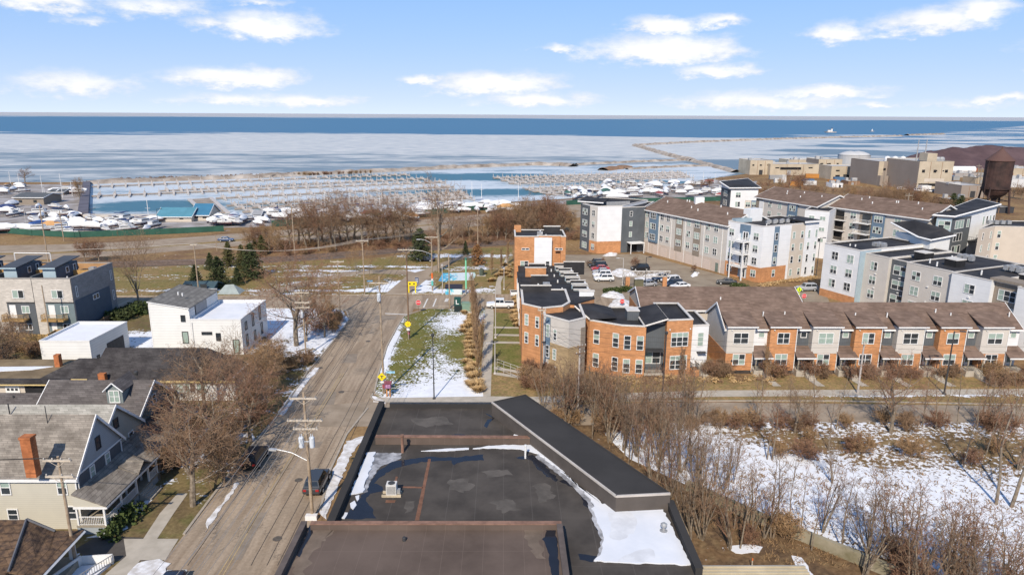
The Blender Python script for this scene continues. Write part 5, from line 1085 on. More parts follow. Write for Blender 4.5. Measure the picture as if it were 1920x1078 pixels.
for i, (ya, yb2, z, xr2) in enumerate(steps):
    EC.flat([(wx0 + (.3 if i % 2 else -.1), ya), (xr2, ya), (xr2, yb2), (wx0 + (.3 if i % 2 else -.1), yb2)], 0, z, BRICK if i != 2 else WHITES, BLACKR, BLACKR, par=.06, th=.1)
    fr_ = Fac(EC, (wx0 + (.3 if i % 2 else -.1), yb2), (wx0 + (.3 if i % 2 else -.1), ya))
    for s in (2.0, 6.0):
        for zz_ in (z - 2.0, z - 5.0): fr_.win(s, zz_, 1.3, 1.9, 2, 2)
    for k, s in enumerate((1.5, 5.5)):
        x0_ = xr2 - 2.4; y0_ = ya + s
        EC.m('dormer_box', LBLUES).box(x0_, xr2 + .25, y0_, y0_ + 1.0, z, z + .9); EC.m('dormer_box_roof', COPE).box(x0_ - .12, xr2 + .35, y0_ - .15, y0_ + .02, z + .902, z + 1.1)
        EC.m('dormer_box_side', WHITES).box(xr2 - .02, xr2 + .26, y0_ + 1.0, y0_ + 2.6, z - .5, z + .85); EC.m('dormer_box_back', BLACKR).box(x0_, xr2 + .2, y0_ + 2.4, y0_ + 2.6, z, z + 1.0); EC.m('dormer_box_coping', COPE).box(x0_ - .1, xr2 + .3, y0_ + 2.35, y0_ + 2.65, z + 1.002, z + 1.1)
    hvac(EC, (7.2, ya + 3), z, 1.1, 1.1, 1.0); hvac(EC, (7.4, ya + 6.2), z, 1.2, 1.2, 1.0)
    vents(EC, [(6.3, ya + 3.4, z - .05), (6.0, ya + 7.0, z - .05), (13.0 - 3.0, ya + 4.0, z - .05)], r=.13, h=.7)
def screen(u0, u1, vt, y, z0, m_=BLACKR, side=None):   # tall parapet back seen as a black upstand with pale coping
    a = G(u0, vt, 10); x0 = PRX(u0, vt, y); x1 = PRX(u1, vt, y); z = HT((x0, y), vt)
    EC.m('parapet_screen', m_).box(x0, x1, y, y + .25, z0, z); EC.m('screen_coping', COPE).box(x0 - .08, x1 + .08, y - .06, y + .31, z + .002, z + .14)
    if side: EC.m('parapet_screen', side).box(x0 - .02, x0 + .2, y - side_d, y - .002, z0, z)
def PRX(u, v, y):
    d = FWD * CAM_F + RGT * (u - 960) - UPV * (v - 539); return d.x / d.y * y
side_d = 3.0
screen(977, 1033, 536, 111.5, 9.3); screen(996, 1027, 517, 121.4, 8.3); screen(985, 1024, 502.5, 131.0, 7.3, BRICK); screen(992, 1022, 495, 136.5, 6.3); screen(1057, 1096, 491.5, 142, 5.4)
EC.m('wing_front', WHITES).box(12.2, 14.6, 109.0, 109.3, 8.0, 10.2); EC.m('wing_front_coping', COPE).box(12.1, 14.7, 108.9, 109.4, 10.202, 10.35)
# end block
t0 = G(967, 533); TY = 150.5; tx0 = PRX(965, 450, TY); tx1 = PRX(1061, 450, TY); zt = HT((tx0, TY), 443)
EC.flat([(tx0, TY), (tx0 + 5.2, TY), (tx0 + 5.2, TY + 1.0), (tx0 + 10.4 - .2, TY + 1.0), (tx0 + 10.4 - .2, TY), (tx1, TY), (tx1, TY + 9), (tx0, TY + 9)], 0, zt, BRICK, par=.5)
f = Fac(EC, (tx0, TY), (tx1, TY)); f.panel(5.3, f.L - 3.9, 3.0, zt - .4, 'white_panel', WHITES, -.5, .4)
xq = PRX(1002, 450, TY) - tx0; xq2 = PRX(1035, 450, TY) - tx0
f.panel(xq, xq2, 3, zt + .1 - .4, 'white_panel', WHITES, .06)
for s in (xq * .55, (xq2 + f.L) / 2): f.win(s, HT((tx0, TY), 467), 1.7, .5, 2, 1, 0)
f.win(xq * .5, HT((tx0, TY), 497), 1.8, 1.9, 2, 3, 3); f.win(xq2 - .9, HT((tx0, TY), 495), .9, 1.4, 1, 2, 0, out=.06)
y2 = TY + 8.6; EC.m('parapet_screen', BLACKR).box(PRX(1020, 425, y2), PRX(1050, 425, y2), y2, y2 + .3, zt - .5, HT((tx0, y2), 425)); EC.m('screen_coping', COPE).box(PRX(1019, 425, y2), PRX(1051, 425, y2), y2 - .1, y2 + .4, HT((tx0, y2), 425) + .002, HT((tx0, y2), 425) + .2)
EC.m('parapet_screen', BRICK).box(tx0, tx0 + 1.6, y2 - .1, y2 + .3, zt - .5, zt + 1.1)
hvac(EC, (tx0 + 5.6, TY + 3.4), zt - .5); vents(EC, [(tx0 + 6.3, TY + 5.5, zt - .5), (tx0 + 7, TY + 2.0, zt - .5), (tx0 + 6.0, TY + 7.5, zt - .5)], r=.15)
EC.done()

# ================================================================= apartment blocks
def rows(f, s_list, zs, w_=1.6, h_=1.6, nc=2, nr=2, out=0.0, var=None):
    for s in s_list:
        for z in zs: f.win(s, z, w_, h_, nc, nr, var, out)
ST = 2.95
# D: dark, white and brick block with the long brown roofed wing
DB = Bld('apartment_building', 'apartment block with dark, white and beige fronts and one long brown gable roof', 'apartments', (40, 190))
pD = [G(1087, 466), G(1104, 472), G(1118, 475.5), G(1163, 474), G(1195, 473), G(1206, 471.5)]
zD = 13.4
pd = [(p.x, p.y) for p in pD]
DB.flat([pd[0], pd[1], pd[2], pd[3], (pd[3][0] + 10, pd[3][1] + 14), (pd[0][0] + 8, pd[0][1] + 14)], 0, zD, WHITES, par=.4)
f = Fac(DB, pd[0], pd[1]); f.panel(0, f.L, 0, zD - .3, 'dark_siding', DARKS, .05); rows(f, [f.L * .5], [1.6, 4.8, 8.0, 11.2], 2.6, 1.8, 3, 2, .05)
f = Fac(DB, pd[1], pd[2]); f.panel(0, f.L, 0, 3.4, 'brick_base', BRICK, .05); f.panel(0, f.L, 3.41, zD - .3, 'grey_siding', GREYS, .03); rows(f, [f.L * .5], [1.7, 4.9, 8.1, 11.3], 1.3, 1.7, 2, 2, .04)
f = Fac(DB, pd[2], pd[3]); f.panel(0, f.L, 0, 3.4, 'brick_base', BRICK, .05)
DB.flat([pd[3], (pd[4][0], pd[4][1] + .5), pd[5], (pd[5][0] + 5, pd[5][1] + 12), (pd[3][0] + 2, pd[3][1] + 12)], 0, zD - .5, DARKS, par=.3)
f = Fac(DB, pd[3], (pd[4][0], pd[4][1] + .5)); rows(f, [f.L * .55], [5.2, 8.2, 11.0], .9, 1.5, 1, 2, .0); f.panel(f.L * .4, f.L - .2, .1, 2.8, 'entrance', DARKF, .06); f.box('entrance_canopy', WHITE, f.L * .35, f.L + 1, .05, 2.6, 2.85, 3.1)
for s in (f.L * .38, f.L + .8): f.box('canopy_post', WHITE, s, s + .2, 2.3, 2.5, 0, 2.845)
DB.m('tilted_roof', BLACKR).slab([(pd[0][0] - 1.0, pd[0][1] - .8, zD + .6), (pd[1][0] + 3.8, pd[1][1] + 1.0, zD + .5), (pd[1][0] + 6.0, pd[1][1] + 6, zD + 1.0), (pd[0][0] + 2, pd[0][1] + 6.5, zD + 1.1)], .3)
DB.m('roof_edge', WHITE).tube([(pd[0][0] - 1.05, pd[0][1] - .85, zD + .45), (pd[1][0] + 3.85, pd[1][1] + .95, zD + .35)], .2, 4)
DB.m('rooftop_fence', METALG).wall((pd[2][0] + 3, pd[2][1] + 4), (pd[3][0] + 3, pd[3][1] + 5), zD - .4, zD + .7, .1)
d0 = (pd[5][0] + .1, pd[5][1] + .4); d1 = G(1358, 514); d1 = (d1.x, d1.y)
P = DB.gable(d0, d1, 14.5, 0, 12.2, 15.2, GREYS, SHING, ov=.6, rake=.5)
f = Fac(DB, d0, d1); L = f.L
f.panel(0, L, 0, 3.2, 'garage_base', mat('pale_pink_base', (0.55, 0.46, 0.39), .85, .04, .6, pat='siding'), .03)
f.panel(L * .075, L * .19, 3.4, 12.0, 'blue_panel', BLUES, .4, .42); f.panel(L * .41, L * .50, 2.6, 12.0, 'taupe_panel', TAUPE, .06); f.panel(L * .63, L * .71, 2.6, 12.0, 'taupe_panel', TAUPE, .06)
zs = [4.9, 7.9, 10.8]
rows(f, [L * .035, L * .235, L * .315, L * .57, L * .79, L * .88], zs, 1.5, 1.7); rows(f, [L * .13], zs, 2.4, 1.7, 3, 2, .4); rows(f, [L * .455, L * .67], zs, 2.0, 1.7, 3, 2, .06)
for k in range(8): f.panel(L * (.03 + k * .105), L * (.03 + k * .105) + 2.5, 0, 2.4, 'garage_door', mat('garage_door_pink', (0.60, 0.50, 0.43), .7, .03, 1, pat='siding', psize=2.5), .07)
f.panel(L * .9, L * .93, 0, 2.3, 'door', GREEN_D, .09)
for s in (.07, .2, .36, .53, .75, .95): f.panel(L * s - .06, L * s + .06, 0, 12, 'downspout', WHITE, .1)
for (s, t_) in ((.12, .35), (.3, .5), (.33, .5), (.45, .3), (.55, .25), (.7, .5), (.86, .3)):
    q = P(L * s, 7.25 * t_ * 2 * .9, 12.3 + 3.0 * t_ * 2 * .9); vents(DB, [q], r=.15, h=.6)
q = P(L * .42, 7.25, 15.2); DB.m('chimney_box', WHITE).box(q[0] - 1.2, q[0] + 1.2, q[1] - .8, q[1] + .8, 14.6, 16.6)
DB.done()
# W: white corner block with balconies
WB = Bld('apartment_building', 'white corner apartment block with blue stripe, stacked balconies and orange brick base', 'apartments', (62, 165))
w0, w1, w2 = G(1358, 514), G(1422, 530), G(1525, 517); w0, w1, w2 = [(p.x, p.y) for p in (w0, w1, w2)]
zW = 13.3; u = Vector((w2[0] - w1[0], w2[1] - w1[1]))
WB.flat([w0, w1, w2, (w0[0] + u.x, w0[1] + u.y + 2)], 0, zW, WHITES, par=.4)
f = Fac(WB, w0, w1); L = f.L
f.panel(0, L, 0, 3.5, 'brick_base', BRICK, .05); rows(f, [L * .13, L * .83], [1.9, 4.9, 7.8, 10.7], 1.5, 1.7, 2, 2, .05)
f.panel(L * .36, L * .66, 10.9, zW - .3, 'blue_panel', BLUES, .08)
for k in range(4):
    z = .2 + k * 3.0
    f.panel(L * .40, L * .64, z + .1, z + 2.5, 'balcony_opening', DARKF if k in (1, 2) else LBLUES, .07); f.panel(L * .45, L * .62, z + .1, z + 2.2, 'balcony_door', WHITE, .10); f.panel(L * .48, L * .525, z + .3, z + 2.0, 'balcony_door_glass', GLASS, .12); f.panel(L * .55, L * .595, z + .3, z + 2.0, 'balcony_door_glass', GLASS, .12)
    if k: f.balcony(L * .30, L * .66, 2.2, z, step=.22)
for s in (.30, .655):
    f.box('balcony_column', WHITE, L * s, L * s + .25, 2.0, 2.25, 0, 9.0)
f = Fac(WB, w1, w2); L = f.L
f.panel(0, L * .46, 0, 3.5, 'brick_base', BRICK, .05); f.panel(L * .2, L * .285, 3.6, zW - .3, 'blue_stripe', BLUES, .07); f.panel(L * .5, L * .75, 0, zW - .2, 'beige_siding', BEIGES, .05)
rows(f, [L * .24], [1.9, 4.9, 7.8, 10.7], .95, 1.7, 1, 2, .07); rows(f, [L * .55, L * .70], [1.6, 4.7, 7.7, 10.6], .9, 1.7, 1, 2, .05); rows(f, [L * .83, L * .965], [1.6, 4.7, 7.7, 10.6], .8, 1.9, 1, 2, .0)
f.box('tilted_roof', BLACKR, L * .70, L * 1.02, -7, .5, zW + .1, zW + .5); f.box('roof_edge', WHITE, L * .70, L * 1.02, .502, .6, zW + .05, zW + .52)
for i in range(9): hvac(WB, (w1[0] + 3 + i * .95, w1[1] + 5.5 + i * .42 + (i % 2) * 1.2), zW - .4, .8, .8, .9)
WB.m('roof_shed', WHITES).prism([(w0[0] + 5.5, w0[1] + 1), (w0[0] + 9, w0[1] + 2.4), (w0[0] + 8, w0[1] + 4.4), (w0[0] + 4.5, w0[1] + 3)], zW - .4, zW + 2.6)
WB.m('roof_tank', LBLUES).prism([(w0[0] + 1.5, w0[1] - 1), (w0[0] + 6, w0[1] + .8), (w0[0] + 5.4, w0[1] + 2.2), (w0[0] + 1, w0[1] + .6)], zW - .4, zW + .5)
vents(WB, [(w1[0] + 1.8, w1[1] + 3, zW - .4)])
WB.done()
# C: long block on the right
CB = Bld('apartment_building', 'long flat-roofed apartment block with stepped white, beige, slate and taupe fronts, on the right', 'apartments', (80, 130))
zC = 11.5
cq = [G(*p, zC) for p in ((1547, 456), (1612, 467))]; c0, c1 = [(p.x, p.y) for p in cq]
du = Vector((.393, -.920)); nu = Vector((-.92, -.393))
def cp(s, out=0.0): return (c0[0] + du.x * s + nu.x * out, c0[1] + du.y * s + nu.y * out)
Lw = 9.0
CB.flat([cp(0), cp(Lw), cp(Lw, -20), cp(0, -20)], 0, zC, WHITES, par=.35)
CB.m('blue_side', LBLUES).wall(cp(Lw), cp(Lw, -6), 0, zC - .2, .1, .04)
f = Fac(CB, cp(0), cp(Lw)); rows(f, [f.L * .33, f.L * .76], [9.3, 6.3, 3.4], 1.7, 1.75); f.panel(0, f.L, 0, 1.6, 'brick_base', BRICK, .05)
segs = [(Lw, 14.5, -1.6, GREYS, 10.9), (14.5, 18.6, -2.4, DARKS, 10.7), (18.6, 28.0, -1.2, GREYS, 10.9), (28.0, 35.0, -.6, WHITES, 10.9), (35.0, 39.5, -1.6, TAUPE, 10.7), (39.5, 54, -.2, WHITES, 10.9), (54, 66, -1.0, TAUPE, 10.9)]
for i, (s0, s1, o, m_, z) in enumerate(segs):
    CB.flat([cp(s0, o), cp(s1, o), cp(s1, -20), cp(s0, -20)], 0, z, m_, par=.15, th=.2)
    f = Fac(CB, cp(s0, o), cp(s1, o)); zs = [8.6, 5.7, 2.8]
    if i in (0,): rows(f, [f.L * .42], zs, 1.6, 1.75)
    elif i in (1, 4): rows(f, [f.L * .5], zs, 2.9, 1.9, 3 if i == 4 else 2, 2)
    elif i == 3: rows(f, [f.L * .5], zs, 1.9, 1.7)
    else: rows(f, [f.L * .24, f.L * .70], zs, 1.8, 1.75)
    for k in range(2): f.box('wall_lamp', WHITE, f.L * .5, f.L * .5 + .3, .02, .2, 7.0 - 2.9 * k, 7.2 - 2.9 * k)
f = Fac(CB, cp(34.5, -1.6), cp(40.0, -1.6)); f.box('overhang', TAUPE, 0, f.L, -2.5, .7, 10.9, 11.35)
for k, (s, o) in enumerate(((17, -8), (24, -7), (38, -6))):
    p = cp(s, o); CB.m('roof_hatch', DARKF).obox(p, 2.4, 2.4, 10.7, 12.0, R(20)); CB.m('roof_hatch_cap', COPE).obox(p, 2.6, 2.6, 12.003, 12.15, R(20))
for (s, o, n_) in ((5, -9, 5), (21, -13, 5), (31, -11, 6), (43, -11, 5)):
    for i in range(n_): hvac(CB, cp(s + (i % 3) * 1.1, o - (i // 3) * 1.3), zC - .5, .85, .85, .9, R(23))
vents(CB, [(*cp(s, o), 10.7) for s, o in ((20.5, -5), (23, -3.5), (31, -4), (48, -4), (52, -4), (20, -12), (3, -4), (4, -4.4), (46, -15), (56, -8))], r=.14, h=.9)
# pitched white tower block rising behind
def up(u_, v_, z): p = G(u_, v_, z); return (p.x, p.y)
t0 = cp(16, -20); t1 = cp(28, -19); t2 = cp(34, -26)
qa = [G(1671, 417, 14.6), G(1722, 444, 13.0), G(1746, 450, 12.9), G(1792, 441, 13.3), G(1770, 428, 14.6), G(1715, 413, 15.6)]
CB.m('penthouse_roof', BLACKR).slab([tuple(q) for q in ccw_xyz(qa)] if False else [(q.x, q.y, q.z) for q in qa][::1], .22)
CB.m('penthouse_wall', WHITEL).prism([(q.x, q.y) for q in (qa[0], qa[1], qa[2], qa[3], qa[4], qa[5])] if False else inset([(q.x, q.y) for q in qa], .5), 8, 12.75)
for a, b in zip(qa[:4], qa[1:4]): CB.m('penthouse_edge', WHITE).tube([(a.x, a.y, a.z - .1), (b.x, b.y, b.z - .1)], .22, 4)
CB.done()
# X: blocks further back, brown gable roofs
def gable_block(name, label, pe0, pe1, zE, zR_, D, cols, base, group=None, balc=(), n=4, flip=False):
    a, b = G(*pe0, zE), G(*pe1, zE); B = Bld(name, label, 'apartments', ((a.x + b.x) / 2, (a.y + b.y) / 2))
    d = (b - a).normalized(); nn = Vector((-d.y, d.x, 0))
    a2 = (a.x + nn.x * .6, a.y + nn.y * .6); b2 = (b.x + nn.x * .6, b.y + nn.y * .6)
    P = B.gable(a2, b2, D, 0, zE, zR_, GREYS, SHING, ov=.6, rake=.6)
    f = Fac(B, a2, b2); L = f.L
    for (s0, s1, m_, o) in cols: f.panel(L * s0, L * s1, 0, zE - .2, 'siding_panel', m_, o)
    return B, f, P
X2, f, P = gable_block('apartment_building', 'brown-roofed apartment block beyond the white corner block, its gable end facing right', (1416, 369), (1529, 387), 13.2, 16.0, 15, [(0, .12, TAUPE, .05), (.56, .72, BLUES, .3)], 0)
L = f.L; rows(f, [L * .25, L * .42], [11.5, 8.6, 5.6], 1.6, 1.7); rows(f, [L * .64], [11.5, 8.6, 5.6], 2.4, 1.7, 3, 2, .3); f.panel(L * .06, L * .14, 8.6, 12.2, 'balcony_door', WHITE, .1); f.panel(L * .86, L * .95, 8.6, 12.4, 'balcony_recess', TAUPE, .08); f.panel(L * .88, L * .93, 9, 11.6, 'balcony_door', WHITE, .12)
vents(X2, [P(L * s, t_ * 13, 13.2 + 2.8 * min(1, t_ * 1.7)) for s, t_ in ((.3, .4), (.35, .3), (.55, .45), (.6, .25), (.85, .4))], r=.15, h=.6); X2.done()
X3, f, P = gable_block('apartment_building', 'brown-roofed apartment block with balconies in the centre of the right-hand blocks', (1556, 387), (1738, 411), 13.2, 16.2, 15.5, [(.33, .47, TAUPE, .05), (.47, .60, BLUES, .3)], 0)
L = f.L; rows(f, [L * .26, L * .72, L * .9], [11.4, 8.5, 5.6], 1.8, 1.8); rows(f, [L * .535], [11.4, 8.5, 5.6], 2.4, 1.8, 3, 2, .3)
for z in (9.9, 7.0, 4.1): f.panel(L * .36, L * .45, z, z + 2.3, 'balcony_door', GLASS, .08); f.balcony(L * .30, L * .46, 1.6, z, step=.3); f.panel(L * .05, L * .16, z, z + 2.4, 'balcony_recess', DARKF, .06); f.balcony(L * .02, L * .19, 1.5, z, m_=TAUPE, step=.3)
vents(X3, [P(L * s, t_ * 13, 13.2 + 3.0 * min(1, t_ * 1.7)) for s, t_ in ((.2, .4), (.25, .5), (.35, .3), (.55, .45), (.57, .45), (.75, .5), (.85, .3))], r=.15, h=.6); X3.done()
# white link block between them and slate / white blocks with single pitch roofs
def box_block(name, label, pts_px, z, h, wm, faces=(), par=.35, roof=None, mono=None, edge=True):
    q = [G(*p, z) for p in pts_px]; pts = [(p.x, p.y) for p in q]; B = Bld(name, label, 'apartments', pts[0])
    if mono:
        zs = [z + m_ for m_ in mono]; n = len(pts); pc = pts
        B.m('wall', wm).add([(*p, 0) for p in pc] + [(*p, zz) for p, zz in zip(pc, zs)], [(i, (i + 1) % n, n + (i + 1) % n, n + i) for i in range(n)])
        o = inset(pts, -.7); o = o if ccw(pts)[0] == pts[0] else o[::-1]
        B.m('pitched_roof', BLACKR).slab([(p[0], p[1], zz + .35) for p, zz in zip(o, zs)], .3)
        for i in range(n): B.m('roof_edge', WHITE).tube([(*o[i], zs[i] + .18), (*o[(i + 1) % n], zs[(i + 1) % n] + .18)], .24, 4)
    else: B.flat(pts, 0, z, wm, par=par)
    return B, pts
XL, p = box_block('apartment_building', 'small white flat-roofed link block between the two rear brown roofs', [(1510, 393), (1556, 397), (1575, 386), (1530, 383)], 13.0, 0, WHITES)
f = Fac(XL, p[0], p[1]); rows(f, [f.L * .3, f.L * .75], [11.0, 8.0, 5], 1.5, 1.1, 2, 1)
XL.done()
X1, p = box_block('apartment_building', 'slate and white block with single-pitch dark roof, farthest left of the rear blocks', [(1353, 349), (1371, 354), (1422, 355), (1400, 343)], 13.5, 0, WHITES, mono=(1.3, .0, .3, 1.2))
f = Fac(X1, p[0], p[1]); f.panel(0, f.L, 0, 13.1, 'dark_siding', DARKS, .06); rows(f, [f.L * .5], [11.4, 8.2, 5.2], 3.2, 2.0, 3, 2, .06)
f = Fac(X1, p[1], p[2]); rows(f, [f.L * .28], [11.4, 8.2, 5.2], 1.7, 1.8); f.panel(f.L * .55, f.L * .78, 0, 9.6, 'beige_siding', BEIGES, .05); f.panel(f.L * .78, f.L, 0, 9.6, 'blue_siding', BLUES, .05); rows(f, [f.L * .66, f.L * .89], [8.2, 5.2], 1.6, 1.7, 2, 2, .05)
X1.done()
X4, p = box_block('apartment_building', 'slate and white block with white-edged roof rising to the right, near the water tower', [(1757, 406), (1786, 408), (1868, 396), (1830, 386)], 14.0, 0, WHITES, mono=(.1, .1, 1.6, 1.5))
f = Fac(X4, p[0], p[1]); f.panel(0, f.L, 0, 13.6, 'grey_siding', LBLUES, .04); rows(f, [f.L * .55], [12.0, 8.8, 5.8], 2.6, 2.1, 2, 2, .04)
f = Fac(X4, p[1], p[2]); f.panel(0, f.L * .42, 0, 13.7, 'dark_siding', DARKS, .06); rows(f, [f.L * .17], [12.0, 8.8, 5.6], 4.2, 2.1, 3, 1, .06); rows(f, [f.L * .36], [12.0], 1.2, 2.1, 1, 1, .06); rows(f, [f.L * .72, f.L * .8, f.L * .88, f.L * .96], [12.0], 1.0, 2.2, 1, 1); rows(f, [f.L * .7, f.L * .9], [8.6, 5.6], 1.0, 2.4, 1, 2); f.balcony(f.L * .42, f.L * .62, 2.2, 7.4, m_=DARKM, deckm=DARKM, step=.4)
X4.done()
X5, p = box_block('apartment_building', 'plain white flat-roofed block at the right edge below the water tower', [(1836, 430), (1866, 424), (1990, 427), (1990, 415), (1868, 414)], 12.0, 0, BEIGES)
f = Fac(X5, p[0], p[1]); rows(f, [f.L * .3, f.L * .8], [10.0, 7.0, 4], .9, 1.8, 1, 2); f = Fac(X5, p[1], p[2]); rows(f, [f.L * .08], [10.0, 7.0, 4], .9, 1.8, 1, 2)
for i in range(4): hvac(X5, (p[1][0] + 2 + i * 1.6, p[1][1] + 5), 11.65, 1, 1, 1)
X5.done()

# ================================================================= industrial yard, water tower, harbour
ITAN = mat('tan_render_wall', (0.46, 0.385, 0.285), .9, .1, .12, c2=(.54, .46, .35)); IGREY = mat('taupe_and_shade_wall', (0.30, 0.25, 0.21), .9, .06, .1); IRED = mat('rusty_brick_wall', (0.26, 0.16, 0.10), .9, .15, .3)  # taupe also colours in the shade on the big plant block's unlit face
IROOF = mat('pale_flat_roof', (0.42, 0.41, 0.40), .9, .1, .1)
def ind(label, u0, u1, vb, vt, depth, wm, skew=0.0, wins=(), doors=(), side=None, par=.5, name='industrial_building'):
    a, b = G(u0, vb), G(u1, vb + skew); z = HT(a, vt); d = Vector((b.x - a.x, b.y - a.y)).normalized(); nn = Vector((-d.y, d.x)) * depth
    B = Bld(name, label, 'industrial building', ((a.x + b.x) / 2, a.y)); pts = [(a.x, a.y), (b.x, b.y), (b.x + nn.x, b.y + nn.y), (a.x + nn.x, a.y + nn.y)]
    B.flat(pts, 0, z, wm, IROOF, wm, par=par)
    f = Fac(B, pts[0], pts[1]); r_i = random.Random(int(u0)); n_i = max(3, int(f.L / 9))
    for k in range(1, n_i): f.panel(f.L * k / n_i - .12, f.L * k / n_i + .12, 0, z - .3, 'panel_joint', IRED if wm is not IRED else ITAN, .05)
    for k in range(max(1, n_i // 2)): s_ = f.L * (k + .25 + .4 * r_i.random()) / max(1, n_i // 2); f.panel(s_, s_ + min(2.4, f.L * .2), 0, min(3.2, z * .6), 'door', DARKM if r_i.random() < .5 else METALG, .09)
    if z > 6:
        for k in range(n_i): s_ = f.L * (k + .3) / n_i; f.panel(s_, s_ + f.L * .25 / n_i, z * .62, z * .72, 'louvre', DARKF, .07)
    for k in range(n_i):
        q = f.xy(f.L * r_i.uniform(.08, .9), -depth * r_i.uniform(.2, .7)); B.m('roof_unit', METALG if k % 2 else IROOF).obox(q, r_i.uniform(1.2, 3), r_i.uniform(1.2, 2.4), z - par, z - par + r_i.uniform(.9, 2.2))
    for (s0, s1, z0, z1) in wins: f.panel(f.L * s0, f.L * s1, z * z0, z * z1, 'window_band', DARKF, .08)
    if side: B.m('side_wall', side).wall(pts[3], pts[0], 0, z - .1, .2, .1)
    return B, f, z, pts
def fin(t_): t_[0].done(); return t_
fin(ind('low cream plant building at the left end of the industrial group', 1405, 1447, 328, 301, 20, ITAN))
fin(ind('long low cream plant hall with one dark window band', 1443, 1536, 329, 308, 18, ITAN, wins=[(.2, .62, .5, .72)]))
fin(ind('tan plant building standing behind the long low hall', 1477, 1533, 318, 300, 16, ITAN))
fin(ind('square tan and brown plant block with tall dark recess', 1533, 1577, 324, 299, 18, ITAN, wins=[(.05, .2, .25, .7), (.35, .45, .2, .7)], side=IGREY))
fin(ind('low beige plant building in front of the domed tanks', 1557, 1640, 337, 312, 16, ITAN, wins=[(.1, .2, .1, .35), (.35, .45, .1, .35)]))
t_ = ind('large plant block in shade-toned taupe with pale left edge and rooftop tanks', 1643, 1717, 348, 303, 30, IGREY, wins=[(.52, .55, .58, .7), (.57, .6, .58, .7), (.65, .68, .58, .7), (.70, .73, .58, .7), (.3, .36, .05, .35)])
B, f, z, p = t_; f.panel(0, f.L * .12, 0, z, 'pale_edge', ITAN, .1); f.panel(0.02, f.L * .2, 0, z * .42, 'low_annex', IGREY, 3, 3)
for k in range(6): q = f.xy(f.L * (.35 + .1 * k), -6 - (k % 2) * 4); B.m('rooftop_tank', WHITE).lathe((q[0], q[1], z - .4), [(1.6, 0), (1.7, 1.5), (1.2, 2.4), (.3, 2.8)], 10)
B.done()
t_ = ind('large cream plant block with long dark strip window, right of the shade-toned block', 1717, 1781, 358, 303, 30, ITAN, wins=[(.05, .8, .16, .25), (.5, .54, .66, .7), (.7, .74, .66, .7)], side=IGREY)
B, f, z, p = t_; f.panel(f.L * .2, f.L * .78, z * .3, z * .42, 'brown_band', BEIGES, .1); f.box('roof_house', ITAN, f.L * .27, f.L * .55, -9, -2, z, z + 4); f.box('loading_bay', WHITE, f.L * .03, f.L * .3, .1, 4, 0, 3)
for k in range(3): q = f.xy(f.L * (.6 + .12 * k), -6); B.m('rooftop_tank', METALG).lathe((q[0], q[1], z - .4), [(1.4, 0), (1.5, 1.5), (.9, 2.4)], 10)
for k in (0, 1): q = f.xy(f.L * (.16 + .24 * k), -8); B.m('stack', METALG).cone((q[0], q[1], z - .4), (q[0], q[1], z + 11), .35, .2, 6)
B.done()
fin(ind('grey shed behind the water tower legs', 1800, 1845, 371, 348, 20, IGREY))
fin(ind('cream warehouse right of the water tower', 1895, 1960, 330, 316, 20, ITAN))
fin(ind('small tan annex left of the water tower', 1826, 1845, 345, 333, 10, ITAN))
fin(ind('white low storage building far right', 1880, 1960, 352, 336, 15, mat('pale_shed', (.6, .6, .6), .8, .05, .1)))
fin(ind('small brown brick hut with pale roof in front of the water tower', 1778, 1815, 391, 374, 9, IRED, par=.3))
fin(ind('dark low building with snowy roof under the water tower', 1815, 1900, 400, 389, 14, mat('dark_low_wall', (.05, .05, .055), .9, .1, .2)))
fin(ind('low pale wall building with flat roof left of the shade-toned plant block', 1612, 1645, 340, 331, 10, BEIGES))
fin(ind('long low grey shed behind the ore yard tanks', 1790, 1835, 333, 325, 10, mat('grey_shed_wall', (.36, .33, .31), .85, .06, .1)))
fin(ind('small pale pump house on the waste ground', 1560, 1580, 352, 344, 7, WHITES, name='pump_house'))
fin(ind('narrow brown shed by the plant yard', 1590, 1612, 347, 340, 8, IRED))
cr_ = random.Random(8)
CC = [mat('container_' + n, c, .7, .1, .3) for n, c in (('orange', (.45, .2, .05)), ('white', (.6, .59, .57)), ('blue', (.08, .16, .28)), ('rust', (.28, .11, .06)), ('grey', (.3, .3, .3)))]
for i in range(26):
    u_ = cr_.uniform(1450, 1640) if i < 12 else cr_.uniform(1760, 1915); v_ = cr_.uniform(332, 350) if i < 12 else cr_.uniform(318, 345); c = G(u_, v_); rz_ = cr_.uniform(-.4, .4); T = thing('storage_container', 'small storage container lying in the industrial yard', 'container', (c.x, c.y, 0), rz_, 'containers in the industrial yard')
    L_ = cr_.uniform(3.5, 8); MB().box(-L_ / 2, L_ / 2, -1.2, 1.2, .15, 2.6).build('box', CC[i % 5], T, local=True); MB().box(L_ / 2, L_ / 2 + .06, -1.1, 1.1, .25, 2.5).build('door', CC[4], T, local=True)
c = G(1800, 328); T = thing('liquid_tank', 'long white cylindrical tank lying before the ore pile', 'tank', (c.x, c.y, 0)); MB().cone((-9, 0, 3.4), (9, 0, 3.4), 2.3, 2.3, 16).build('tank_shell', WHITE, T, local=True)
for x_ in (-5, 5): MB().box(x_ - .5, x_ + .5, -1.8, 1.8, 0, 1.9).build('cradle', CONC, T, local=True)
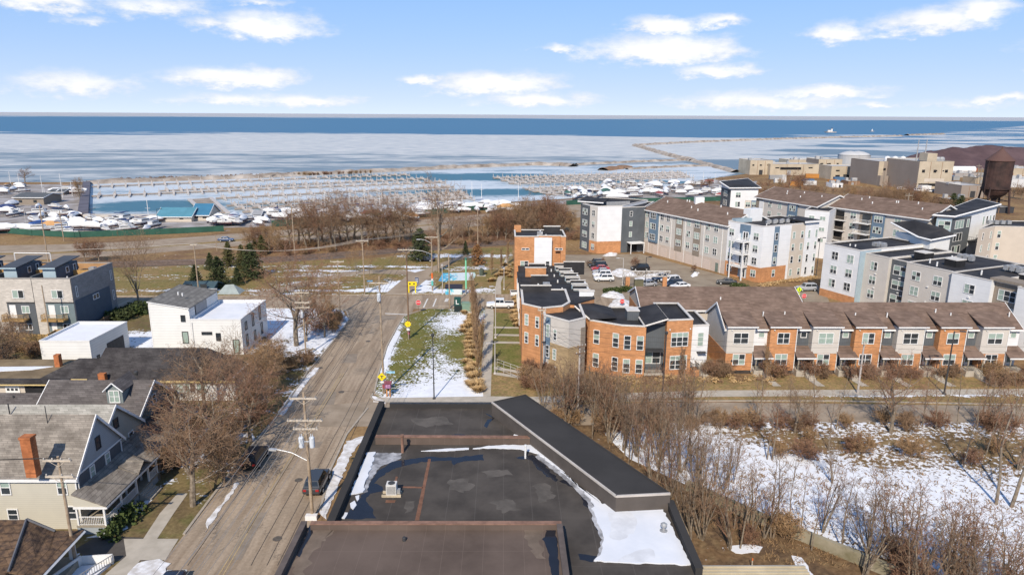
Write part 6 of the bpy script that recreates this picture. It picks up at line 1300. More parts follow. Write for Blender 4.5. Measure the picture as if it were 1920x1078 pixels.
for k, (u_, v_, t_) in enumerate(((1830, 345, 308), (1836, 347, 314), (1655, 352, 322), (1700, 396, 362))):
    c = G(u_, v_); h_ = HT(c, t_); T = thing('utility_pole', '%s from the left of the distant poles near the plant and the water tower' % ordl([2, 3, 0, 1][k]), 'utility pole', (c.x, c.y, 0), group='distant poles at the plant'); MB().cone((0, 0, 0), (0, 0, h_), .3, .2, 6).build('pole', TAUPE, T, local=True); MB().box(-1.6, 1.6, -.15, .15, h_ - 1.2, h_ - .9).build('crossarm', TAUPE, T, local=True)
for k, u in enumerate((1592, 1606)):
    c = G(u, 312); T = thing('storage_tank', 'pale domed storage tank, ' + ('left' if k == 0 else 'right') + ' one of the pair behind the low beige building', 'tank', (c.x, c.y, 0), group='domed tanks')
    MB().lathe((0, 0, 0), [(9, 0), (9, 8.6)], 24).build('tank_shell', mat('tank_grey', (.42, .42, .42), .7, .08, .1), T, local=True)
    MB().lathe((0, 0, 8.6), [(9.2, 0), (7.5, 1.3), (4, 2.6), (.6, 3.2)], 24).build('dome', mat('tank_dome', (.5, .5, .5), .7, .08, .1), T, smooth=True, local=True)
# ore pile
r_ = random.Random(4); op0, op1 = G(1752, 318), G(1985, 322); mb = MB(); nx, ny = 46, 16; W_ = op1.x - op0.x; x0 = op0.x; yb = op0.y
rid = [(0, 0), (.1, .35), (.18, .62), (.27, .8), (.33, .74), (.40, .86), (.5, .95), (.6, .9), (.7, 1.0), (.85, 1.08), (1, 1.0), (1.3, .9), (1.45, 0)]
def ridge(t): 
    for (a, ha), (b, hb) in zip(rid, rid[1:]):
        if a <= t <= b: return ha + (hb - ha) * (t - a) / (b - a)
    return 0
zp = HT((op0.x + W_ * .5, yb + 40), 275); vs = []
for j in range(ny + 1):
    for i in range(nx + 1):
        t = 1.45 * i / nx; q = j / ny; h = zp * ridge(t) * max(0, 1 - abs(q - .5) * 2) ** .9; vs.append((x0 + W_ * t + r_.uniform(-1, 1), yb + q * 90, max(0, h + r_.uniform(-.3, .3) * (h > 1))))
mb.add(vs, [(j * (nx + 1) + i, j * (nx + 1) + i + 1, (j + 1) * (nx + 1) + i + 1, (j + 1) * (nx + 1) + i) for j in range(ny) for i in range(nx)])
tag(mb.build('ore_pile', mat('red_purple_ore', (0.10, 0.062, 0.066), .95, .2, .05, c2=(.135, .085, .085)), smooth=True), 'long purple-brown ore pile behind the plant on the right', 'ore pile')
# water tower
wt = G(1859, 398); WT = thing('water_tower', 'rusty dark water tower with conical roof on four legs', 'water tower', (wt.x, wt.y, 0))
zb = HT(wt, 353); zt = HT(wt, 302); za = HT(wt, 279); zc = HT(wt, 371); rr = (PR((wt.x + 1, wt.y, zb))[0] - PR((wt.x, wt.y, zb))[0]); rad = 22.5 / rr
RUS = mat('rusted_steel', (0.040, 0.027, 0.026), .75, .4, .25, c2=(.082, .046, .038), spec=.3, detail=9)
def wm_(fn, name, m_=RUS, smooth=False): b = MB(); fn(b); return b.build(name, m_, WT, smooth=smooth, local=True)
wm_(lambda b: b.lathe((0, 0, 0), [(rad, zb), (rad, zt)], 28), 'tank_shell', smooth=False)
wm_(lambda b: b.lathe((0, 0, 0), [(rad * 1.06, zt), (rad * 1.06, zt + .3), (.3, za), (.2, za + .8)], 28), 'conical_roof', mat('rusted_roof', (0.16, 0.085, 0.07), .8, .3, .2, c2=(.12, .07, .06)))
wm_(lambda b: b.lathe((0, 0, 0), [(1.0, zc - .4), (rad * .45, zc + .25), (rad * .75, zc + (zb - zc) * .35), (rad * .93, zc + (zb - zc) * .7), (rad * .995, zb - .05)], 28), 'bowl_bottom')
wm_(lambda b: b.lathe((0, 0, 0), [(rad * 1.08, zb - .25), (rad * 1.08, zb + .1)], 28), 'balcony_ring')
wm_(lambda b: b.cone((0, 0, 0), (0, 0, zc - .3), 1.0, 1.0, 10), 'riser_pipe')
for k in range(4):
    a = R(35 + 90 * k); wm_(lambda b: b.cone((math.cos(a) * rad * 1.25, math.sin(a) * rad * 1.25, 0), (math.cos(a) * rad, math.sin(a) * rad, zb + .5), .42, .36, 6), 'leg')
for k in range(4):
    a = R(35 + 90 * k); c = R(125 + 90 * k); zz = zb * .5
    wm_(lambda b: b.cone((math.cos(a) * rad * 1.12, math.sin(a) * rad * 1.12, zz), (math.cos(c) * rad * 1.12, math.sin(c) * rad * 1.12, zz), .16, .16, 5), 'brace')
wm_(lambda b: b.tube([(-rad * 1.1, -1.5, 1.0), (-rad * 1.1, -1.5, zt + .5)], .15, 4), 'ladder')
# breakwaters: rubble mounds
STONE = mat('rubble_stone', (0.33, 0.27, 0.22), .95, .3, .12, c2=(.45, .4, .35), bump=.5)
def mound(px, wd, h, label, m_=STONE, seed=0, snow=False):
    r_ = random.Random(seed); q = [G(*p) for p in px]; mb = MB(); ring = []
    for a, b in zip(q, q[1:]):
        n = max(2, int((b - a).length / 4)); d = (b - a).normalized(); nn = Vector((-d.y, d.x, 0))
        for i in range(n + (1 if b is q[-1] else 0)):
            p = a.lerp(b, i / n); ring.append([(p + nn * wd * .5 * k + Vector((r_.uniform(-.8, .8), r_.uniform(-.8, .8), 0)), z * r_.uniform(.7, 1.2)) for k, z in ((-1, 0), (-.6, h * .7), (0, h), (.6, h * .7), (1, 0))])
    vs = [(p.x, p.y, z) for r1 in ring for p, z in r1]; mb.add(vs, [(i * 5 + j, (i + 1) * 5 + j, (i + 1) * 5 + j + 1, i * 5 + j + 1) for i in range(len(ring) - 1) for j in range(4)])
    return tag(mb.build('breakwater', m_), label, 'breakwater')
mound([(163, 345), (300, 339.5), (480, 333.5), (600, 327), (700, 323), (860, 315), (1000, 309.5), (1060, 311), (1075, 313)], 9, 2.2, 'long rubble breakwater closing the marina from the lake', seed=1)
mound([(1080, 310), (1180, 305), (1280, 301), (1300, 301)], 6, 1.6, 'thin rubble spur joining the marina breakwater to the outer wall', seed=2)
mound([(1300, 303), (1250, 291), (1210, 279), (1190, 273.5), (1290, 268), (1450, 262), (1600, 258), (1690, 256)], 9, 2.6, 'outer stone breakwater bending towards the lighthouse', seed=3)
mound([(1300, 303), (1340, 313), (1380, 324)], 8, 2, 'rubble mole linking the outer wall with the shore', seed=5)
mound([(1130, 320), (1150, 317.5), (1176, 314)], 10, 2.2, 'short brown pier head between the marina basins', IRED, 6)
mound([(1176, 318), (1280, 313), (1325, 312)], 5, 1.4, 'low stone groyne running right from the pier head', seed=7)
mound([(1700, 254.5), (1768, 252.5)], 12, 3, 'short far breakwater right of the lighthouse', seed=8)
# far snow shelf at the outer wall and the lighthouse
lh = G(1557, 249); s_ = 1.0
LH = thing('lighthouse', 'small white lighthouse station far out on the breakwater', 'lighthouse', (lh.x, lh.y, 0)); k = lh.y / 1300 * .72
MB().obox((0, 0), 26 * k, 12 * k, 0, 2.2 * k).build('stone_base', STONE, LH, local=True)
MB().lathe((3 * k, 0, 2.2 * k), [(2.2 * k, 0), (1.7 * k, 7 * k), (2.2 * k, 7.1 * k), (2.2 * k, 7.6 * k)], 12).build('tower', WHITE, LH, local=True)
MB().lathe((3 * k, 0, 9.8 * k), [(1.3 * k, 0), (1.3 * k, 1.6 * k), (.1, 2.7 * k)], 10).build('lantern_room', DARKM, LH, local=True)
MB().obox((-4 * k, 0), 7 * k, 5 * k, 2.2 * k, 5.5 * k).build('keeper_house', WHITE, LH, local=True)
MB().add([(-7.6 * k, -2.6 * k, 5.5 * k), (-.4 * k, -2.6 * k, 5.5 * k), (-.4 * k, 2.6 * k, 5.5 * k), (-7.6 * k, 2.6 * k, 5.5 * k), (-7.6 * k, 0, 7.2 * k), (-.4 * k, 0, 7.2 * k)], [(0, 1, 5, 4), (2, 3, 4, 5), (1, 2, 5), (3, 0, 4)]).build('house_roof', METALG, LH, local=True)
l2 = G(1635, 247); L2 = thing('harbour_beacon', 'tiny white beacon on the far breakwater end right of the lighthouse', 'beacon', (l2.x, l2.y, 0)); k = l2.y / 1300 * .7
MB().obox((0, 0), 9 * k, 5 * k, 0, 1.5 * k).build('stone_base', STONE, L2, local=True); MB().lathe((0, 0, 1.5 * k), [(1.3 * k, 0), (1 * k, 4 * k), (.2 * k, 5 * k)], 10).build('tower', WHITE, L2, local=True)
# ================================================================= vegetation
BARK = mat('grey_brown_bark', (0.20, 0.155, 0.11), .95, .3, 3.0, c2=(.30, .245, .185)); TWIG = mat('brown_twigs', (0.225, 0.14, 0.083), .95, .2, 1.5, c2=(.31, .205, .13)); TWIGR = mat('red_brown_twigs', (0.22, 0.118, 0.07), .95, .25, 1.5, c2=(.29, .165, .105))
TWIGO = mat('orange_brown_twigs', (0.30, 0.18, 0.09), .95, .2, 1.5, c2=(.38, .25, .14)); TWIGG = mat('grey_twigs', (0.165, 0.11, 0.07), .95, .2, 1.5, c2=(.23, .16, .11)); BARKP = mat('pale_bark', (0.22, 0.165, 0.115), .95, .2, 2.0)
def rot_about(d, ang, az_):
    x, y = frame(d); return (d * math.cos(ang) + (x * math.cos(az_) + y * math.sin(az_)) * math.sin(ang)).normalized()
def grow(T, C, p, d, L, r, lev, P, rnd):
    n = P['seg'][lev]; pts = [p]; rs = [r]; sl = L / n
    for i in range(n):
        d = (d + Vector((rnd.gauss(0, 1), rnd.gauss(0, 1), rnd.gauss(0, 1))) * P['wob'][lev] + Vector((0, 0, P['up'][lev]))).normalized()
        p = p + d * sl; pts.append(p); rs.append(max(P['rmin'], r * (1 - P['tap'][lev] * (i + 1) / n)))
    mb = T if lev < P['tl'] else C; ns = (7, 5, 3, 3, 3)[lev]
    for i in range(n): mb.cone(pts[i], pts[i + 1], rs[i], rs[i + 1], ns, False)
    if lev + 1 >= len(P['n']): return
    k = P['n'][lev + 1]; a0 = rnd.uniform(0, 6.28)
    for j in range(k):
        t = P['t0'][lev] + (1 - P['t0'][lev]) * (j + rnd.random()) / k; x = min(t * n, n - .001); i = int(x); q = pts[i].lerp(pts[i + 1], x - i)
        dd = (pts[i + 1] - pts[i]).normalized(); ang = R(P['ang'][lev] * rnd.uniform(.7, 1.3)); a0 += 2.4 + rnd.uniform(-.5, .5)
        grow(T, C, q, rot_about(dd, ang, a0), L * P['lr'][lev] * rnd.uniform(.65, 1.15) * (1.15 - P['sh'] * t), max(P['rmin'], rs[i] * P['rr'][lev] * rnd.uniform(.8, 1.1)), lev + 1, P, rnd)
def tree_fn(seed, P, bark, twig, name='bare_tree', stems=1, spread=0.0):
    def fn():
        rnd = random.Random(seed); o = thing(name, 'x', P['cat']); T, C = MB(), MB()
        for s in range(stems):
            a = rnd.uniform(0, 6.28); lean = rnd.uniform(.3, 1) * spread
            d = Vector((math.cos(a) * lean, math.sin(a) * lean, 1)).normalized(); b = Vector((math.cos(a), math.sin(a), 0)) * (0.12 * stems * .3 * rnd.random() if stems > 1 else 0)
            grow(T, C, b + Vector((0, 0, -.1)), d, P['H'] * rnd.uniform(.85, 1.1) if stems > 1 else P['H'], P['r'], 0, P, rnd)
        T.build('trunk', bark, o, local=True); C.build('crown', twig, o, local=True); return o
    return Proto(fn)
def TP(**k):
    d = dict(H=6, r=.2, seg=(6, 5, 4, 3, 2), wob=(.06, .10, .14, .18, .2), up=(.03, .06, .05, .03, 0), tap=(.55, .8, .8, .8, .7), n=(1, 9, 7, 5, 3), t0=(.3, .25, .2, .2, .2), ang=(48, 42, 42, 45, 45), lr=(.75, .55, .55, .6, .5), rr=(.5, .5, .55, .6, .6), sh=.35, rmin=.0115, tl=2, cat='tree'); d.update(k); return d
SPREAD = [tree_fn(s, TP(H=6.2, r=.26, n=(1, 10, 8, 5, 4), lr=(.85, .6, .55, .55, .5), ang=(55, 42, 42, 45, 45), t0=(.32, .2, .2, .2, .2)), BARK, t) for s, t in ((1, TWIG), (2, TWIGR), (3, TWIG))]
ROUND = [tree_fn(s, TP(H=7, r=.28, n=(1, 13, 9, 6, 3), lr=(.62, .55, .5, .5, .5), ang=(60, 45, 45, 45, 45), t0=(.3, .2, .2, .2, .2), sh=.45), BARK, t) for s, t in ((4, TWIGR), (5, TWIG))]
VASE = [tree_fn(s, TP(H=3.2, r=.22, n=(1, 8, 7, 6, 3), lr=(1.9, .5, .5, .5, .5), ang=(24, 28, 35, 40, 40), t0=(.45, .3, .25, .2, .2), up=(.02, .03, .05, .03, 0), sh=.1), BARK, t) for s, t in ((6, TWIG), (7, TWIGO))]
DENSE = [tree_fn(s, TP(H=4.6, r=.2, n=(1, 12, 10, 7, 3), lr=(.8, .6, .55, .5, .5), ang=(52, 44, 44, 45, 45), t0=(.2, .15, .15, .15, .2), rmin=.015), BARK, t) for s, t in ((8, TWIGO), (9, TWIGR), (10, TWIG))]
SAP = [tree_fn(s, TP(H=7.5, r=.085, n=(1, 10, 4, 3), lr=(.28, .5, .5), ang=(35, 38, 40), t0=(.3, .25, .2), seg=(8, 4, 3, 2), wob=(.05, .10, .15, .2), tap=(.8, .8, .8, .7), sh=.5, rmin=.0105, tl=1, up=(.03, .12, .05, 0)), b, t, 'sapling') for s, b, t in ((11, BARKP, TWIGG), (12, BARK, TWIGR), (13, BARK, TWIG), (14, BARKP, TWIGG))]
MULTI = [tree_fn(s, TP(H=6.4, r=.08, n=(1, 6, 4, 3), lr=(.38, .5, .5), ang=(32, 38, 40), t0=(.25, .25, .2), seg=(6, 4, 3, 2), wob=(.07, .12, .15, .2), tap=(.8, .8, .8, .7), sh=.4, rmin=.0105, tl=1), BARK, t, 'bare_tree', 5, .3) for s, t in ((15, TWIGR), (16, TWIGG), (17, TWIG))]
SHRUB = [tree_fn(s, TP(H=1.7, r=.03, n=(1, 7, 6, 4), lr=(.55, .55, .5), ang=(38, 42, 45), t0=(.15, .2, .2), seg=(4, 3, 2, 2), wob=(.12, .15, .2, .2), tap=(.7, .8, .8, .7), sh=.3, rmin=.014, tl=1, cat='shrub'), TWIG, t, 'shrub', 9, .7) for s, t in ((18, TWIGR), (19, TWIG), (20, TWIGO))]
COLM = [tree_fn(s, TP(H=7.4, r=.11, n=(1, 34, 7, 3), lr=(.26, .5, .5), ang=(16, 18, 22), t0=(.06, .2, .2), seg=(7, 4, 3, 2), wob=(.02, .05, .08, .1), tap=(.75, .8, .8, .7), sh=.3, rmin=.016, tl=1, up=(.05, .12, .1, .1)), BARK, TWIGO if s == 22 else TWIG, 'columnar_tree') for s in (21, 22)]
def quadleaf(mb, p, s, rnd, flat=0.0):
    a = Vector((rnd.gauss(0, 1), rnd.gauss(0, 1), rnd.gauss(0, 1) * (1 - flat))).normalized(); x, y = frame(a); mb.add([p - x * s - y * s * .5, p + x * s - y * s * .5, p + x * s * .6 + y * s * .6, p - x * s * .6 + y * s * .6], [(0, 1, 2, 3)])
def conifer_fn(seed, H_, Rb, m_, dens=1.0, bushy=False):
    def fn():
        rnd = random.Random(seed); o = thing('conifer', 'x', 'tree'); T, C = MB(), MB(); T.cone((0, 0, 0), (0, 0, H_ * .97), .2, .03, 7)
        nb = int(150 * dens)
        for i in range(nb):
            t = (i + rnd.random()) / nb; z = H_ * (.06 + .92 * t); L = Rb * ((1 - t) ** (.8 if not bushy else .45)) * rnd.uniform(.65, 1.1) + .15; a = i * 2.4 + rnd.uniform(-.4, .4)
            d = Vector((math.cos(a), math.sin(a), rnd.uniform(-.35, .12) + (.25 * t))); T.cone((0, 0, z), Vector((0, 0, z)) + d * L * .9, .03, .01, 3, False)
            for k in range(int(7 + L * 9)):
                s = rnd.random() ** .7; p = Vector((0, 0, z)) + d * L * s + Vector((rnd.gauss(0, .16), rnd.gauss(0, .16), rnd.gauss(0, .10) - .12 * s)) * (.5 + L * .35); quadleaf(C, p, rnd.uniform(.09, .2), rnd, .4)
        T.build('trunk', BARK, o, local=True); C.build('crown', m_, o, local=True); return o
    return Proto(fn)
NEED = mat('green_needles', (0.045, 0.062, 0.024), .9, .35, .8, c2=(.075, .09, .035)); NEEDY = mat('olive_needles', (0.085, 0.085, 0.03), .9, .3, .8, c2=(.13, .12, .045)); NEEDR = mat('rust_needles', (0.24, 0.12, 0.05), .9, .3, .8); EVER = mat('evergreen_leaf', (0.05, 0.075, 0.022), .8, .35, 1.5, c2=(.09, .12, .035))
SPRUCE = [conifer_fn(31, 8, 2.3, NEEDY), conifer_fn(32, 7.2, 2.4, NEED)]; PINE = [conifer_fn(33, 8.5, 3.4, NEED, 1.25, True)]; RUSTP = conifer_fn(34, 5.0, 1.8, NEEDR, .6, True)
def blob_shrub(seed, m_, R_=1.0, n=420, leaf=.11, name='evergreen_shrub', hemi=.75, cat='shrub'):
    def fn():
        rnd = random.Random(seed); C = MB()
        cl = [(Vector((rnd.gauss(0, .45), rnd.gauss(0, .45), rnd.uniform(.2, .9))) * R_, rnd.uniform(.3, .6) * R_) for _ in range(9)]
        for i in range(n):
            c, r = cl[i % 9]; v = Vector((rnd.gauss(0, 1), rnd.gauss(0, 1), rnd.gauss(0, 1))).normalized() * r * rnd.uniform(.7, 1.08); p = c + v; p.z = max(.05, p.z * hemi); quadleaf(C, p, leaf * R_ * rnd.uniform(.7, 1.4), rnd)
        return tag(C.build(name, m_, local=True), 'x', cat)
    return Proto(fn)
EVSH = [blob_shrub(41, EVER), blob_shrub(42, NEED)]
HAY = mat('straw_grass', (0.50, 0.33, 0.155), .95, .15, 2.0, c2=(.60, .42, .22)); HAYB = mat('brown_dry_foliage', (0.26, 0.155, 0.085), .95, .2, 2.0, c2=(.34, .22, .13))
def grass_clump(seed, m_, H_=.9, Rr=.75, n=200, name='ornamental_grass'):
    def fn():
        rnd = random.Random(seed); C = MB()
        for i in range(n):
            a = rnd.uniform(0, 6.28); s = rnd.random() ** .5; b = Vector((math.cos(a), math.sin(a), 0)) * s * .3 * Rr; lean = s * 1.0
            d = Vector((math.cos(a) * lean, math.sin(a) * lean, 1)).normalized(); L = H_ * rnd.uniform(.7, 1.1); w_ = rnd.uniform(.04, .08); x = Vector((-math.sin(a), math.cos(a), 0)) * w_
            p1 = b + d * L * .6; p2 = b + d * L + Vector((math.cos(a), math.sin(a), -.5)) * (.25 * lean * L)
            C.add([b - x, b + x, p1 + x, p1 - x, p2], [(0, 1, 2, 3), (3, 2, 4)])
        return tag(C.build(name, m_, local=True), 'x', 'grass clump')
    return Proto(fn)
GCL = [grass_clump(51, HAY), grass_clump(52, HAY, 1.0, .8)]; BALL = [blob_shrub(53, HAYB, .6, 260, .12, 'dry_shrub'), blob_shrub(54, HAY, .7, 260, .12, 'dry_shrub')]
vr = random.Random(21)
def plant(protos, px, top, natural, label, group=None, jit=.12, at=None, sx=1.0):
    p = at if at is not None else G(*px); h = HT(p, top) if top is not None else natural * vr.uniform(.85, 1.1); s = max(.15, h / natural)
    pr = protos[vr.randrange(len(protos))] if isinstance(protos, list) else protos
    s2 = s * sx * vr.uniform(1 - jit, 1 + jit)
    return pr.place((p.x, p.y, 0), vr.uniform(0, 6.28), (s2, s2, s), label, group)
NH = {'SPREAD': 9.2, 'ROUND': 10.2, 'VASE': 8.4, 'DENSE': 7.6, 'SAP': 8.4, 'MULTI': 7.6, 'SHRUB': 2.2, 'COLM': 8.6}
# street trees in front of the left houses
for px, top, pr, nh, lab, sx in [
    ((362, 948), 770, SPREAD, 9.2, 'wide bare street tree on the lawn strip before the cream house', 1.0), ((405, 868), 715, SPREAD, 9.2, 'bare street tree left of the parked dark car', 1.05),
    ((330, 845), 700, ROUND, 10.2, 'bare tree over the snowy yard behind the cream house porch', .95), ((448, 800), 668, SPREAD, 9.2, 'reddish bare tree leaning towards the road past the parked dark car', 1.0),
    ((385, 770), 648, SPREAD, 9.2, 'bare tree covering the right end of the black roofed house', 1.0), ((490, 745), 640, DENSE, 7.6, 'bushy bare tree on the verge right of the white modern house', .9),
    ((520, 705), 635, DENSE, 7.6, 'bare tree between the white modern house and the road', .85), ((440, 700), 610, MULTI, 7.6, 'slim many-stemmed tree against the white wall of the modern house', .8),
    ((556, 648), 492, SPREAD, 9.2, 'tall bare tree with forked trunk on the snowy corner lot', 1.15), ((609, 632), 530, VASE, 8.4, 'thin dark tree at the kerb of the snowy corner lot', .8),
    ((575, 640), 560, DENSE, 7.6, 'low bare tree behind the forked one on the snowy lot', .9), ((262, 574), 466, VASE, 8.4, 'vase-shaped bare tree beside the grey townhouses', .85),
    ((159, 491), 444, DENSE, 7.6, 'orange-brown round tree behind the grey townhouses, left of two', 1.0), ((186, 491), 447, DENSE, 7.6, 'orange-brown round tree behind the grey townhouses, right of two', .95),
    ((47, 342), 311, ROUND, 10.2, 'dark round tree on the lake edge of the boat yard', 1.2), ((150, 376), 333, DENSE, 7.6, 'narrow red-brown tree at the end of the boat yard wall', .6),
    ((440, 730), 672, DENSE, 7.6, 'low tangle of a tree behind the verge shrubs', 1.1), ((350, 720), 655, ROUND, 10.2, 'twiggy tree before the windows of the black roofed house', .9),
    ((300, 900), 800, MULTI, 7.6, 'thin many-stemmed tree beside the porch steps', .8), ((420, 905), 790, DENSE, 7.6, 'low brown tree between the parked dark car and the walk', .9), ((470, 830), 700, SPREAD, 9.2, 'bare tree overhanging the road behind the parked dark car', .9), ((345, 800), 690, ROUND, 10.2, 'bare tree in front of the dormer house porch', .9), ((415, 730), 640, SPREAD, 9.2, 'bare tree between the black roofed house and the road', .95), ((505, 715), 632, SPREAD, 9.2, 'bare tree at the kerb bend below the white modern house', .8), ((15, 700), 600, DENSE, 7.6, 'brown tree at the left edge behind the flat garages', .9), ((30, 660), 590, DENSE, 7.6, 'reddish bare tree before the wooden yard fence', .8)]:
    plant(pr, px, top, nh, lab, None, .03, sx=sx * (1.12 if px[1] > 690 else 1))
def scatter(lst, protos, nh, text, group, sx=1.0):
    lst = sorted(lst)
    for i, (u, v, top) in enumerate(lst): plant(protos, (u, v), top, nh, text % ordl(i), group, .15, sx=sx)
scatter([(560, 462, 372), (583, 465, 368), (605, 462, 366), (622, 466, 372), (640, 460, 368), (665, 455, 366), (690, 462, 380), (738, 456, 364), (758, 458, 378), (545, 468, 385), (712, 463, 385), (880, 448, 394), (868, 452, 408), (575, 468, 392), (598, 470, 384), (630, 470, 380), (652, 464, 390), (678, 465, 378), (700, 460, 374), (725, 460, 372), (748, 462, 384), (772, 456, 380), (845, 452, 400), (905, 446, 392)], ROUND + SPREAD, 9.8, '%s from the left of the tall bare trees along the railway', 'trees along the railway', .9)
scatter([(470, 470, 425), (487, 470, 414), (505, 472, 418), (520, 474, 430), (925, 446, 388), (940, 444, 380), (955, 445, 384), (968, 443, 376), (985, 442, 372), (1000, 442, 366), (1015, 441, 362), (1030, 440, 362), (1045, 440, 372), (1056, 436, 385), (932, 450, 396), (948, 450, 392), (962, 449, 398), (992, 447, 390), (1022, 446, 388), (1040, 445, 394), (1068, 440, 392), (915, 450, 402)], DENSE, 7.6, '%s from the left of the brushy brown trees by the highway', 'brushy trees by the highway', .8)
plant(SPREAD, (822, 508), 338, 9.2, 'bare open-crowned tree beside the tallest pole of the park', None, .02, sx=.62)
scatter([(668, 514, 470), (693, 518, 474), (655, 512, 482), (545, 548, 505), (510, 560, 520), (590, 556, 520)], VASE, 8.4, '%s from the left of the small bare trees on the park lawn', 'small park trees', .7)
br_l = []
for i in range(58):
    u = 480 + 610 * vr.random(); base = 477 - (u - 480) * .055; br_l.append((u, base + vr.uniform(-14, 7)))
for i, (u, v) in enumerate(sorted(br_l)): plant(SHRUB, (u, v), None, 1.0, 'low brown brush growing beside the railway', 'brush beside the railway', .3)
mb = MB(); b9 = random.Random(31)
for i in range(210):
    if i % 3: u = b9.uniform(480, 1085); v = 470 - (u - 480) * .055 + b9.uniform(-9, 13)
    else: u = b9.uniform(1400, 1800); v = 352 + (u - 1400) * .095 + b9.uniform(-12, 6)
    p = G(u, v); S_ = b9.uniform(1.0, 2.4)
    for j in range(44):
        a = b9.uniform(0, 6.28); le = b9.uniform(.1, 1.0); d = Vector((math.cos(a) * le, math.sin(a) * le, b9.uniform(.6, 1.2))); q = p + Vector((b9.gauss(0, .5), b9.gauss(0, .5), 0)) * S_; e = q + d * S_ * .7; mb.cone(q, e, .03, .02, 3, False)
        for k in range(3): f_ = q.lerp(e, b9.uniform(.4, 1)); mb.cone(f_, f_ + Vector((b9.gauss(0, .4), b9.gauss(0, .4), b9.uniform(.1, .6))) * S_ * .5, .02, .012, 3, False)
tag(mb.build('brush', TWIGR, local=True), 'brown leafless brush covering the railway bank and waste ground', 'brush', kind='stuff')
for i, (u, v, t_) in enumerate(sorted([(368, 534, 492), (411, 536, 474), (446, 534, 497), (473, 522, 448), (430, 500, 452), (395, 505, 470), (455, 505, 458), (492, 478, 440), (478, 470, 445)])):
    plant(SPRUCE, (u, v), t_, 8, '%s from the left of the dark spruces by the blue-roofed shelter' % ordl(i), 'spruces by the shelter', .05, sx=1.25)
plant(PINE, (788, 489), 428, 8.5, 'large round green pine on the park lawn', None, .02)
plant(RUSTP, (895, 497), 458, 5, 'small rust-coloured conifer on the park lawn', None, .02); plant(SPRUCE, (873, 478), 448, 8, 'yellowish slim conifer at the back of the park', None, .02, sx=.8)
for i, (u, v) in enumerate([(897, 706), (895, 680), (893, 656), (891, 634), (889, 614), (887, 597), (886, 584)]):
    plant(COLM, (u, v), None, 8.6, '%s from the near end of the narrow columnar trees along the path' % ordl(i), 'columnar trees along the path', .05)
for i, (u, v, t_) in enumerate([(921, 516, 470), (940, 505, 466), (951, 495, 452)]): plant(COLM, (u, v), t_, 8.6, '%s of the thin bare trees left of the brick end block' % ordl(i), 'thin trees by the end block', .05)
for px, top, lab in [((1278, 716), 652, 'brown columnar tree before the brick townhouse corner'), ((1640, 698), 625, 'dark columnar tree before the third brick bay of the terrace'), ((1437, 712), 650, 'thin columnar tree before the first brick bay of the terrace')]: plant(COLM, px, top, 8.6, lab, None, .02, sx=1.2)
k = 0
rows_ = [(905 - (735 - v) * .12 + vr.uniform(-20, 1), v + vr.uniform(-5, 5)) for v in range(585, 738, 3)]
for i, (u, v) in enumerate(sorted(rows_, key=lambda q: -q[1])): plant(GCL, (u - 4, v), None, .95, '%s from the near end of the straw-coloured grass clumps beside the path' % ordl(i), 'straw grass clumps along the path', .25)
cl = [(918 + i * 5.5 + vr.uniform(-2, 2), 528 - i * 3.4 + vr.uniform(-3, 3)) for i in range(9)] + [(944 + vr.uniform(-2, 14), 528 - vr.uniform(0, 30)) for i in range(14)] + [(966 + vr.uniform(-3, 10), 552 + i * 4.0) for i in range(16)]
for i, (u, v) in enumerate(sorted(cl)): plant(GCL, (u, v), None, .7, '%s from the left of the tan grass clumps at the curved path and brick wing' % ordl(i), 'tan grass clumps at the curved path', .25)
cl = [(1108 + 200 * (i / 25) + vr.uniform(-4, 4), 712 - 4 * (i / 25) + 9 * (i % 2) + vr.uniform(-2, 2)) for i in range(44)]
for i, (u, v) in enumerate(sorted(cl)):
    if 1298 < u < 1320: continue
    plant(BALL, (u, v), None, .62, '%s from the left of the brown round shrubs before the brick townhouses' % ordl(i), 'round dry shrubs before the townhouses', .2)
cl = [(1428 + i * 6.2, 535 - i * .9 + vr.uniform(-1, 3)) for i in range(17)]
for i, (u, v) in enumerate(cl): plant(BALL[1:], (u, v), None, .55, '%s from the left of the tan shrubs along the white corner block' % ordl(i), 'tan shrubs along the corner block', .2)
cl = [(985 + vr.uniform(0, 60), 700 + vr.uniform(-25, 35)) for i in range(16)] + [(1330 + vr.uniform(-6, 36), 702 + vr.uniform(-3, 6)) for i in range(7)] + [(1430 + k_ * 80 + vr.uniform(0, 40), 706 + vr.uniform(-2, 5)) for k_ in range(7) for _ in range(3)] + [(1850 + vr.uniform(0, 70), 712 + vr.uniform(0, 14)) for i in range(7)] + [(1045 + vr.uniform(0, 110), 735 + vr.uniform(-10, 20)) for i in range(12)]
for i, (u, v) in enumerate(sorted(cl)): plant(SHRUB, (u, v), None, 1.3, '%s from the left of the bare brown shrubs in the townhouse front gardens' % ordl(i), 'shrubs in the front gardens', .25)
# thicket right of the black wedge roof
th = []
for i in range(56):
    t = vr.random(); u0 = 1000 + 250 * t; v = 770 + 170 * t + vr.uniform(-22, 14); th.append((u0 + vr.uniform(20, 120), v))
for i, (u, v) in enumerate(sorted(th)): plant(SAP + MULTI if i % 3 else SAP, (u, v), None, 7.4 if i % 3 else 6.2, 'thin bare sapling in the thicket beside the black wedge roof', 'saplings beside the wedge roof', .2)
th = [(1000 + vr.uniform(0, 330), 762 + vr.uniform(0, 60)) for i in range(20)]
for i, (u, v) in enumerate(sorted(th)): plant(SHRUB + MULTI, (u, v), None, 4.2 if i % 2 else 3.0, 'twiggy undergrowth shrub between the side street and the wedge roof', 'undergrowth by the wedge roof', .25)
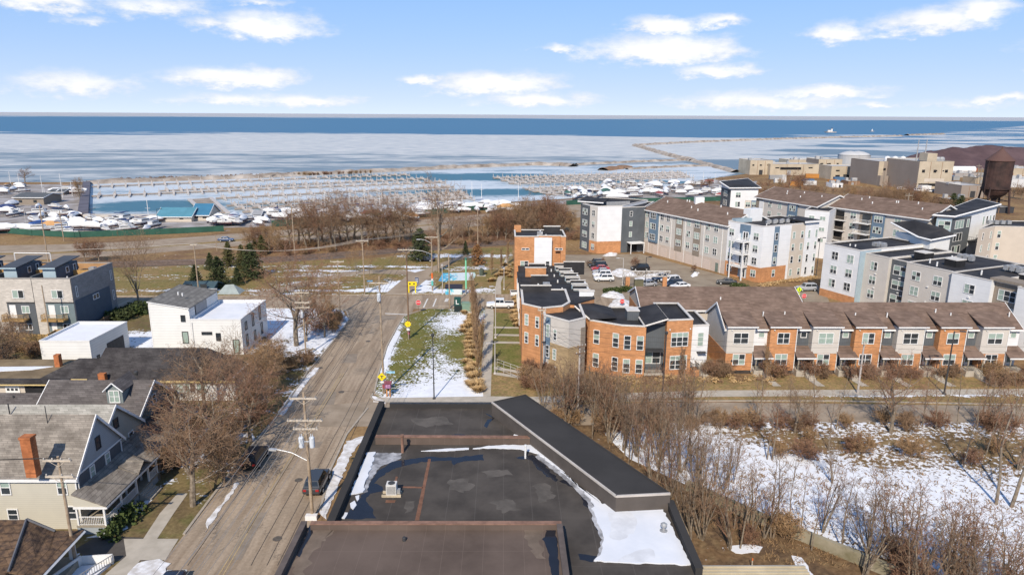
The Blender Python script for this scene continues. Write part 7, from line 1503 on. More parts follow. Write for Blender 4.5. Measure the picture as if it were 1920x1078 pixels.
# along the retaining wall and the bottom right
th = []
for i in range(44):
    t = vr.random(); u = 1270 + 650 * t; vb = 960 + 190 * max(0, t) ** 1.0; th.append((u, vb + vr.uniform(-45, 45)))
for i, (u, v) in enumerate(sorted(th)): plant(SAP + MULTI, (u, v), None, 8.2, 'thin bare sapling along the mossy retaining wall', 'saplings along the retaining wall', .2)
th = [(1290 + 640 * vr.random(), 0) for _ in range(13)]
for i, (u, _) in enumerate(sorted(th)): plant(SHRUB, (u, 955 + 185 * (u - 1270) / 650 + vr.uniform(-30, 30)), None, 2.6, 'tangled shrub at the foot of the retaining wall', 'shrubs at the retaining wall', .3)
for px, top, pr, nh, lab, sx in [((1670, 812), 682, SPREAD, 9.2, 'large spreading bare tree at the side street edge of the snowy field', .95), ((1490, 812), 716, SPREAD, 9.2, 'medium bare tree at the edge of the snowy field left of the large one', .8),
    ((1755, 806), 700, SAP, 8.4, 'slender dark tree beside the large spreading tree', 1.2), ((1896, 950), 690, SAP, 8.4, 'tall thick-stemmed tree at the right edge of the snowy field', 1.3), ((1868, 945), 700, SAP, 8.4, 'tall pale-stemmed tree second from the right edge', 1.2),
    ((1910, 880), 700, MULTI, 7.6, 'many-stemmed tree at the far right of the field', .8), ((1850, 805), 702, MULTI, 7.6, 'many-stemmed tree at the side street on the right', .9), ((1905, 800), 690, MULTI, 7.6, 'tall twiggy tree at the right edge by the side street', .9), ((1560, 905), 790, MULTI, 7.6, 'slim grey tree standing alone in the snow', .6), ((1375, 905), 790, MULTI, 7.6, 'slim tree near the left end of the snowy field', .6)]: plant(pr, px, top, nh, lab, None, .03, sx=sx)
th = [(1130 + 790 * vr.random(), 795 + vr.uniform(-2, 14)) for _ in range(36)] + [(1380 + 540 * vr.random(), 830 + vr.uniform(0, 50)) for _ in range(14)]
for i, (u, v) in enumerate(sorted(th)): plant(SHRUB + SAP[1:3], (u, v), None, 3.2, 'sparse brown scrub along the edge of the snowy field', 'scrub along the snowy field', .3)
# bushes on the left
for px, R_, lab in [((238, 968), 1.5, 'dark evergreen bush nearest the porch steps'), ((222, 986), 1.4, 'evergreen bush in the middle of the porch bed'), ((208, 1000), 1.2, 'evergreen bush at the near corner of the porch')]:
    p = G(*px); vr.choice(EVSH).place((p.x, p.y, 0), vr.uniform(0, 6), (R_, R_, R_ * 1.1), lab)
for i, (u, v) in enumerate([(216, 598), (228, 594), (240, 591), (252, 588), (264, 584), (232, 600)]): p = G(u, v); EVSH[i % 2].place((p.x, p.y, 0), i, 2.2, '%s clump from the left of the low green hedge by the townhouse drive' % ordl(i), 'hedge by the townhouses')
for i, (u, v) in enumerate([(1140, 548), (1152, 547), (1164, 546), (1176, 546), (1382, 540), (1394, 540)]): p = G(u, v); EVSH[0].place((p.x, p.y, 0), i, 1.3, '%s from the left of the low green bushes in the car park beds' % ordl(i), 'car park bushes')
for i, (u, v, t_) in enumerate([(1300, 512, 495), (1105, 500, 488), (1190, 505, 480), (1130, 498, 482)]): plant(DENSE, (u, v), t_, 7.6, '%s of the small brown shrubs on the car park islands' % ordl(i), 'car park island shrubs', .1)
for i, (u, v, s) in enumerate([(150, 632, 1.3), (158, 640, 1.2), (128, 622, 1.0), (175, 628, 1.1), (85, 618, .8)]): plant(SHRUB, (u, v), None, 2.2, '%s of the brown shrubs at the wooden yard fence' % ordl(i), 'shrubs at the yard fence', .2)
th = [(460 + vr.uniform(0, 120), 690 + vr.uniform(-20, 110)) for _ in range(26)] + [(300 + vr.uniform(0, 130), 850 + vr.uniform(-60, 30)) for _ in range(18)] + [(vr.uniform(0, 80), 650 + vr.uniform(-10, 30)) for _ in range(8)] + [(600 + vr.uniform(0, 45), 600 + vr.uniform(-12, 25)) for _ in range(10)]
th = [(u, v) for (u, v) in th if u < 575 - (v - 700) * .68 - 12 or v < 700]
for i, (u, v) in enumerate(sorted(th)): plant(SHRUB, (u, v), None, 2.4, 'bare brown shrub in the front gardens left of the road', 'garden shrubs left of the road', .25)
# right background
scatter([(1478, 362, 322), (1500, 362, 318), (1640, 388, 352), (1655, 389, 346), (1668, 388, 345), (1684, 389, 342), (1700, 389, 344), (1716, 390, 350), (1730, 391, 346), (1600, 376, 350), (1620, 380, 356), (1560, 372, 350), (1745, 392, 358), (1440, 360, 335), (1425, 356, 338), (1460, 358, 330), (1580, 372, 346), (1900, 372, 345), (1915, 374, 342), (1330, 352, 330), (1300, 356, 338), (1318, 356, 335), (1530, 366, 342), (1545, 368, 346), (1610, 384, 356), (1628, 386, 350), (1676, 391, 352), (1692, 391, 356), (1708, 391, 350), (1775, 396, 366), (1350, 350, 332), (1365, 352, 334), (1385, 352, 330), (1408, 354, 336), (1518, 364, 338), (1660, 380, 342), (1850, 376, 352), (1880, 378, 350), (1600, 366, 346)], DENSE + ROUND, 8.6, '%s from the left of the brown trees before the industrial plant', 'trees before the plant', .9)
for i, (u, v, t_) in enumerate([(1785, 392, 362), (1800, 392, 366), (1765, 392, 372)]): plant(PINE, (u, v), t_, 8.5, '%s from the left of the olive evergreens by the brick hut' % ordl(i), 'evergreens by the hut', .1)
bw = [(u, 339.5 - (u - 300) * .033) for u in range(210, 700, 9)]
for i, (u, v) in enumerate(bw): plant(SHRUB, (u + vr.uniform(-3, 3), v - 1.0), None, 2.6, 'red-brown scrub growing on the marina breakwater', 'scrub on the breakwater', .35)
# dry grass tufts poking through the snow
mb = MB(); tr = random.Random(9)
for i in range(2600):
    u = tr.uniform(1130, 1920); v = tr.uniform(800, 1060)
    if v > 800 + (u - 1130) * .62 + 60: continue
    p = G(u, v); n_ = 5
    for j in range(n_):
        a = tr.uniform(0, 6.28); L = tr.uniform(.15, .5); x = Vector((math.cos(a + 1.57), math.sin(a + 1.57), 0)) * .05; q = Vector((p.x + tr.gauss(0, .2), p.y + tr.gauss(0, .2), 0)); mb.add([q - x, q + x, q + Vector((math.cos(a) * L, math.sin(a) * L, L * .6))], [(0, 1, 2)])
tag(mb.build('dry_grass', mat('dead_grass_blades', (0.24, 0.15, 0.075), .95, .25, .8), local=True), 'dead grass tufts standing in the snow of the right-hand field', 'grass', kind='stuff')
# ================================================================= poles, wires, signs, vehicles, boats
WOOD = mat('weathered_pole_wood', (0.33, 0.245, 0.165), .95, .2, 1.5, c2=(.42, .33, .24)); WOODD = mat('brown_pole_wood', (0.20, 0.13, 0.085), .95, .2, 1.5); ARMW = mat('grey_crossarm_wood', (0.52, 0.45, 0.36), .9, .15, 2)
GALV = mat('galvanised_steel', (0.55, 0.55, 0.54), .45, .08, 2, metal=.4); CER = mat('porcelain', (.45, .42, .38), .4, .1, 3); WIRE = mat('black_wire', (0.05, 0.045, 0.042), .7, .1, 1); WIREL = mat('weathered_wire', (0.34, 0.30, 0.26), .7, .1, 1)
PAINT = {n: mat('paint_' + n, c, .8, .06, 2) for n, c in dict(white=(.72, .70, .68), green=(.04, .16, .07), red=(.42, .10, .12), orange=(.70, .16, .04), teal=(.12, .50, .44), mint=(.22, .60, .36), yellow=(.82, .62, .02), blue=(.12, .30, .50), sky=(.30, .55, .72), purple=(.16, .08, .16), signred=(.62, .05, .06), lime=(.60, .80, .02), navy=(.05, .08, .16)).items()}
def pole(label, px, top, r=.15, arms=(), m_=WOOD, rz=0.0, trans=(), light=None, bands=(), at=None, name='utility_pole', armw=ARMW):
    p = at if at is not None else G(*px); h = HT(p, top) if top is not None else 10.5; o = thing(name, label, 'utility pole' if name == 'utility_pole' else 'pole', (p.x, p.y, 0), rz)
    MB().cone((0, 0, 0), (0, 0, h), r, r * .68, 10).build('pole', m_, o, local=True); att = []
    for (dz, w_, n) in arms:
        z = h - dz; b = MB(); b.box(-w_ / 2, w_ / 2, -r - .11, -r * .6, z - .07, z + .07); b.tube([(-w_ * .28, -r - .06, z - .07), (0, -r * .9, z - .6)], .025, 4).tube([(w_ * .28, -r - .06, z - .07), (0, -r * .9, z - .6)], .025, 4); b.build('crossarm', armw, o, local=True)
        for i in range(n):
            x = -w_ / 2 + .1 + (w_ - .2) * i / max(1, n - 1)
            if abs(x) < .12 and n % 2: x = .2
            MB().lathe((x, -r - .06, z + .07), [(.03, 0), (.06, .05), (.06, .16), (.025, .2)], 7).build('insulator', CER, o, local=True)
            ca, sa = math.cos(rz), math.sin(rz); att.append(Vector((p.x + x * ca + (r + .06) * sa, p.y + x * sa - (r + .06) * ca, z + .28)))
    for (dz, x, hh) in trans:
        b = MB(); b.lathe((x, -r - .1, h - dz), [(.05, -.02), (.24, 0), (.25, hh), (.2, hh + .08), (.05, hh + .12)], 12); b.cone((x - .08, -r - .1, h - dz + hh + .1), (x - .08, -r - .1, h - dz + hh + .4), .035, .03, 6).cone((x + .08, -r - .1, h - dz + hh + .1), (x + .08, -r - .1, h - dz + hh + .4), .035, .03, 6); b.box(min(0, x), max(0, x), -r - .02, -r * .5, h - dz + hh * .5, h - dz + hh * .5 + .06)
        b.build('transformer', mat('transformer_grey', (.60, .63, .66), .5, .05, 2), o, local=True)
    for (dz, dx, dy) in ([] if light is None else light):
        z = h - dz; b = MB(); b.tube([(0, 0, z), (dx * .5, dy * .5, z + .75), (dx * .9, dy * .9, z + .95), (dx, dy, z + .95)], .05, 6); la = b.build('lamp_arm', GALV, o, local=True)
        b = MB(); b.obox((dx * 1.08, dy * 1.08), .75, .3, z + .84, z + 1.0, math.atan2(dy, dx)); b.build('lamp_head', GALV, la, local=True)
    for (z0, z1, m2) in bands: MB().cone((0, 0, z0), (0, 0, z1), r * 1.04 + .05, r * 1.04 + .05, 14).build('painted_band', m2, o, local=True)
    return o, att, h
def wires(a, b, sag=.6, r=.018, label='thin dark overhead wire', m_=WIRE, group='overhead wires'):
    n = 12; pts = [a.lerp(b, i / n) - Vector((0, 0, sag * 4 * (i / n) * (1 - i / n))) for i in range(n + 1)]
    return tag(MB().tube(pts, r, 4).build('overhead_wire', m_), label, 'wire', group)
o, A1, h = pole('big weathered utility pole with two white transformers and a lamp arm beside the black roof', (586, 970), 735, .17, [(.55, 2.5, 3), (2.75, 3.3, 6), (3.6, 2.3, 3)], trans=[(5.4, -.45, .95), (5.4, .55, .95)], light=[(7.0, -3.2, .5)])
b = MB(); b.obox((0, -.3), 1.1, .5, 0, .5); b.build('base_cabinet', PAINT['white'], o, local=True)
o2, A2, h2 = pole('utility pole with green, white and red painted base at the corner lawn', (720, 738), 518, .16, [(.9, 2.6, 4)], trans=[(3.4, -.1, 1.0)], bands=[(.9, 1.5, PAINT['red']), (1.52, 2.2, PAINT['white']), (2.22, 2.7, PAINT['green'])])
o3, A3, h3 = pole('tall thin brown utility pole with white and red painted base, T-shaped top', (767, 635), 465, .16, [(.3, 2.8, 4)], m_=WOODD, bands=[(.8, 1.5, PAINT['red']), (1.52, 2.3, PAINT['white'])])
o5, A5, h5 = pole('grey pole with three crossarms and one transformer on the left verge', (574, 668), 545, .14, [(.3, 2.4, 2), (1.9, 2.3, 3), (2.7, 2.3, 3)], trans=[(4.3, -.15, .8)])
o6, A6, h6 = pole('grey pole with two crossarms at the far corner of the snowy lot', (638, 589), 488, .14, [(.25, 2.6, 3), (1.9, 2.4, 3)])
o7, A7, h7 = pole('grey pole with one crossarm in the park left of the entrance path', (684, 552), 450, .15, [(.2, 2.6, 4)])
o8, A8, h8 = pole('park pole with two lamp arms and orange, white and teal painted bands', (811, 545), 443, .17, [(.2, 2.8, 4)], light=[(1.6, -2.6, -.2), (4.0, -4.0, -.2)], bands=[(1.2, 2.3, PAINT['teal']), (2.32, 2.75, PAINT['white']), (2.77, 4.0, PAINT['orange'])])
o9, A9, h9 = pole('tallest bare wooden pole behind the park lawn', (823, 511), 392, .2)
pole('plain pale wooden pole on the corner by the green cabinet', (843, 579), 478, .16)
o12, A12, h12 = pole('pole with a bracket crossarm beyond the railway', (896, 463), 391, .16, [(2.4, 4.0, 4)], armw=WOODD)
pole('bare wooden pole among the trees along the railway', (553, 478), 386, .16); pole('bare wooden pole behind the brushy trees near the slate block', (1036, 440), 372, .16)
oT, AT, hT = pole('weathered pole with a short top arm left of the spruces', (373, 550), 457, .16, [(.2, 1.4, 4)])
pole('pole at the highway verge left of the grey townhouses roof', (92, 500), 385, .16); pole('second highway pole, right of the townhouses roof', (120, 452), 395, .14)
pole('short pole on the verge near the blue car', (407, 470), 440, .12); pole('brown pole beside the hidden end of the townhouses', (95, 638), 535, .13)
oa, AA, ha = pole('tall brown pole before the brick and grey townhouse corner', (1014, 716), 576, .15, [(.4, 1.2, 2)], m_=WOODD)
oc, AC_, hc = pole('pale grey pole with a tangle of short arms before the brick townhouses', (1083, 790), 646, .14, [(.2, 1.6, 3), (1.1, 1.4, 2)], m_=mat('silver_pole', (.44, .40, .37), .9, .1, 1), rz=.5, armw=WOODD)
od, AD, hd = pole('leaning grey pole on the verge before the row houses', (1608, 737), 640, .15, [(.3, .5, 2)], m_=MATS['silver_pole'])
pL = G(108, 853, 10.6); oL, AL, hL = pole('slim weathered pole with two pale crossarms before the cream house', None, None, .15, [(.3, 2.3, 4), (1.75, 2.3, 3)], at=Vector((pL.x, pL.y, 0)))
pole('short grey pole with a bracket lamp behind the white house garage', (1453 / 3.99, 648), 613, .06, name='lamp_post', m_=GALV)
near = [Vector((a.x - .5, a.y - 34, a.z + .2)) for a in A1]
for a, n_ in list(zip(A1, near))[:9]: wires(a, n_, .7, .018, 'overhead wire from the big pole passing the black roof towards the viewer', WIREL, 'wires of the big pole')
for a, c in zip(A1[3:7], A2): wires(a, c, .6, .016, 'overhead wire from the big pole to the pole with the green, white and red base', WIRE, 'wires up the street')
for a, c in zip(A1[:3], A3[:3]): wires(a, c, 1.0, .016, 'overhead wire from the big pole to the T-shaped brown pole', WIRE, 'wires to the T-shaped pole')
for a, c in zip(A2, A3): wires(a, c, .4, .016, 'overhead wire between the two painted poles of the corner lawn', WIRE, 'wires over the corner lawn')
for a, c in zip(A3, A8): wires(a, c, .6, .018, 'overhead wire from the T-shaped pole to the park pole', WIRE, 'wires to the park')
for a in AT: wires(a, Vector((a.x - 120, a.y - 6, a.z + 1)), 2.2, .03, 'pale overhead wire passing behind the grey townhouses', WIREL, 'wires left of the spruces')
for a, c in zip(AT, A7): wires(a, c, 2.0, .03, 'pale overhead wire from the short-armed pole to the park entrance pole', WIREL, 'wires across the park')
for a, c in zip(A7, A12): wires(a, c, 1.2, .02, 'overhead wire from the park entrance pole across the railway', WIREL, 'wires across the railway')
for dz in (.1, .9, 1.6): wires(Vector((oa.location.x, oa.location.y, ha - dz - 1.2)), Vector((oc.location.x, oc.location.y, hc - dz * .6)), .5, .015, 'overhead wire from the tall brown pole to the pale pole', WIRE, 'wires before the townhouses')
for dz in (.1, .8, 1.7, 3.0): wires(Vector((oa.location.x, oa.location.y, ha - dz - 2.6)), Vector((od.location.x, od.location.y, hd - dz)), 1.0, .016, 'long overhead wire across the fronts of the townhouses and row houses', WIRE, 'wires across the row houses'); wires(Vector((od.location.x, od.location.y, hd - dz)), Vector((od.location.x + 45, od.location.y, hd - dz + .3)), .8, .016, 'overhead wire running on to the right from the leaning pole', WIRE, 'wires right of the leaning pole')
for a in AL[:4]: wires(a, Vector((a.x - 30, a.y + 1, a.z)), .5, .014, 'overhead wire leaving the slim pole to the left', WIRE, 'wires of the slim pole')
for a, c in zip(A5[2:5], A6[3:6]): wires(a, c, .5, .015, 'overhead wire between the two poles on the left verge', WIRE, 'wires on the left verge')
MB_ = MB().tube([A1[3] - Vector((-.3, 0, 1.2)), Vector((A1[3].x + 2.4, A1[3].y - 1.5, 0))], .016, 4)
def lamp(label, px, top, kind='arm', m_=DARKM, dx=1.4, dy=-.2, r=.09):
    p = G(*px); h = HT(p, top); o = thing('street_lamp', label, 'street lamp', (p.x, p.y, 0)); MB().cone((0, 0, 0), (0, 0, h), r, r * .7, 8).build('lamp_pole', m_, o, local=True)
    MB().lathe((0, 0, 0), [(r * 2.4, 0), (r * 2.4, .12), (r * 1.3, .3)], 8).build('base_plate', m_, o, local=True)
    if kind == 'arm': b = MB(); b.tube([(0, 0, h - .1), (dx, dy, h + .05)], .05, 5); b.obox((dx * 1.15, dy), .7, .32, h - .04, h + .12, math.atan2(dy, dx)); b.build('lamp_head', m_, o, local=True)
    else: MB().lathe((0, 0, h), [(.05, 0), (.2, .1), (.22, .35), (.26, .4), (.05, .55)], 10).build('lamp_head', m_, o, local=True)
GP = mat('pale_lamp_post', (.50, .47, .44), .6, .08, 2)
lamp('slim dark lamp post with a short top on the snowy corner lawn', (814, 748), 632, 'top'); lamp('dark lamp post before the right part of the brick townhouses', (1242, 748), 628, 'top', r=.12); lamp('dark lamp post leaning over the verge near the right end of the row houses', (1770, 739), 621, 'arm', dx=.9, r=.12)
lamp('pale lamp post beside the path, nearer one with a short arm', (928, 701), 643, 'arm', GP, -.9); lamp('pale lamp post beside the path, farther one near the white pickup', (929, 634), 537, 'arm', GP, -.6); lamp('pale lamp post at the car park gate', (1167, 537), 484, 'arm', GP, -1.2); lamp('dark lamp post behind the car park gate', (1209, 541), 482, 'arm', DARKM, .7)
lamp('tall dark lamp post in the gap right of the white corner block', (1530, 517), 446, 'arm', DARKM, .8); lamp('slim pole beside the curved path by the tan grass', (945, 543), 506, 'top', GP); lamp('slim grey lamp pole among the boats, left one', (51, 433), 395, 'top', GP); lamp('slim grey lamp pole among the boats, middle one', (87, 428), 392, 'top', GP); lamp('grey lamp pole in front of the boat yard building', (174, 430), 391, 'arm', DARKM); lamp('dark lamp pole between the boats and the blue-roofed hall', (297, 425), 392, 'arm', DARKM); lamp('dark lamp pole before the car park entrance path', (830, 552), 500, 'top', GP)
for i, (u, v, t_) in enumerate([(82, 372, 330), (86, 378, 352), (118, 372, 325), (136, 368, 340), (20, 345, 322), (36, 345, 326), (885, 372, 341), (972, 374, 343), (903, 372, 345), (1162, 358, 326), (1224, 352, 325), (1318, 345, 322), (1340, 344, 325), (1295, 350, 327), (1258, 352, 318), (656, 392, 352), (684, 388, 350), (867, 386, 352), (280, 417, 373), (712, 386, 355), (610, 392, 360)]):
    p = G(u, v); h = HT(p, t_); o = thing('boat_mast', '%s from the left of the thin white masts in the marina' % ordl(sorted([82, 86, 118, 136, 20, 36, 885, 972, 903, 1162, 1224, 1318, 1340, 1295, 1258, 656, 684, 867, 280, 712, 610]).index(u)), 'mast', (p.x, p.y, 0), group='masts in the marina'); MB().cone((0, 0, 0), (0, 0, h), .14, .09, 6).build('mast', mat('mast_white', (.7, .69, .67), .5, .05, 2), o, local=True); MB().cone((-.9, 0, h * .6), (.9, 0, h * .6), .05, .05, 5).build('spreader', MATS['mast_white'], o, local=True)
# ---- text on signs
def text_mesh(txt, size, parent, loc, rx=R(90), m_=None, rz=0):
    cu = bpy.data.curves.new('lettering', 'FONT'); cu.body = txt; cu.size = size; cu.align_x = 'CENTER'; cu.align_y = 'CENTER'; cu.extrude = .004
    t = bpy.data.objects.new('lettering', cu); col.objects.link(t); bpy.context.view_layer.update()
    me = bpy.data.meshes.new_from_object(t.evaluated_get(bpy.context.evaluated_depsgraph_get())); bpy.data.objects.remove(t); me.name = 'lettering'
    o = bpy.data.objects.new('lettering', me); col.objects.link(o); me.materials.clear(); me.materials.append(m_); o.parent = parent; o.location = loc; o.rotation_euler = (rx, 0, rz); return o
def plate(w_, h_, z, n=4, rot=0.0, y=-.06, th=.02):
    b = MB(); pts = [(math.cos(rot + 6.283 * i / n), math.sin(rot + 6.283 * i / n)) for i in range(n)]
    vs = [(x * w_, y, z + q * h_) for x, q in pts] + [(x * w_, y + th, z + q * h_) for x, q in pts]
    return b.add(vs, [tuple(range(n)), tuple(range(2 * n - 1, n - 1, -1))] + [(i, (i + 1) % n, n + (i + 1) % n, n + i)[::-1] for i in range(n)])
def stop_sign(label, px, top, sc=1.0, txt='STOP'):
    p = G(*px); h = HT(p, top) - .4 * sc; o = thing('stop_sign', label, 'road sign', (p.x, p.y, 0)); MB().cone((0, 0, 0), (0, 0, h + .4), .035, .035, 6).build('post', WOODD, o, local=True)
    plate(.45 * sc, .45 * sc, h, 8, R(22.5)).build('sign_face', PAINT['signred'], o, local=True); plate(.49 * sc, .49 * sc, h, 8, R(22.5), -.035, .015).build('white_rim', PAINT['white'], o, local=True); text_mesh(txt, .34 * sc, o, (0, -.068, h), m_=PAINT['white'])
stop_sign('red stop sign on a brown post at the corner lawn', (785, 588), 563, 1.15); stop_sign('red stop sign in the dirty snow heap behind the brick townhouses', (1166, 577), 561, 1.1); stop_sign('red stop sign by the driveway left of the long white and beige block', (1506, 571), 551, 1.1)
p = G(1496, 566); o = thing('crossing_sign', 'bright yellow-green pedestrian sign beside a stop sign', 'road sign', (p.x, p.y, 0)); MB().cone((0, 0, 0), (0, 0, 3.2), .035, .035, 6).build('post', GALV, o, local=True); plate(.62, .62, 2.7).build('sign_face', PAINT['lime'], o, local=True); plate(.1, .12, 2.95, 8, 0, -.07).build('figure_head', DARKM, o, local=True); plate(.12, .3, 2.58, 4, 0, -.07).build('figure_body', DARKM, o, local=True); plate(.3, .2, 1.75, 4, R(45)).build('arrow_plate', PAINT['lime'], o, local=True)
# T junction sign in front of the striped pole
p = G(717.5, 741); o = thing('t_junction_sign', 'yellow diamond sign with a black T, in front of the striped pole', 'road sign', (p.x, p.y, 0)); z = HT(p, 706); MB().cone((0, 0, 0), (0, 0, z), .03, .03, 6).build('post', GALV, o, local=True); plate(.62, .62, z).build('sign_face', PAINT['yellow'], o, local=True); b = MB(); b.box(-.24, .24, -.075, -.063, z + .08, z + .18).box(-.06, .06, -.075, -.063, z - .26, z + .078); b.build('t_symbol', DARKM, o, local=True); plate(.32, .2, z - .78, 4, R(45)).build('white_plate', PAINT['white'], o, local=True)
p = G(726.5, 741); o = thing('street_name_sign', 'pale blue street name sign above the striped pole corner', 'road sign', (p.x, p.y, 0)); z = HT(p, 698); MB().cone((0, 0, 0), (0, 0, z + .2), .03, .03, 6).build('post', GALV, o, local=True); MB().box(-.05, 1.15, -.03, .03, z - .13, z + .17).build('name_plate', PAINT['sky'], o, local=True)
p = G(691, 549); o = thing('street_name_sign', 'blue street name sign beside the park entrance pole', 'road sign', (p.x, p.y, 0)); z = HT(p, 527); MB().cone((0, 0, 0), (0, 0, z + .2), .03, .03, 6).build('post', GALV, o, local=True); MB().box(-.3, 1.0, -.03, .03, z - .15, z + .15).build('name_plate', PAINT['blue'], o, local=True)
p = G(766, 637); o = thing('sun_sign', 'yellow sun-shaped sign over a white plate before the T-shaped pole', 'road sign', (p.x, p.y, 0)); z = HT(p, 607); MB().cone((0, 0, 0), (0, 0, z), .03, .03, 6).build('post', GALV, o, local=True)
b = MB(); pts = []
for i in range(20): a = 6.283 * i / 20; r = .62 if i % 2 else .42; pts.append((math.cos(a) * r, -.24, z + math.sin(a) * r))
b.add(pts + [(x, -.21, q) for x, _, q in pts], [tuple(range(20)), tuple(range(39, 19, -1))] + [(i, 20 + i, 20 + (i + 1) % 20, (i + 1) % 20) for i in range(20)]); b.build('sun_face', PAINT['yellow'], o, local=True); plate(.2, .2, z, 10, 0, -.26).build('sun_centre', mat('amber', (.75, .42, .02), .7, .05, 2), o, local=True); plate(.35, .28, z - .95, 4, R(45), -.2).build('white_plate', PAINT['white'], o, local=True)
p = G(728.5, 743); o = thing('book_box', 'small purple painted box on two wooden legs beside the striped pole', 'book box', (p.x, p.y, 0)); OW = mat('orange_timber', (.5, .24, .09), .85, .1, 2)
for x in (-.22, .22): MB().box(x - .09, x + .09, -.08, .08, 0, 1.25).build('leg', OW, o, local=True)
MB().box(-.42, .42, -.3, .3, 1.252, 1.95).build('box', PAINT['purple'], o, local=True); MB().add([(-.5, -.4, 1.952), (.5, -.4, 1.952), (.5, .4, 1.952), (-.5, .4, 1.952), (-.5, 0, 2.3), (.5, 0, 2.3)], [(3, 2, 1, 0), (0, 1, 5, 4), (2, 3, 4, 5), (1, 2, 5), (3, 0, 4)]).build('roof', mat('maroon', (.2, .06, .08), .8, .1, 2), o, local=True); MB().box(-.3, .3, -.315, -.302, 1.35, 1.85).build('door', mat('mauve', (.42, .22, .36), .6, .3, 4), o, local=True)
# cabinets and park furniture
p = G(859, 584); o = thing('waste_kiosk', 'dark green and black kiosk with a white emblem beside the pale green cabinet', 'kiosk', (p.x, p.y, 0)); MB().box(-.75, .75, -.5, .5, 0, 1.3).build('bin_body', mat('black_plastic', (.02, .03, .03), .5, .1, 2), o, local=True); MB().box(-.72, .55, -.45, .45, 1.303, 2.9).build('panel', mat('deep_green', (.015, .07, .06), .5, .1, 2), o, local=True); b = MB(); b.box(-.4, -.22, -.475, -.453, 1.6, 2.5).box(-.215, .2, -.475, -.453, 1.6, 1.75); b.build('emblem', PAINT['white'], o, local=True)
p = G(878, 583); o = thing('utility_cabinet', 'pale green metal utility cabinet behind the dark kiosk', 'cabinet', (p.x, p.y, 0)); b = MB(); b.box(-1.3, 1.3, -.6, .6, .1, 1.7); b.build('case', mat('pale_green_metal', (.16, .25, .19), .6, .08, 1), o, local=True); MB().box(-1.36, 1.36, -.66, .66, 1.702, 1.8).build('lid', mat('pale_green_lid', (.2, .3, .23), .6, .08, 1), o, local=True); MB().box(-1.4, 1.4, -.7, .7, 0, .098).build('plinth', CONC, o, local=True)
for x in (-.62, .62): MB().box(x - .58, x + .58, -.615, -.602, .2, 1.6).build('door', MATS['pale_green_lid'], o, local=True)
p = G(773, 549); o = thing('bike_rack', 'yellow two-legged metal bike stand at the park entrance', 'bike stand', (p.x, p.y, 0)); b = MB(); b.box(-.85, -.6, -.1, .1, 0, 1.6).box(.6, .85, -.1, .1, 0, 1.6); b.build('legs', PAINT['yellow'], o, local=True); MB().box(-1.05, 1.05, -.12, .12, 1.602, 2.5).build('board', PAINT['yellow'], o, local=True)
for x in (-.45, .45): plate(.2, .2, 2.05, 12, 0, -.15).build('wheel_symbol', DARKM, o, local=True).location.x = x
p = G(782, 541); o = thing('park_notice', 'small blue notice board behind the yellow bike stand', 'notice board', (p.x, p.y, 0)); MB().cone((0, 0, 0), (0, 0, 1.4), .05, .05, 6).build('post', DARKM, o, local=True); MB().box(-.4, .4, -.05, .05, 1.2, 2.5).build('board', PAINT['navy'], o, local=True)
for k in range(3): MB().box(-.3, .3, -.065, -.052, 1.4 + k * .35, 1.52 + k * .35).build('notice_line', PAINT['white'], o, local=True)
p = G(874, 551); o = thing('mint_pole', 'mint green painted pole beside the painted box in the park', 'pole', (p.x, p.y, 0)); h = HT(p, 487); MB().cone((0, 0, 1.2), (0, 0, h), .2, .17, 10).build('painted_shaft', PAINT['mint'], o, local=True); MB().cone((0, 0, 0), (0, 0, 1.198), .17, .2, 10).build('grey_foot', GALV, o, local=True); MB().lathe((0, 0, h), [(.26, 0), (.26, .3), (.12, .5)], 10).build('cap', mat('dark_teal', (.05, .15, .12), .7, .1, 1), o, local=True)
ct = [G(u, v) for u, v in ((822, 527), (838, 529), (838, 526.5), (888, 525.5), (892, 516), (890, 511), (830, 512.5))]; c = sum(ct, Vector()) / 7
MU = bpy.data.materials.new('court_mural'); MU.use_nodes = True; t = NT(MU.node_tree); v = t.node('ShaderNodeTexCoord').outputs['Object']; x, y, z = t.sep(v)
rp = t.node('ShaderNodeValToRGB'); t.l.new(t.math('ADD', t.math('MULTIPLY', t.math('ADD', x, 5.5), 1 / 11), t.math('MULTIPLY', t.math('SUBTRACT', t.noise(v, .9, 4), .5), 1.6)), rp.inputs[0]); cr = rp.color_ramp; cr.interpolation = 'CONSTANT'
for i, cc in enumerate([(.10, .30, .55), (.06, .42, .58), (.22, .58, .68), (.62, .68, .70), (.70, .48, .42), (.60, .08, .08), (.35, .55, .45), (.75, .72, .70)]):
    e = cr.elements[i] if i < 2 else cr.elements.new(.5); e.position = i / 8 + .02 * (i > 0); e.color = (*cc, 1)
t.l.new(rp.outputs[0], MU.node_tree.nodes['Principled BSDF'].inputs['Base Color']); MU.node_tree.nodes['Principled BSDF'].inputs['Roughness'].default_value = .8
b = MB(); b.prism([(q.x, q.y) for q in ct], 0, .06); o = b.build('painted_court', MU); tag(o, kind='structure')
p = G(852, 551); o = thing('painted_box', 'low box with dark sloped top and colourful painted front in the park', 'utility box', (p.x, p.y, 0)); b = MB(); b.box(-1.9, 1.7, -.7, .7, 0, 1.3); b.build('painted_front', MU, o, local=True); MB().slab([(-2, -.85, 1.45), (1.8, -.85, 1.45), (1.8, .85, 2.0), (-2, .85, 2.0)], .1).build('dark_lid', mat('dark_blue_lid', (.035, .035, .05), .6, .1, 2), o, local=True)
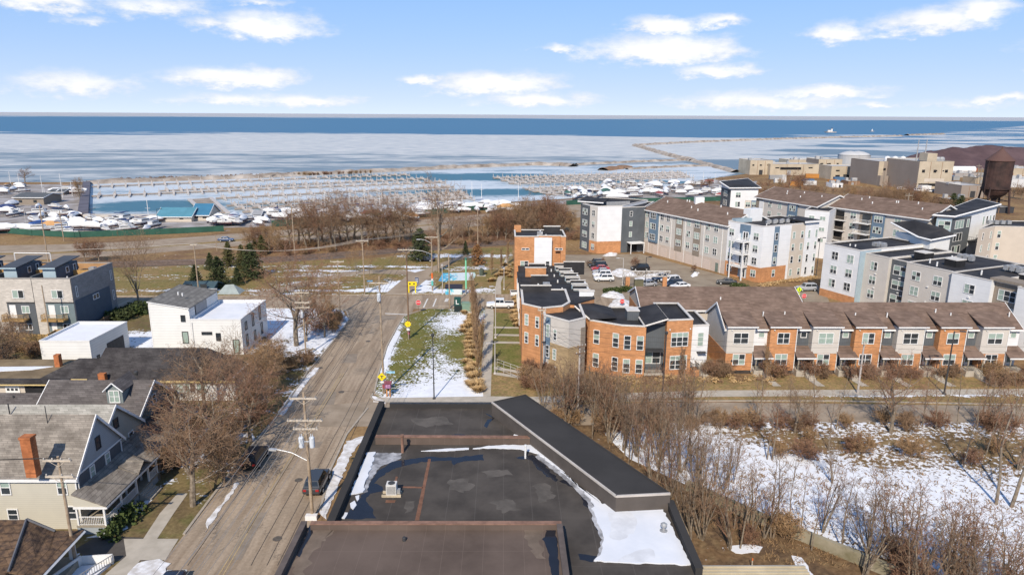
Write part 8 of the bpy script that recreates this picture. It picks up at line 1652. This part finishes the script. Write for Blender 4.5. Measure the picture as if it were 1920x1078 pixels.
MB().add([(-1.9, -.7, 1.302), (1.7, -.7, 1.302), (1.7, .7, 1.302), (-1.9, .7, 1.302), (-1.9, .7, 1.85), (1.7, .7, 1.85)], [(0, 1, 5, 4), (1, 2, 5), (3, 0, 4), (2, 3, 4, 5)]).build('gable_infill', MATS['dark_blue_lid'], o, local=True)
p = G(903, 517); o = thing('litter_bin', 'grey-green litter bin on a concrete pad by the painted court', 'bin', (p.x, p.y, 0)); MB().lathe((0, 0, .07), [(.5, 0), (.55, 1.5), (.3, 1.7)], 12).build('bin_body', mat('bin_green', (.08, .10, .08), .7, .1, 2), o, local=True); MB().box(-1.2, 1.0, -.8, .8, 0, .068).build('pad', CONC, o, local=True); MB().slab([(-.7, -.7, 2.2), (.7, -.7, 2.2), (.7, .7, 2.4), (-.7, .7, 2.4)], .08).build('rain_hood', METALG, o, local=True)
for x in (-.6, .6): MB().cone((x, .5, .07), (x, .5, 2.25), .04, .04, 5).build('hood_post', METALG, o, local=True)
# gate of the apartment car park: two brick piers carrying a lattice beam
p0, p1 = G(1176, 541), G(1245, 541); z0, z1 = HT(p0, 519), HT(p0, 508.5); o = thing('gate_arch', 'lattice sign beam on two orange brick piers at the car park entrance', 'gate', ((p0.x + p1.x) / 2, p0.y, 0))
for p in (p0, p1): MB().box(p.x - .45, p.x + .45, p0.y - .45, p0.y + .45, 0, z0).build('brick_pier', BRICK, o)
b = MB(); xa, xb = p0.x - 1.2, p1.x + 1.2; y = p0.y
for yy in (y - .3, y + .3):
    b.tube([(xa, yy, z0 + .1), (xb, yy, z0 + .1)], .07, 4).tube([(xa, yy, z1), (xb, yy, z1)], .07, 4)
    n = 18
    for i in range(n): x = xa + (xb - xa) * i / n; x2 = xa + (xb - xa) * (i + 1) / n; b.tube([(x, yy, z0 + .1), (x2, yy, z1)] if i % 2 else [(x, yy, z1), (x2, yy, z0 + .1)], .045, 4)
b.build('lattice_beam', mat('pale_steel', (.55, .52, .48), .6, .05, 1), o)
p = G(1197, 540); o = thing('utility_cabinet', 'olive metal cabinet between the brick gate piers', 'cabinet', (p.x, p.y, 0)); MB().box(-1.0, 1.0, -.6, .6, 0, 1.8).build('case', mat('olive_metal', (.14, .13, .08), .7, .1, 1), o, local=True); MB().box(-1.05, 1.05, -.65, .65, 1.802, 1.9).build('lid', MATS['olive_metal'], o, local=True)
# ---- vehicles
RUB = mat('tyre_rubber', (.025, .025, .026), .9, .1, 3); LAMPR = mat('tail_light_red', (.35, .02, .02), .3, .1, 3, spec=.5); LAMPW = mat('head_light_clear', (.6, .62, .62), .2, .05, 3, spec=.6); CGL = mat('car_glass', (.02, .024, .028), .08, .2, 2, spec=.6)
def paint(n, c): return mat('car_paint_' + n, c, .25, .03, 3, spec=.6)
CP = {n: paint(n, c) for n, c in dict(white=(.74, .74, .74), black=(.015, .015, .017), navy=(.02, .03, .055), silver=(.36, .37, .39), grey=(.11, .12, .13), red=(.36, .02, .03), blue=(.06, .09, .17), charcoal=(.045, .048, .052)).items()}
def car_fn(kind):
    def fn():
        o = thing({'pickup': 'pickup_truck', 'suv': 'parked_suv', 'car': 'parked_car'}[kind], 'x', {'pickup': 'pickup', 'suv': 'car', 'car': 'car'}[kind]); b = MB()
        if kind == 'pickup': L, W, st = 5.6, 1.95, [(-2.8, .5, .98, .86), (-2.7, .42, 1.12, .95), (-1.0, .38, 1.14, .97), (1.0, .38, 1.14, .97), (2.2, .40, 1.08, .95), (2.7, .45, .98, .88), (2.8, .52, .85, .8)]; cab = (-.9, 1.25, 1.9)
        elif kind == 'suv': L, W, st = 4.7, 1.88, [(-2.35, .5, .95, .8), (-2.25, .4, 1.05, .9), (-1.2, .34, 1.06, .94), (.9, .34, 1.04, .94), (1.9, .36, .96, .9), (2.25, .42, .84, .82), (2.35, .5, .72, .74)]; cab = (-2.15, 1.05, 1.70)
        else: L, W, st = 4.6, 1.82, [(-2.3, .48, .82, .76), (-2.2, .36, .95, .86), (-1.2, .3, .98, .9), (.9, .3, .95, .9), (1.85, .32, .86, .86), (2.2, .38, .74, .78), (2.3, .46, .62, .7)]; cab = (-1.75, .95, 1.42)
        vs = []
        for x, zl, zt, hw in st: vs += [(x, -hw * .92, zl), (x, -hw, zl + .18), (x, -hw, zt - .16), (x, -hw * .88, zt), (x, hw * .88, zt), (x, hw, zt - .16), (x, hw, zl + .18), (x, hw * .92, zl)]
        n = len(st); fs = [(i * 8 + j, i * 8 + (j + 1) % 8, (i + 1) * 8 + (j + 1) % 8, (i + 1) * 8 + j) for i in range(n - 1) for j in range(8)] + [tuple(range(8)), tuple(range(n * 8 - 1, n * 8 - 9, -1))]
        b.add(vs, fs); xa, xb, zt = cab; zb = st[2][2] - .06; hw = W / 2 - .08; sl = .55 if kind != 'pickup' else .35; sb = {'car': .6, 'suv': .3, 'pickup': .15}[kind]
        low = [(xa, -hw, zb), (xb, -hw, zb), (xb, hw, zb), (xa, hw, zb)]; top = [(xa + sb, -hw + .2, zt), (xb - sl, -hw + .2, zt), (xb - sl, hw - .2, zt), (xa + sb, hw - .2, zt)]
        b.add(low + top, [(0, 1, 5, 4), (1, 2, 6, 5), (2, 3, 7, 6), (3, 0, 4, 7), (4, 5, 6, 7)])
        if kind == 'pickup': b.box(-2.7, -.95, -.9, -.82, 1.1, 1.22).box(-2.7, -.95, .82, .9, 1.1, 1.22)
        b.build('body', CP['white'], o, local=True)
        if kind == 'pickup': MB().box(-2.65, -.95, -.8, .8, 1.145, 1.16).build('load_bed', DARKM, o, local=True)
        g = MB()
        def quad(a, c, d, e, s0=.08, s1=.92, t0=.18, t1=.88, out=Vector((0, 0, 0))):
            a, c, d, e = map(Vector, (a, c, d, e)); f_ = lambda s, t_: (a.lerp(c, s)).lerp(e.lerp(d, s), t_) + out; g.add([f_(s0, t0), f_(s1, t0), f_(s1, t1), f_(s0, t1)], [(0, 1, 2, 3)])
        quad(low[0], low[1], top[1], top[0], .06, .46, out=Vector((0, -.012, .004))); quad(low[0], low[1], top[1], top[0], .5, .95, out=Vector((0, -.012, .004)))
        quad(low[2], low[3], top[3], top[2], .05, .5, out=Vector((0, .012, .004))); quad(low[2], low[3], top[3], top[2], .54, .94, out=Vector((0, .012, .004)))
        quad(low[1], low[2], top[2], top[1], .07, .93, out=Vector((.012, 0, .004))); quad(low[3], low[0], top[0], top[3], .08, .92, .3, .88, out=Vector((-.012, 0, .004)))
        g.build('windows', CGL, o, local=True)
        for x in (-L * .3, L * .305):
            for y in (-W / 2 + .06, W / 2 - .06):
                w_ = MB(); w_.cone((x, y - .11, .34), (x, y + .11, .34), .345, .345, 16); q = w_.build('wheel', RUB, o, local=True); w2 = MB(); sgn = -1 if y < 0 else 1; w2.cone((x, y + sgn * .112, .34), (x, y + sgn * .125, .34), .2, .18, 10); w2.build('rim', GALV, q, local=True)
        xe = L / 2
        for y in (-W * .34, W * .34):
            z = st[-2][2]; MB().box(xe - .16, xe - .03, y - .2, y + .2, z - .16, z - .02).build('headlight', LAMPW, o, local=True); z = st[1][2]; MB().box(-xe - .01, -xe + .08, y - .16, y + .16, z - .3, z - .08).build('taillight', LAMPR, o, local=True)
        return o
    return Proto(fn)
CAR = {k: car_fn(k) for k in ('car', 'suv', 'pickup')}
def car(kind, color, px, rz, label, group=None):
    p = G(*px); o = CAR[kind].place((p.x, p.y, .03), rz, 1.0, label, group)
    for c in o.children:
        if c.name.startswith('body'): c.material_slots[0].link = 'OBJECT'; c.material_slots[0].material = CP[color]
    return o
car('suv', 'black', (479, 866), R(91), 'black car parked at the left kerb of the road under the bare trees'); car('suv', 'charcoal', (595, 912), R(90), 'dark grey car parked beside the big utility pole at the black roof'); car('car', 'navy', (312, 1116), R(92), 'dark car at the bottom edge left of the road, only its roof in view')
car('pickup', 'white', (938, 577), R(180), 'white pickup truck parked at the end of the path'); car('pickup', 'white', (981, 556), R(5), 'white vehicle half hidden behind the brick wing'); car('car', 'blue', (424, 453), R(4), 'blue-grey car driving on the highway'); car('car', 'navy', (1066, 403), R(20), 'dark blue car on the highway behind the trees'); car('car', 'navy', (799, 490), R(170), 'dark blue car in the shade of the round pine')
for i, (u, v, c, k, lb) in enumerate([(1132, 527, 'white', 'suv', 'nearest white car in the row behind the brick wing'), (1129, 520, 'white', 'suv', 'second white car in the row behind the brick wing'), (1128, 513.5, 'silver', 'car', 'silver car in the middle of the row behind the brick wing'), (1125, 507.5, 'red', 'car', 'red car in the row behind the brick wing'), (1121, 502, 'black', 'suv', 'black car behind the red one in the row'), (1117, 497, 'charcoal', 'suv', 'farthest dark car in the row behind the brick wing')]): car(k, c, (u, v), R(184), lb, 'cars parked behind the brick wing')
for u, v, c, k, lb in [(1275, 541, 'white', 'car', 'white car nearest the brown terrace roof'), (1262, 537, 'navy', 'suv', 'dark blue car between two white cars at the gate'), (1257, 530, 'white', 'suv', 'white car behind the right gate pier'), (1240, 527, 'navy', 'suv', 'dark car partly behind the right gate pier'), (1213, 537, 'silver', 'car', 'pale car between the gate piers')]: car(k, c, (u, v), R(200), lb, 'cars parked by the gate')
car('suv', 'black', (1200, 507), R(185), 'black car parked before the beige apartment wing'); car('car', 'charcoal', (1362, 533), R(170), 'dark car parked before the white corner block'); car('suv', 'silver', (1512, 545), R(185), 'silver-blue car passing right of the white corner block')
for i, (u, v, c) in enumerate([(1690, 357, 'white'), (1744, 361, 'white'), (1755, 361, 'silver'), (1763, 361, 'navy'), (1542, 329, 'white'), (1552, 329, 'silver'), (1722, 359, 'white')]): car('suv', c, (u, v), R(10), '%s of the tiny cars parked at the industrial plant' % ordl(i), 'cars at the plant')
# ---- boats
SHR = mat('white_shrink_wrap', (.78, .78, .78), .5, .05, .6, spec=.3); HULLW = mat('white_hull', (.68, .67, .65), .4, .06, 1); TARP = {n: mat('tarp_' + n, c, .7, .1, 1) for n, c in dict(blue=(.05, .12, .34), navy=(.03, .05, .14), tan=(.45, .34, .2), red=(.28, .09, .09), grey=(.33, .33, .33), green=(.06, .13, .11), orange=(.5, .28, .12)).items()}
BOTP = mat('hull_bottom_paint', (.06, .07, .12), .6, .3, .3, c2=(.16, .06, .05))
def boat_fn(L, cover=True, mast=False):
    def fn():
        o = thing('stored_boat', 'x', 'boat'); st = [(-.5, .55, .9), (-.2, .9, 1.0), (.15, .92, 1.02), (.38, .55, 1.15), (.5, .06, 1.3)]; B_ = L * .17; vs = []
        for t_, w_, s in st: x = t_ * L; vs += [(x, 0, .9 + .35 * max(0, t_)), (x, -B_ * w_ * .75, 1.25 + .1 * max(0, t_)), (x, -B_ * w_, 1.2 + s), (x, B_ * w_, 1.2 + s), (x, B_ * w_ * .75, 1.25 + .1 * max(0, t_))]
        n = len(st); MB().add(vs, [(i * 5 + j, i * 5 + (j + 1) % 5, (i + 1) * 5 + (j + 1) % 5, (i + 1) * 5 + j) for i in range(n - 1) for j in range(5)] + [(4, 3, 2, 1, 0)]).build('hull', HULLW, o, local=True)
        vs = []
        for t_, w_, s in st: x = t_ * L; vs += [(x, 0, .86 + .35 * max(0, t_)), (x, -B_ * w_ * .78, 1.24 + .1 * max(0, t_)), (x, -B_ * w_ * .99 - .02, 1.24 + s * .42), (x, B_ * w_ * .99 + .02, 1.24 + s * .42), (x, B_ * w_ * .78, 1.24 + .1 * max(0, t_))]
        MB().add(vs, [(i * 5 + j, i * 5 + (j + 1) % 5, (i + 1) * 5 + (j + 1) % 5, (i + 1) * 5 + j) for i in range(n - 1) for j in range(5)] + [(4, 3, 2, 1, 0)]).build('bottom_paint', BOTP, o, local=True)
        if cover:
            vs = []; rd = [.7, 1.5, 1.35, .6, .1]
            for (t_, w_, s), h in zip(st, rd): x = t_ * L; z = 1.15 + s; vs += [(x, -B_ * w_ * 1.03, z), (x, -B_ * w_ * .45, z + h * .72), (x, 0, z + h), (x, B_ * w_ * .45, z + h * .72), (x, B_ * w_ * 1.03, z)]
            MB().add(vs, [(i * 5 + j, (i + 1) * 5 + j, (i + 1) * 5 + j + 1, i * 5 + j + 1) for i in range(n - 1) for j in range(4)] + [(0, 1, 2, 3, 4)]).build('cover', SHR, o, local=True)
        else:
            MB().prism([(-.3 * L, -B_ * .6), (.12 * L, -B_ * .6), (.2 * L, 0), (.12 * L, B_ * .6), (-.3 * L, B_ * .6)], 2.1, 3.3).build('cabin', HULLW, o, local=True); MB().box(-.28 * L, .1 * L, -B_ * .62, B_ * .62, 2.7, 3.0).build('cabin_window', DARKM, o, local=True); MB().box(-.3 * L, .08 * L, -B_ * .5, B_ * .5, 4.2, 4.3).build('canopy', TARP['navy'], o, local=True)
        for x in (-.3 * L, .2 * L):
            for y in (-B_ * .6, B_ * .6): MB().cone((x, y * 1.3, 0), (x, y, 1.35), .07, .06, 5).build('stand', DARKM, o, local=True)
        return o
    return Proto(fn)
BOAT = [boat_fn(8.5), boat_fn(11), boat_fn(9.5, False)]; br2 = random.Random(77); used = []
BZ = [((0, 45), (350, 366), 9, 'white wrapped boat in the far left part of the boat yard'), ((0, 32), (388, 408), 7, 'white wrapped boat at the left edge of the boat yard'), ((70, 140), (392, 396), 3, 'long white boat in the back row beside the basin wall'), ((66, 145), (406, 413), 6, 'white boat in the middle row beside the basin wall'), ((55, 150), (419, 426), 8, 'boat in the front rows of the yard beside the basin wall'), ((5, 150), (432, 441), 11, 'boat standing behind the green fence at the left'),
      ((98, 150), (352, 366), 6, 'white boat between the yard building and the basin'), ((155, 292), (417, 436), 19, 'boat on the quay between the basin and the green fence'), ((395, 500), (412, 425), 15, 'boat stored right of the blue-roofed hall'), ((500, 790), (399, 416), 40, 'boat stored behind the trees along the highway'), ((780, 965), (388, 401), 28, 'wrapped boat stored behind the green fence in the middle'), ((1055, 1255), (359, 377), 34, 'wrapped boat stored behind the slate and white block'), ((1255, 1405), (352, 372), 26, 'boat in the far right part of the marina yard'), ((1130, 1360), (344, 356), 16, 'boat afloat or ashore at the right end of the marina')]
for (ua, ub), (va, vb), n_, lb in BZ:
    for i in range(n_):
        for _try in range(30):
            u, v = br2.uniform(ua, ub), br2.uniform(va, vb); p = G(u, v)
            if all((p.x - q.x) ** 2 + ((p.y - q.y) * 1.0) ** 2 > 5.0 ** 2 for q in used): break
        used.append(p); k = br2.choice([0, 0, 0, 1, 2, 2]); o = BOAT[k].place((p.x, p.y, 0), br2.choice([0.05, 3.2, .6, 2.6, -1.4, -1.7]) + br2.uniform(-.25, .25), br2.uniform(.6, .95), lb, lb.replace('boat', 'boats', 1).replace('a boats', 'boats'))
        if br2.random() < .13:
            for c in o.children:
                if c.name.startswith(('cover', 'canopy')): c.material_slots[0].link = 'OBJECT'; c.material_slots[0].material = TARP[br2.choice(list(TARP))]
# ---- docks
DOCKW = mat('dock_boards', (.33, .28, .24), .9, .15, .3); DOCKP = mat('dock_pile', (.50, .46, .43), .8, .1, 1); DROWS = [((172, 352), (768, 329)), ((172, 370), (835, 343)), ((300, 360), (800, 337)), ((440, 394), (878, 367)), ((940, 341), (1285, 329)), ((1000, 362), (1215, 348)), ((405, 374), (850, 352)), ((425, 388), (872, 362)), ((455, 400), (885, 373)), ((925, 336), (1280, 325)), ((955, 346), (1292, 333)), ((985, 357), (1245, 343)), ((1025, 367), (1180, 353))]
DN = ['farthest of the left dock rows, below the breakwater', 'second dock row from the breakwater on the left', 'short dock row between the first and third ones on the left', 'short dock row next to the shore-side one on the left', 'short dock row behind the farthest of the right ones', 'short dock row before the shore-side right one', 'middle dock row on the left, right of the open basin', 'fourth dock row from the breakwater on the left', 'left dock row nearest the shore', 'farthest of the right dock rows', 'second of the right dock rows from the lake', 'third of the right dock rows from the lake', 'right dock row nearest the shore']
fing = [None]
for (a, b_), nm in zip(DROWS, DN):
    A_, B2 = G(*a), G(*b_); L = (B2 - A_).length; rz = math.atan2(B2.y - A_.y, B2.x - A_.x); o = thing('floating_dock', nm, 'dock', (A_.x, A_.y, 0), rz, 'marina docks')
    MB().box(0, L, -.9, .9, .3, .75).build('walkway', DOCKW, o, local=True); n_ = int(L / 6.2)
    for i in range(min(n_, 49)):
        for sg in (-1, 1):
            if fing[0] is None:
                f_ = MB(); f_.box(-.45, .45, .9, 8.5, .35, .7); f_.cone((0, 8.3, 0), (0, 8.3, 2.4), .2, .16, 6); f_.cone((0, 1.2, 0), (0, 1.2, 2.2), .2, .16, 6); f_.box(-.5, .5, 1.0, 2.0, .702, 1.5); fo = f_.build('finger_pier', DOCKP, o, local=True); fing[0] = fo
            else: fo = fing[0].copy(); col.objects.link(fo); fo.parent = o
            fo.location = (L * (i + .5) / n_, 0, 0); fo.rotation_euler = (0, 0, 0 if sg > 0 else math.pi)
p0, p1, p2, p3 = G(355, 376), G(395, 373), G(428, 402), G(385, 404); o = thing('slip_dock', 'brown boarded dock with crosswise slips right of the open basin', 'dock', (p0.x, p0.y, 0))
for a, b_ in ((p0, p3), (p1, p2)):
    d = (b_ - a).normalized(); nn = Vector((-d.y, d.x, 0)) * .8; MB().prism([(a + nn)[:2], (b_ + nn)[:2], (b_ - nn)[:2], (a - nn)[:2]], .3, .8).build('walkway', DOCKP, o)
for i in range(9): a = p0.lerp(p3, (i + .5) / 9); c = p1.lerp(p2, (i + .5) / 9); MB().wall(a[:2], c[:2], .3, .7, 3.0, 1.5).build('slip_deck', DOCKW, o)
a, c = G(163, 346), G(156.5, 405); b = MB(); b.wall(a[:2], c[:2], 0, 1.6, 3.5, 1.75); tag(b.build('basin_wall', mat('basin_wall_dark', (.12, .115, .14), .9, .2, .2)), 'dark straight sea wall between the boat yard and the open basin', 'sea wall')
a, c = G(158, 406), G(478, 408); b = MB(); b.wall(a[:2], c[:2], 0, .9, 3.0, 1.5); tag(b.build('quay_edge', mat('quay_concrete', (.5, .47, .43), .9, .1, .3)), 'pale concrete quay edge along the front of the basin', 'quay')
# boat yard buildings
def hall(label, u0, u1, vb, vt, depth, wm, rm, rise=1.5, name='marina_hall', fm=None):
    a, c = G(u0, vb), G(u1, vb); z = HT(a, vt); B = Bld(name, label, 'building', ((a.x + c.x) / 2, a.y)); B.gable((a.x, a.y), (c.x, a.y), depth, 0, z, z + rise, wm, rm, ov=.6, rake=.5, fm=fm); f = Fac(B, (a.x, a.y), (c.x, a.y))
    for k in range(max(2, int(f.L / 6))): f.panel(f.L * (k + .3) / max(2, int(f.L / 6)), f.L * (k + .3) / max(2, int(f.L / 6)) + 1.4, .9, 2.0, 'window_strip', GLASS, .06)
    B.done()
BLR = mat('blue_metal_roof', (.05, .17, .28), .5, .08, .4); BLR2 = mat('teal_blue_roof', (.09, .24, .31), .5, .08, .4)
hall('long cream marina hall with pale blue roof on the quay', 296, 360, 416, 405, 9, BEIGES, BLR2, 2.4); hall('taller marina hall with bright blue roof at the end of the long one', 360, 392, 414, 402, 10, BEIGES, BLR, 3.2)
hall('low brown yard building with cream end behind the boats', 28, 84, 384, 370, 12, TAUPE, DARKS, 1.2); hall('dark yard shed between the brown yard building and the basin', 92, 120, 366, 360, 8, TAUPE, DARKS, 1.0); hall('small white hut with grey roof among the boats right of the blue halls', 474, 488, 413, 404, 6, WHITES, METALG, 1.4)
hall('dark teal shelter with snow-edged roof beside the spruces', 342, 396, 549, 543, 6, mat('dark_teal_wall', (.05, .085, .10), .8, .1, 1), mat('dark_teal_roof', (.055, .09, .105), .7, .1, 1), 1.1, 'park_shelter', MATS['dark_teal_roof'] if 'dark_teal_roof' in MATS else None)
p = G(434, 548); o = thing('tent', 'small pale tent beside the dark teal shelter', 'tent', (p.x, p.y, 0)); MB().add([(-2.4, -1.8, 0), (2.4, -1.8, 0), (2.4, 1.8, 0), (-2.4, 1.8, 0), (-1.2, 0, 1.7), (.6, 0, 1.8)], [(0, 1, 5, 4), (1, 2, 5), (2, 3, 4, 5), (3, 0, 4)]).build('canvas', mat('pale_canvas', (.30, .34, .33), .9, .1, 1), o, local=True); MB().add([(2.0, -.5, 0.02), (2.35, .5, .02), (1.4, 0, 1.0)], [(0, 1, 2)]).build('door_flap', DARKS, o, local=True)
# fences
def fence(label, px, h, m_, pm, name='fence', step=2.6, solid=True, th=.06):
    q = [G(*p) for p in px]; o = thing(name, label, 'fence', (q[0].x, q[0].y, 0))
    for a, b_ in zip(q, q[1:]):
        MB().wall(a[:2], b_[:2], .08, h, th).build('panel', m_, o); n = max(1, int((b_ - a).length / step))
        for i in range(n): p = a.lerp(b_, i / n); MB().obox((p.x, p.y), .14, .14, 0, h + .12, math.atan2(b_.y - a.y, b_.x - a.x)).build('post', pm, o)
    return o
GRF = mat('green_fence_fabric', (.035, .10, .072), .9, .15, .3); fence('long green screen fence along the front of the boat yard', [(0, 437), (60, 442), (140, 446), (300, 440), (420, 434)], 1.9, GRF, GRF, step=12); fence('green screen fence behind the trees along the highway', [(510, 426), (620, 417), (720, 409), (800, 404), (900, 395), (965, 390)], 2.2, GRF, GRF, step=14); fence('green fence behind the slate and white apartment block', [(1062, 385), (1110, 382), (1400, 376)], 2.0, GRF, GRF, step=14)
WF = mat('yellow_pine_boards', (.50, .32, .13), .9, .12, 2, pat='board', psize=.6); fence('yellow wooden board fence before the grey townhouses', [(18, 640), (60, 644), (92, 645), (106, 636), (132, 632)], 1.7, WF, WF, 'wooden_fence'); fence('dark weathered fence climbing past the hedge to the cross street', [(140, 645), (178, 622), (214, 600), (240, 584)], 1.5, mat('dark_boards', (.12, .085, .055), .9, .2, 2, pat='board', psize=.6), WOODD, 'wooden_fence')
q = [G(*p) for p in ((1286, 920), (1340, 946), (1440, 990), (1500, 1014), (1665, 1082), (1740, 1112))]; b = MB()
for a, c in zip(q, q[1:]): b.wall(a[:2], c[:2], 0, 1.15, .4)
tag(b.build('retaining_wall', mat('mossy_concrete', (.21, .185, .10), .95, .25, .5, c2=(.34, .30, .22), detail=8)), 'mossy concrete wall running diagonally through the saplings, bottom right', 'wall')
p = G(1832, 1062); o = thing('board_pile', 'pile of pale weathered boards at the bottom right', 'board pile', (p.x, p.y, 0), R(-12))
for i in range(7): MB().box(-2.4, 2.2, -1.1 + i * .34, -.86 + i * .34, .12 + .1 * (i % 2), .2 + .1 * (i % 2)).build('board', mat('pale_board', (.5, .46, .42), .9, .12, 1), o, local=True)
for x in (-1.6, 1.4): MB().box(x - .08, x + .08, -1.2, 1.4, 0, .118).build('bearer', DOCKW, o, local=True)
p = G(1409, 1068); o = thing('marker_stake', 'orange-topped wooden stake in the leaves near the metal roof', 'stake', (p.x, p.y, 0)); MB().box(-.035, .035, -.035, .035, 0, .95).build('stake', ARMW, o, local=True); MB().box(-.04, .04, -.04, .04, .952, 1.15).build('orange_tip', PAINT['orange'], o, local=True)
# handrails on the steps from the path
p0, p1 = G(932, 684), G(985, 706)
for k, (a, c) in enumerate([((932, 684), (984, 703)), ((932, 697), (984, 716))]):
    A_, C_ = G(*a), G(*c); o = thing('handrail', 'pale metal handrail from the path towards the brick corner, ' + ('farther' if k == 0 else 'nearer') + ' one', 'handrail', (A_.x, A_.y, 0), group='handrails by the path')
    for z in (.5, .95): MB().tube([(A_.x, A_.y, z), (C_.x, C_.y, z)], .035, 5).build('rail', GP, o)
    for i in range(5): q = A_.lerp(C_, i / 4); MB().cone((q.x, q.y, 0), (q.x, q.y, .95), .035, .035, 5).build('post', GP, o)
for k, v in enumerate((614, 628, 642, 690, 700)): a, c = G(926, v), G(985, v + (9 if v > 680 else 1)); nn = .55; sheet('front_walk', [(a.x, a.y - nn), (c.x, c.y - nn), (c.x, c.y + nn), (a.x, a.y + nn)], .042, CONC, px=False)
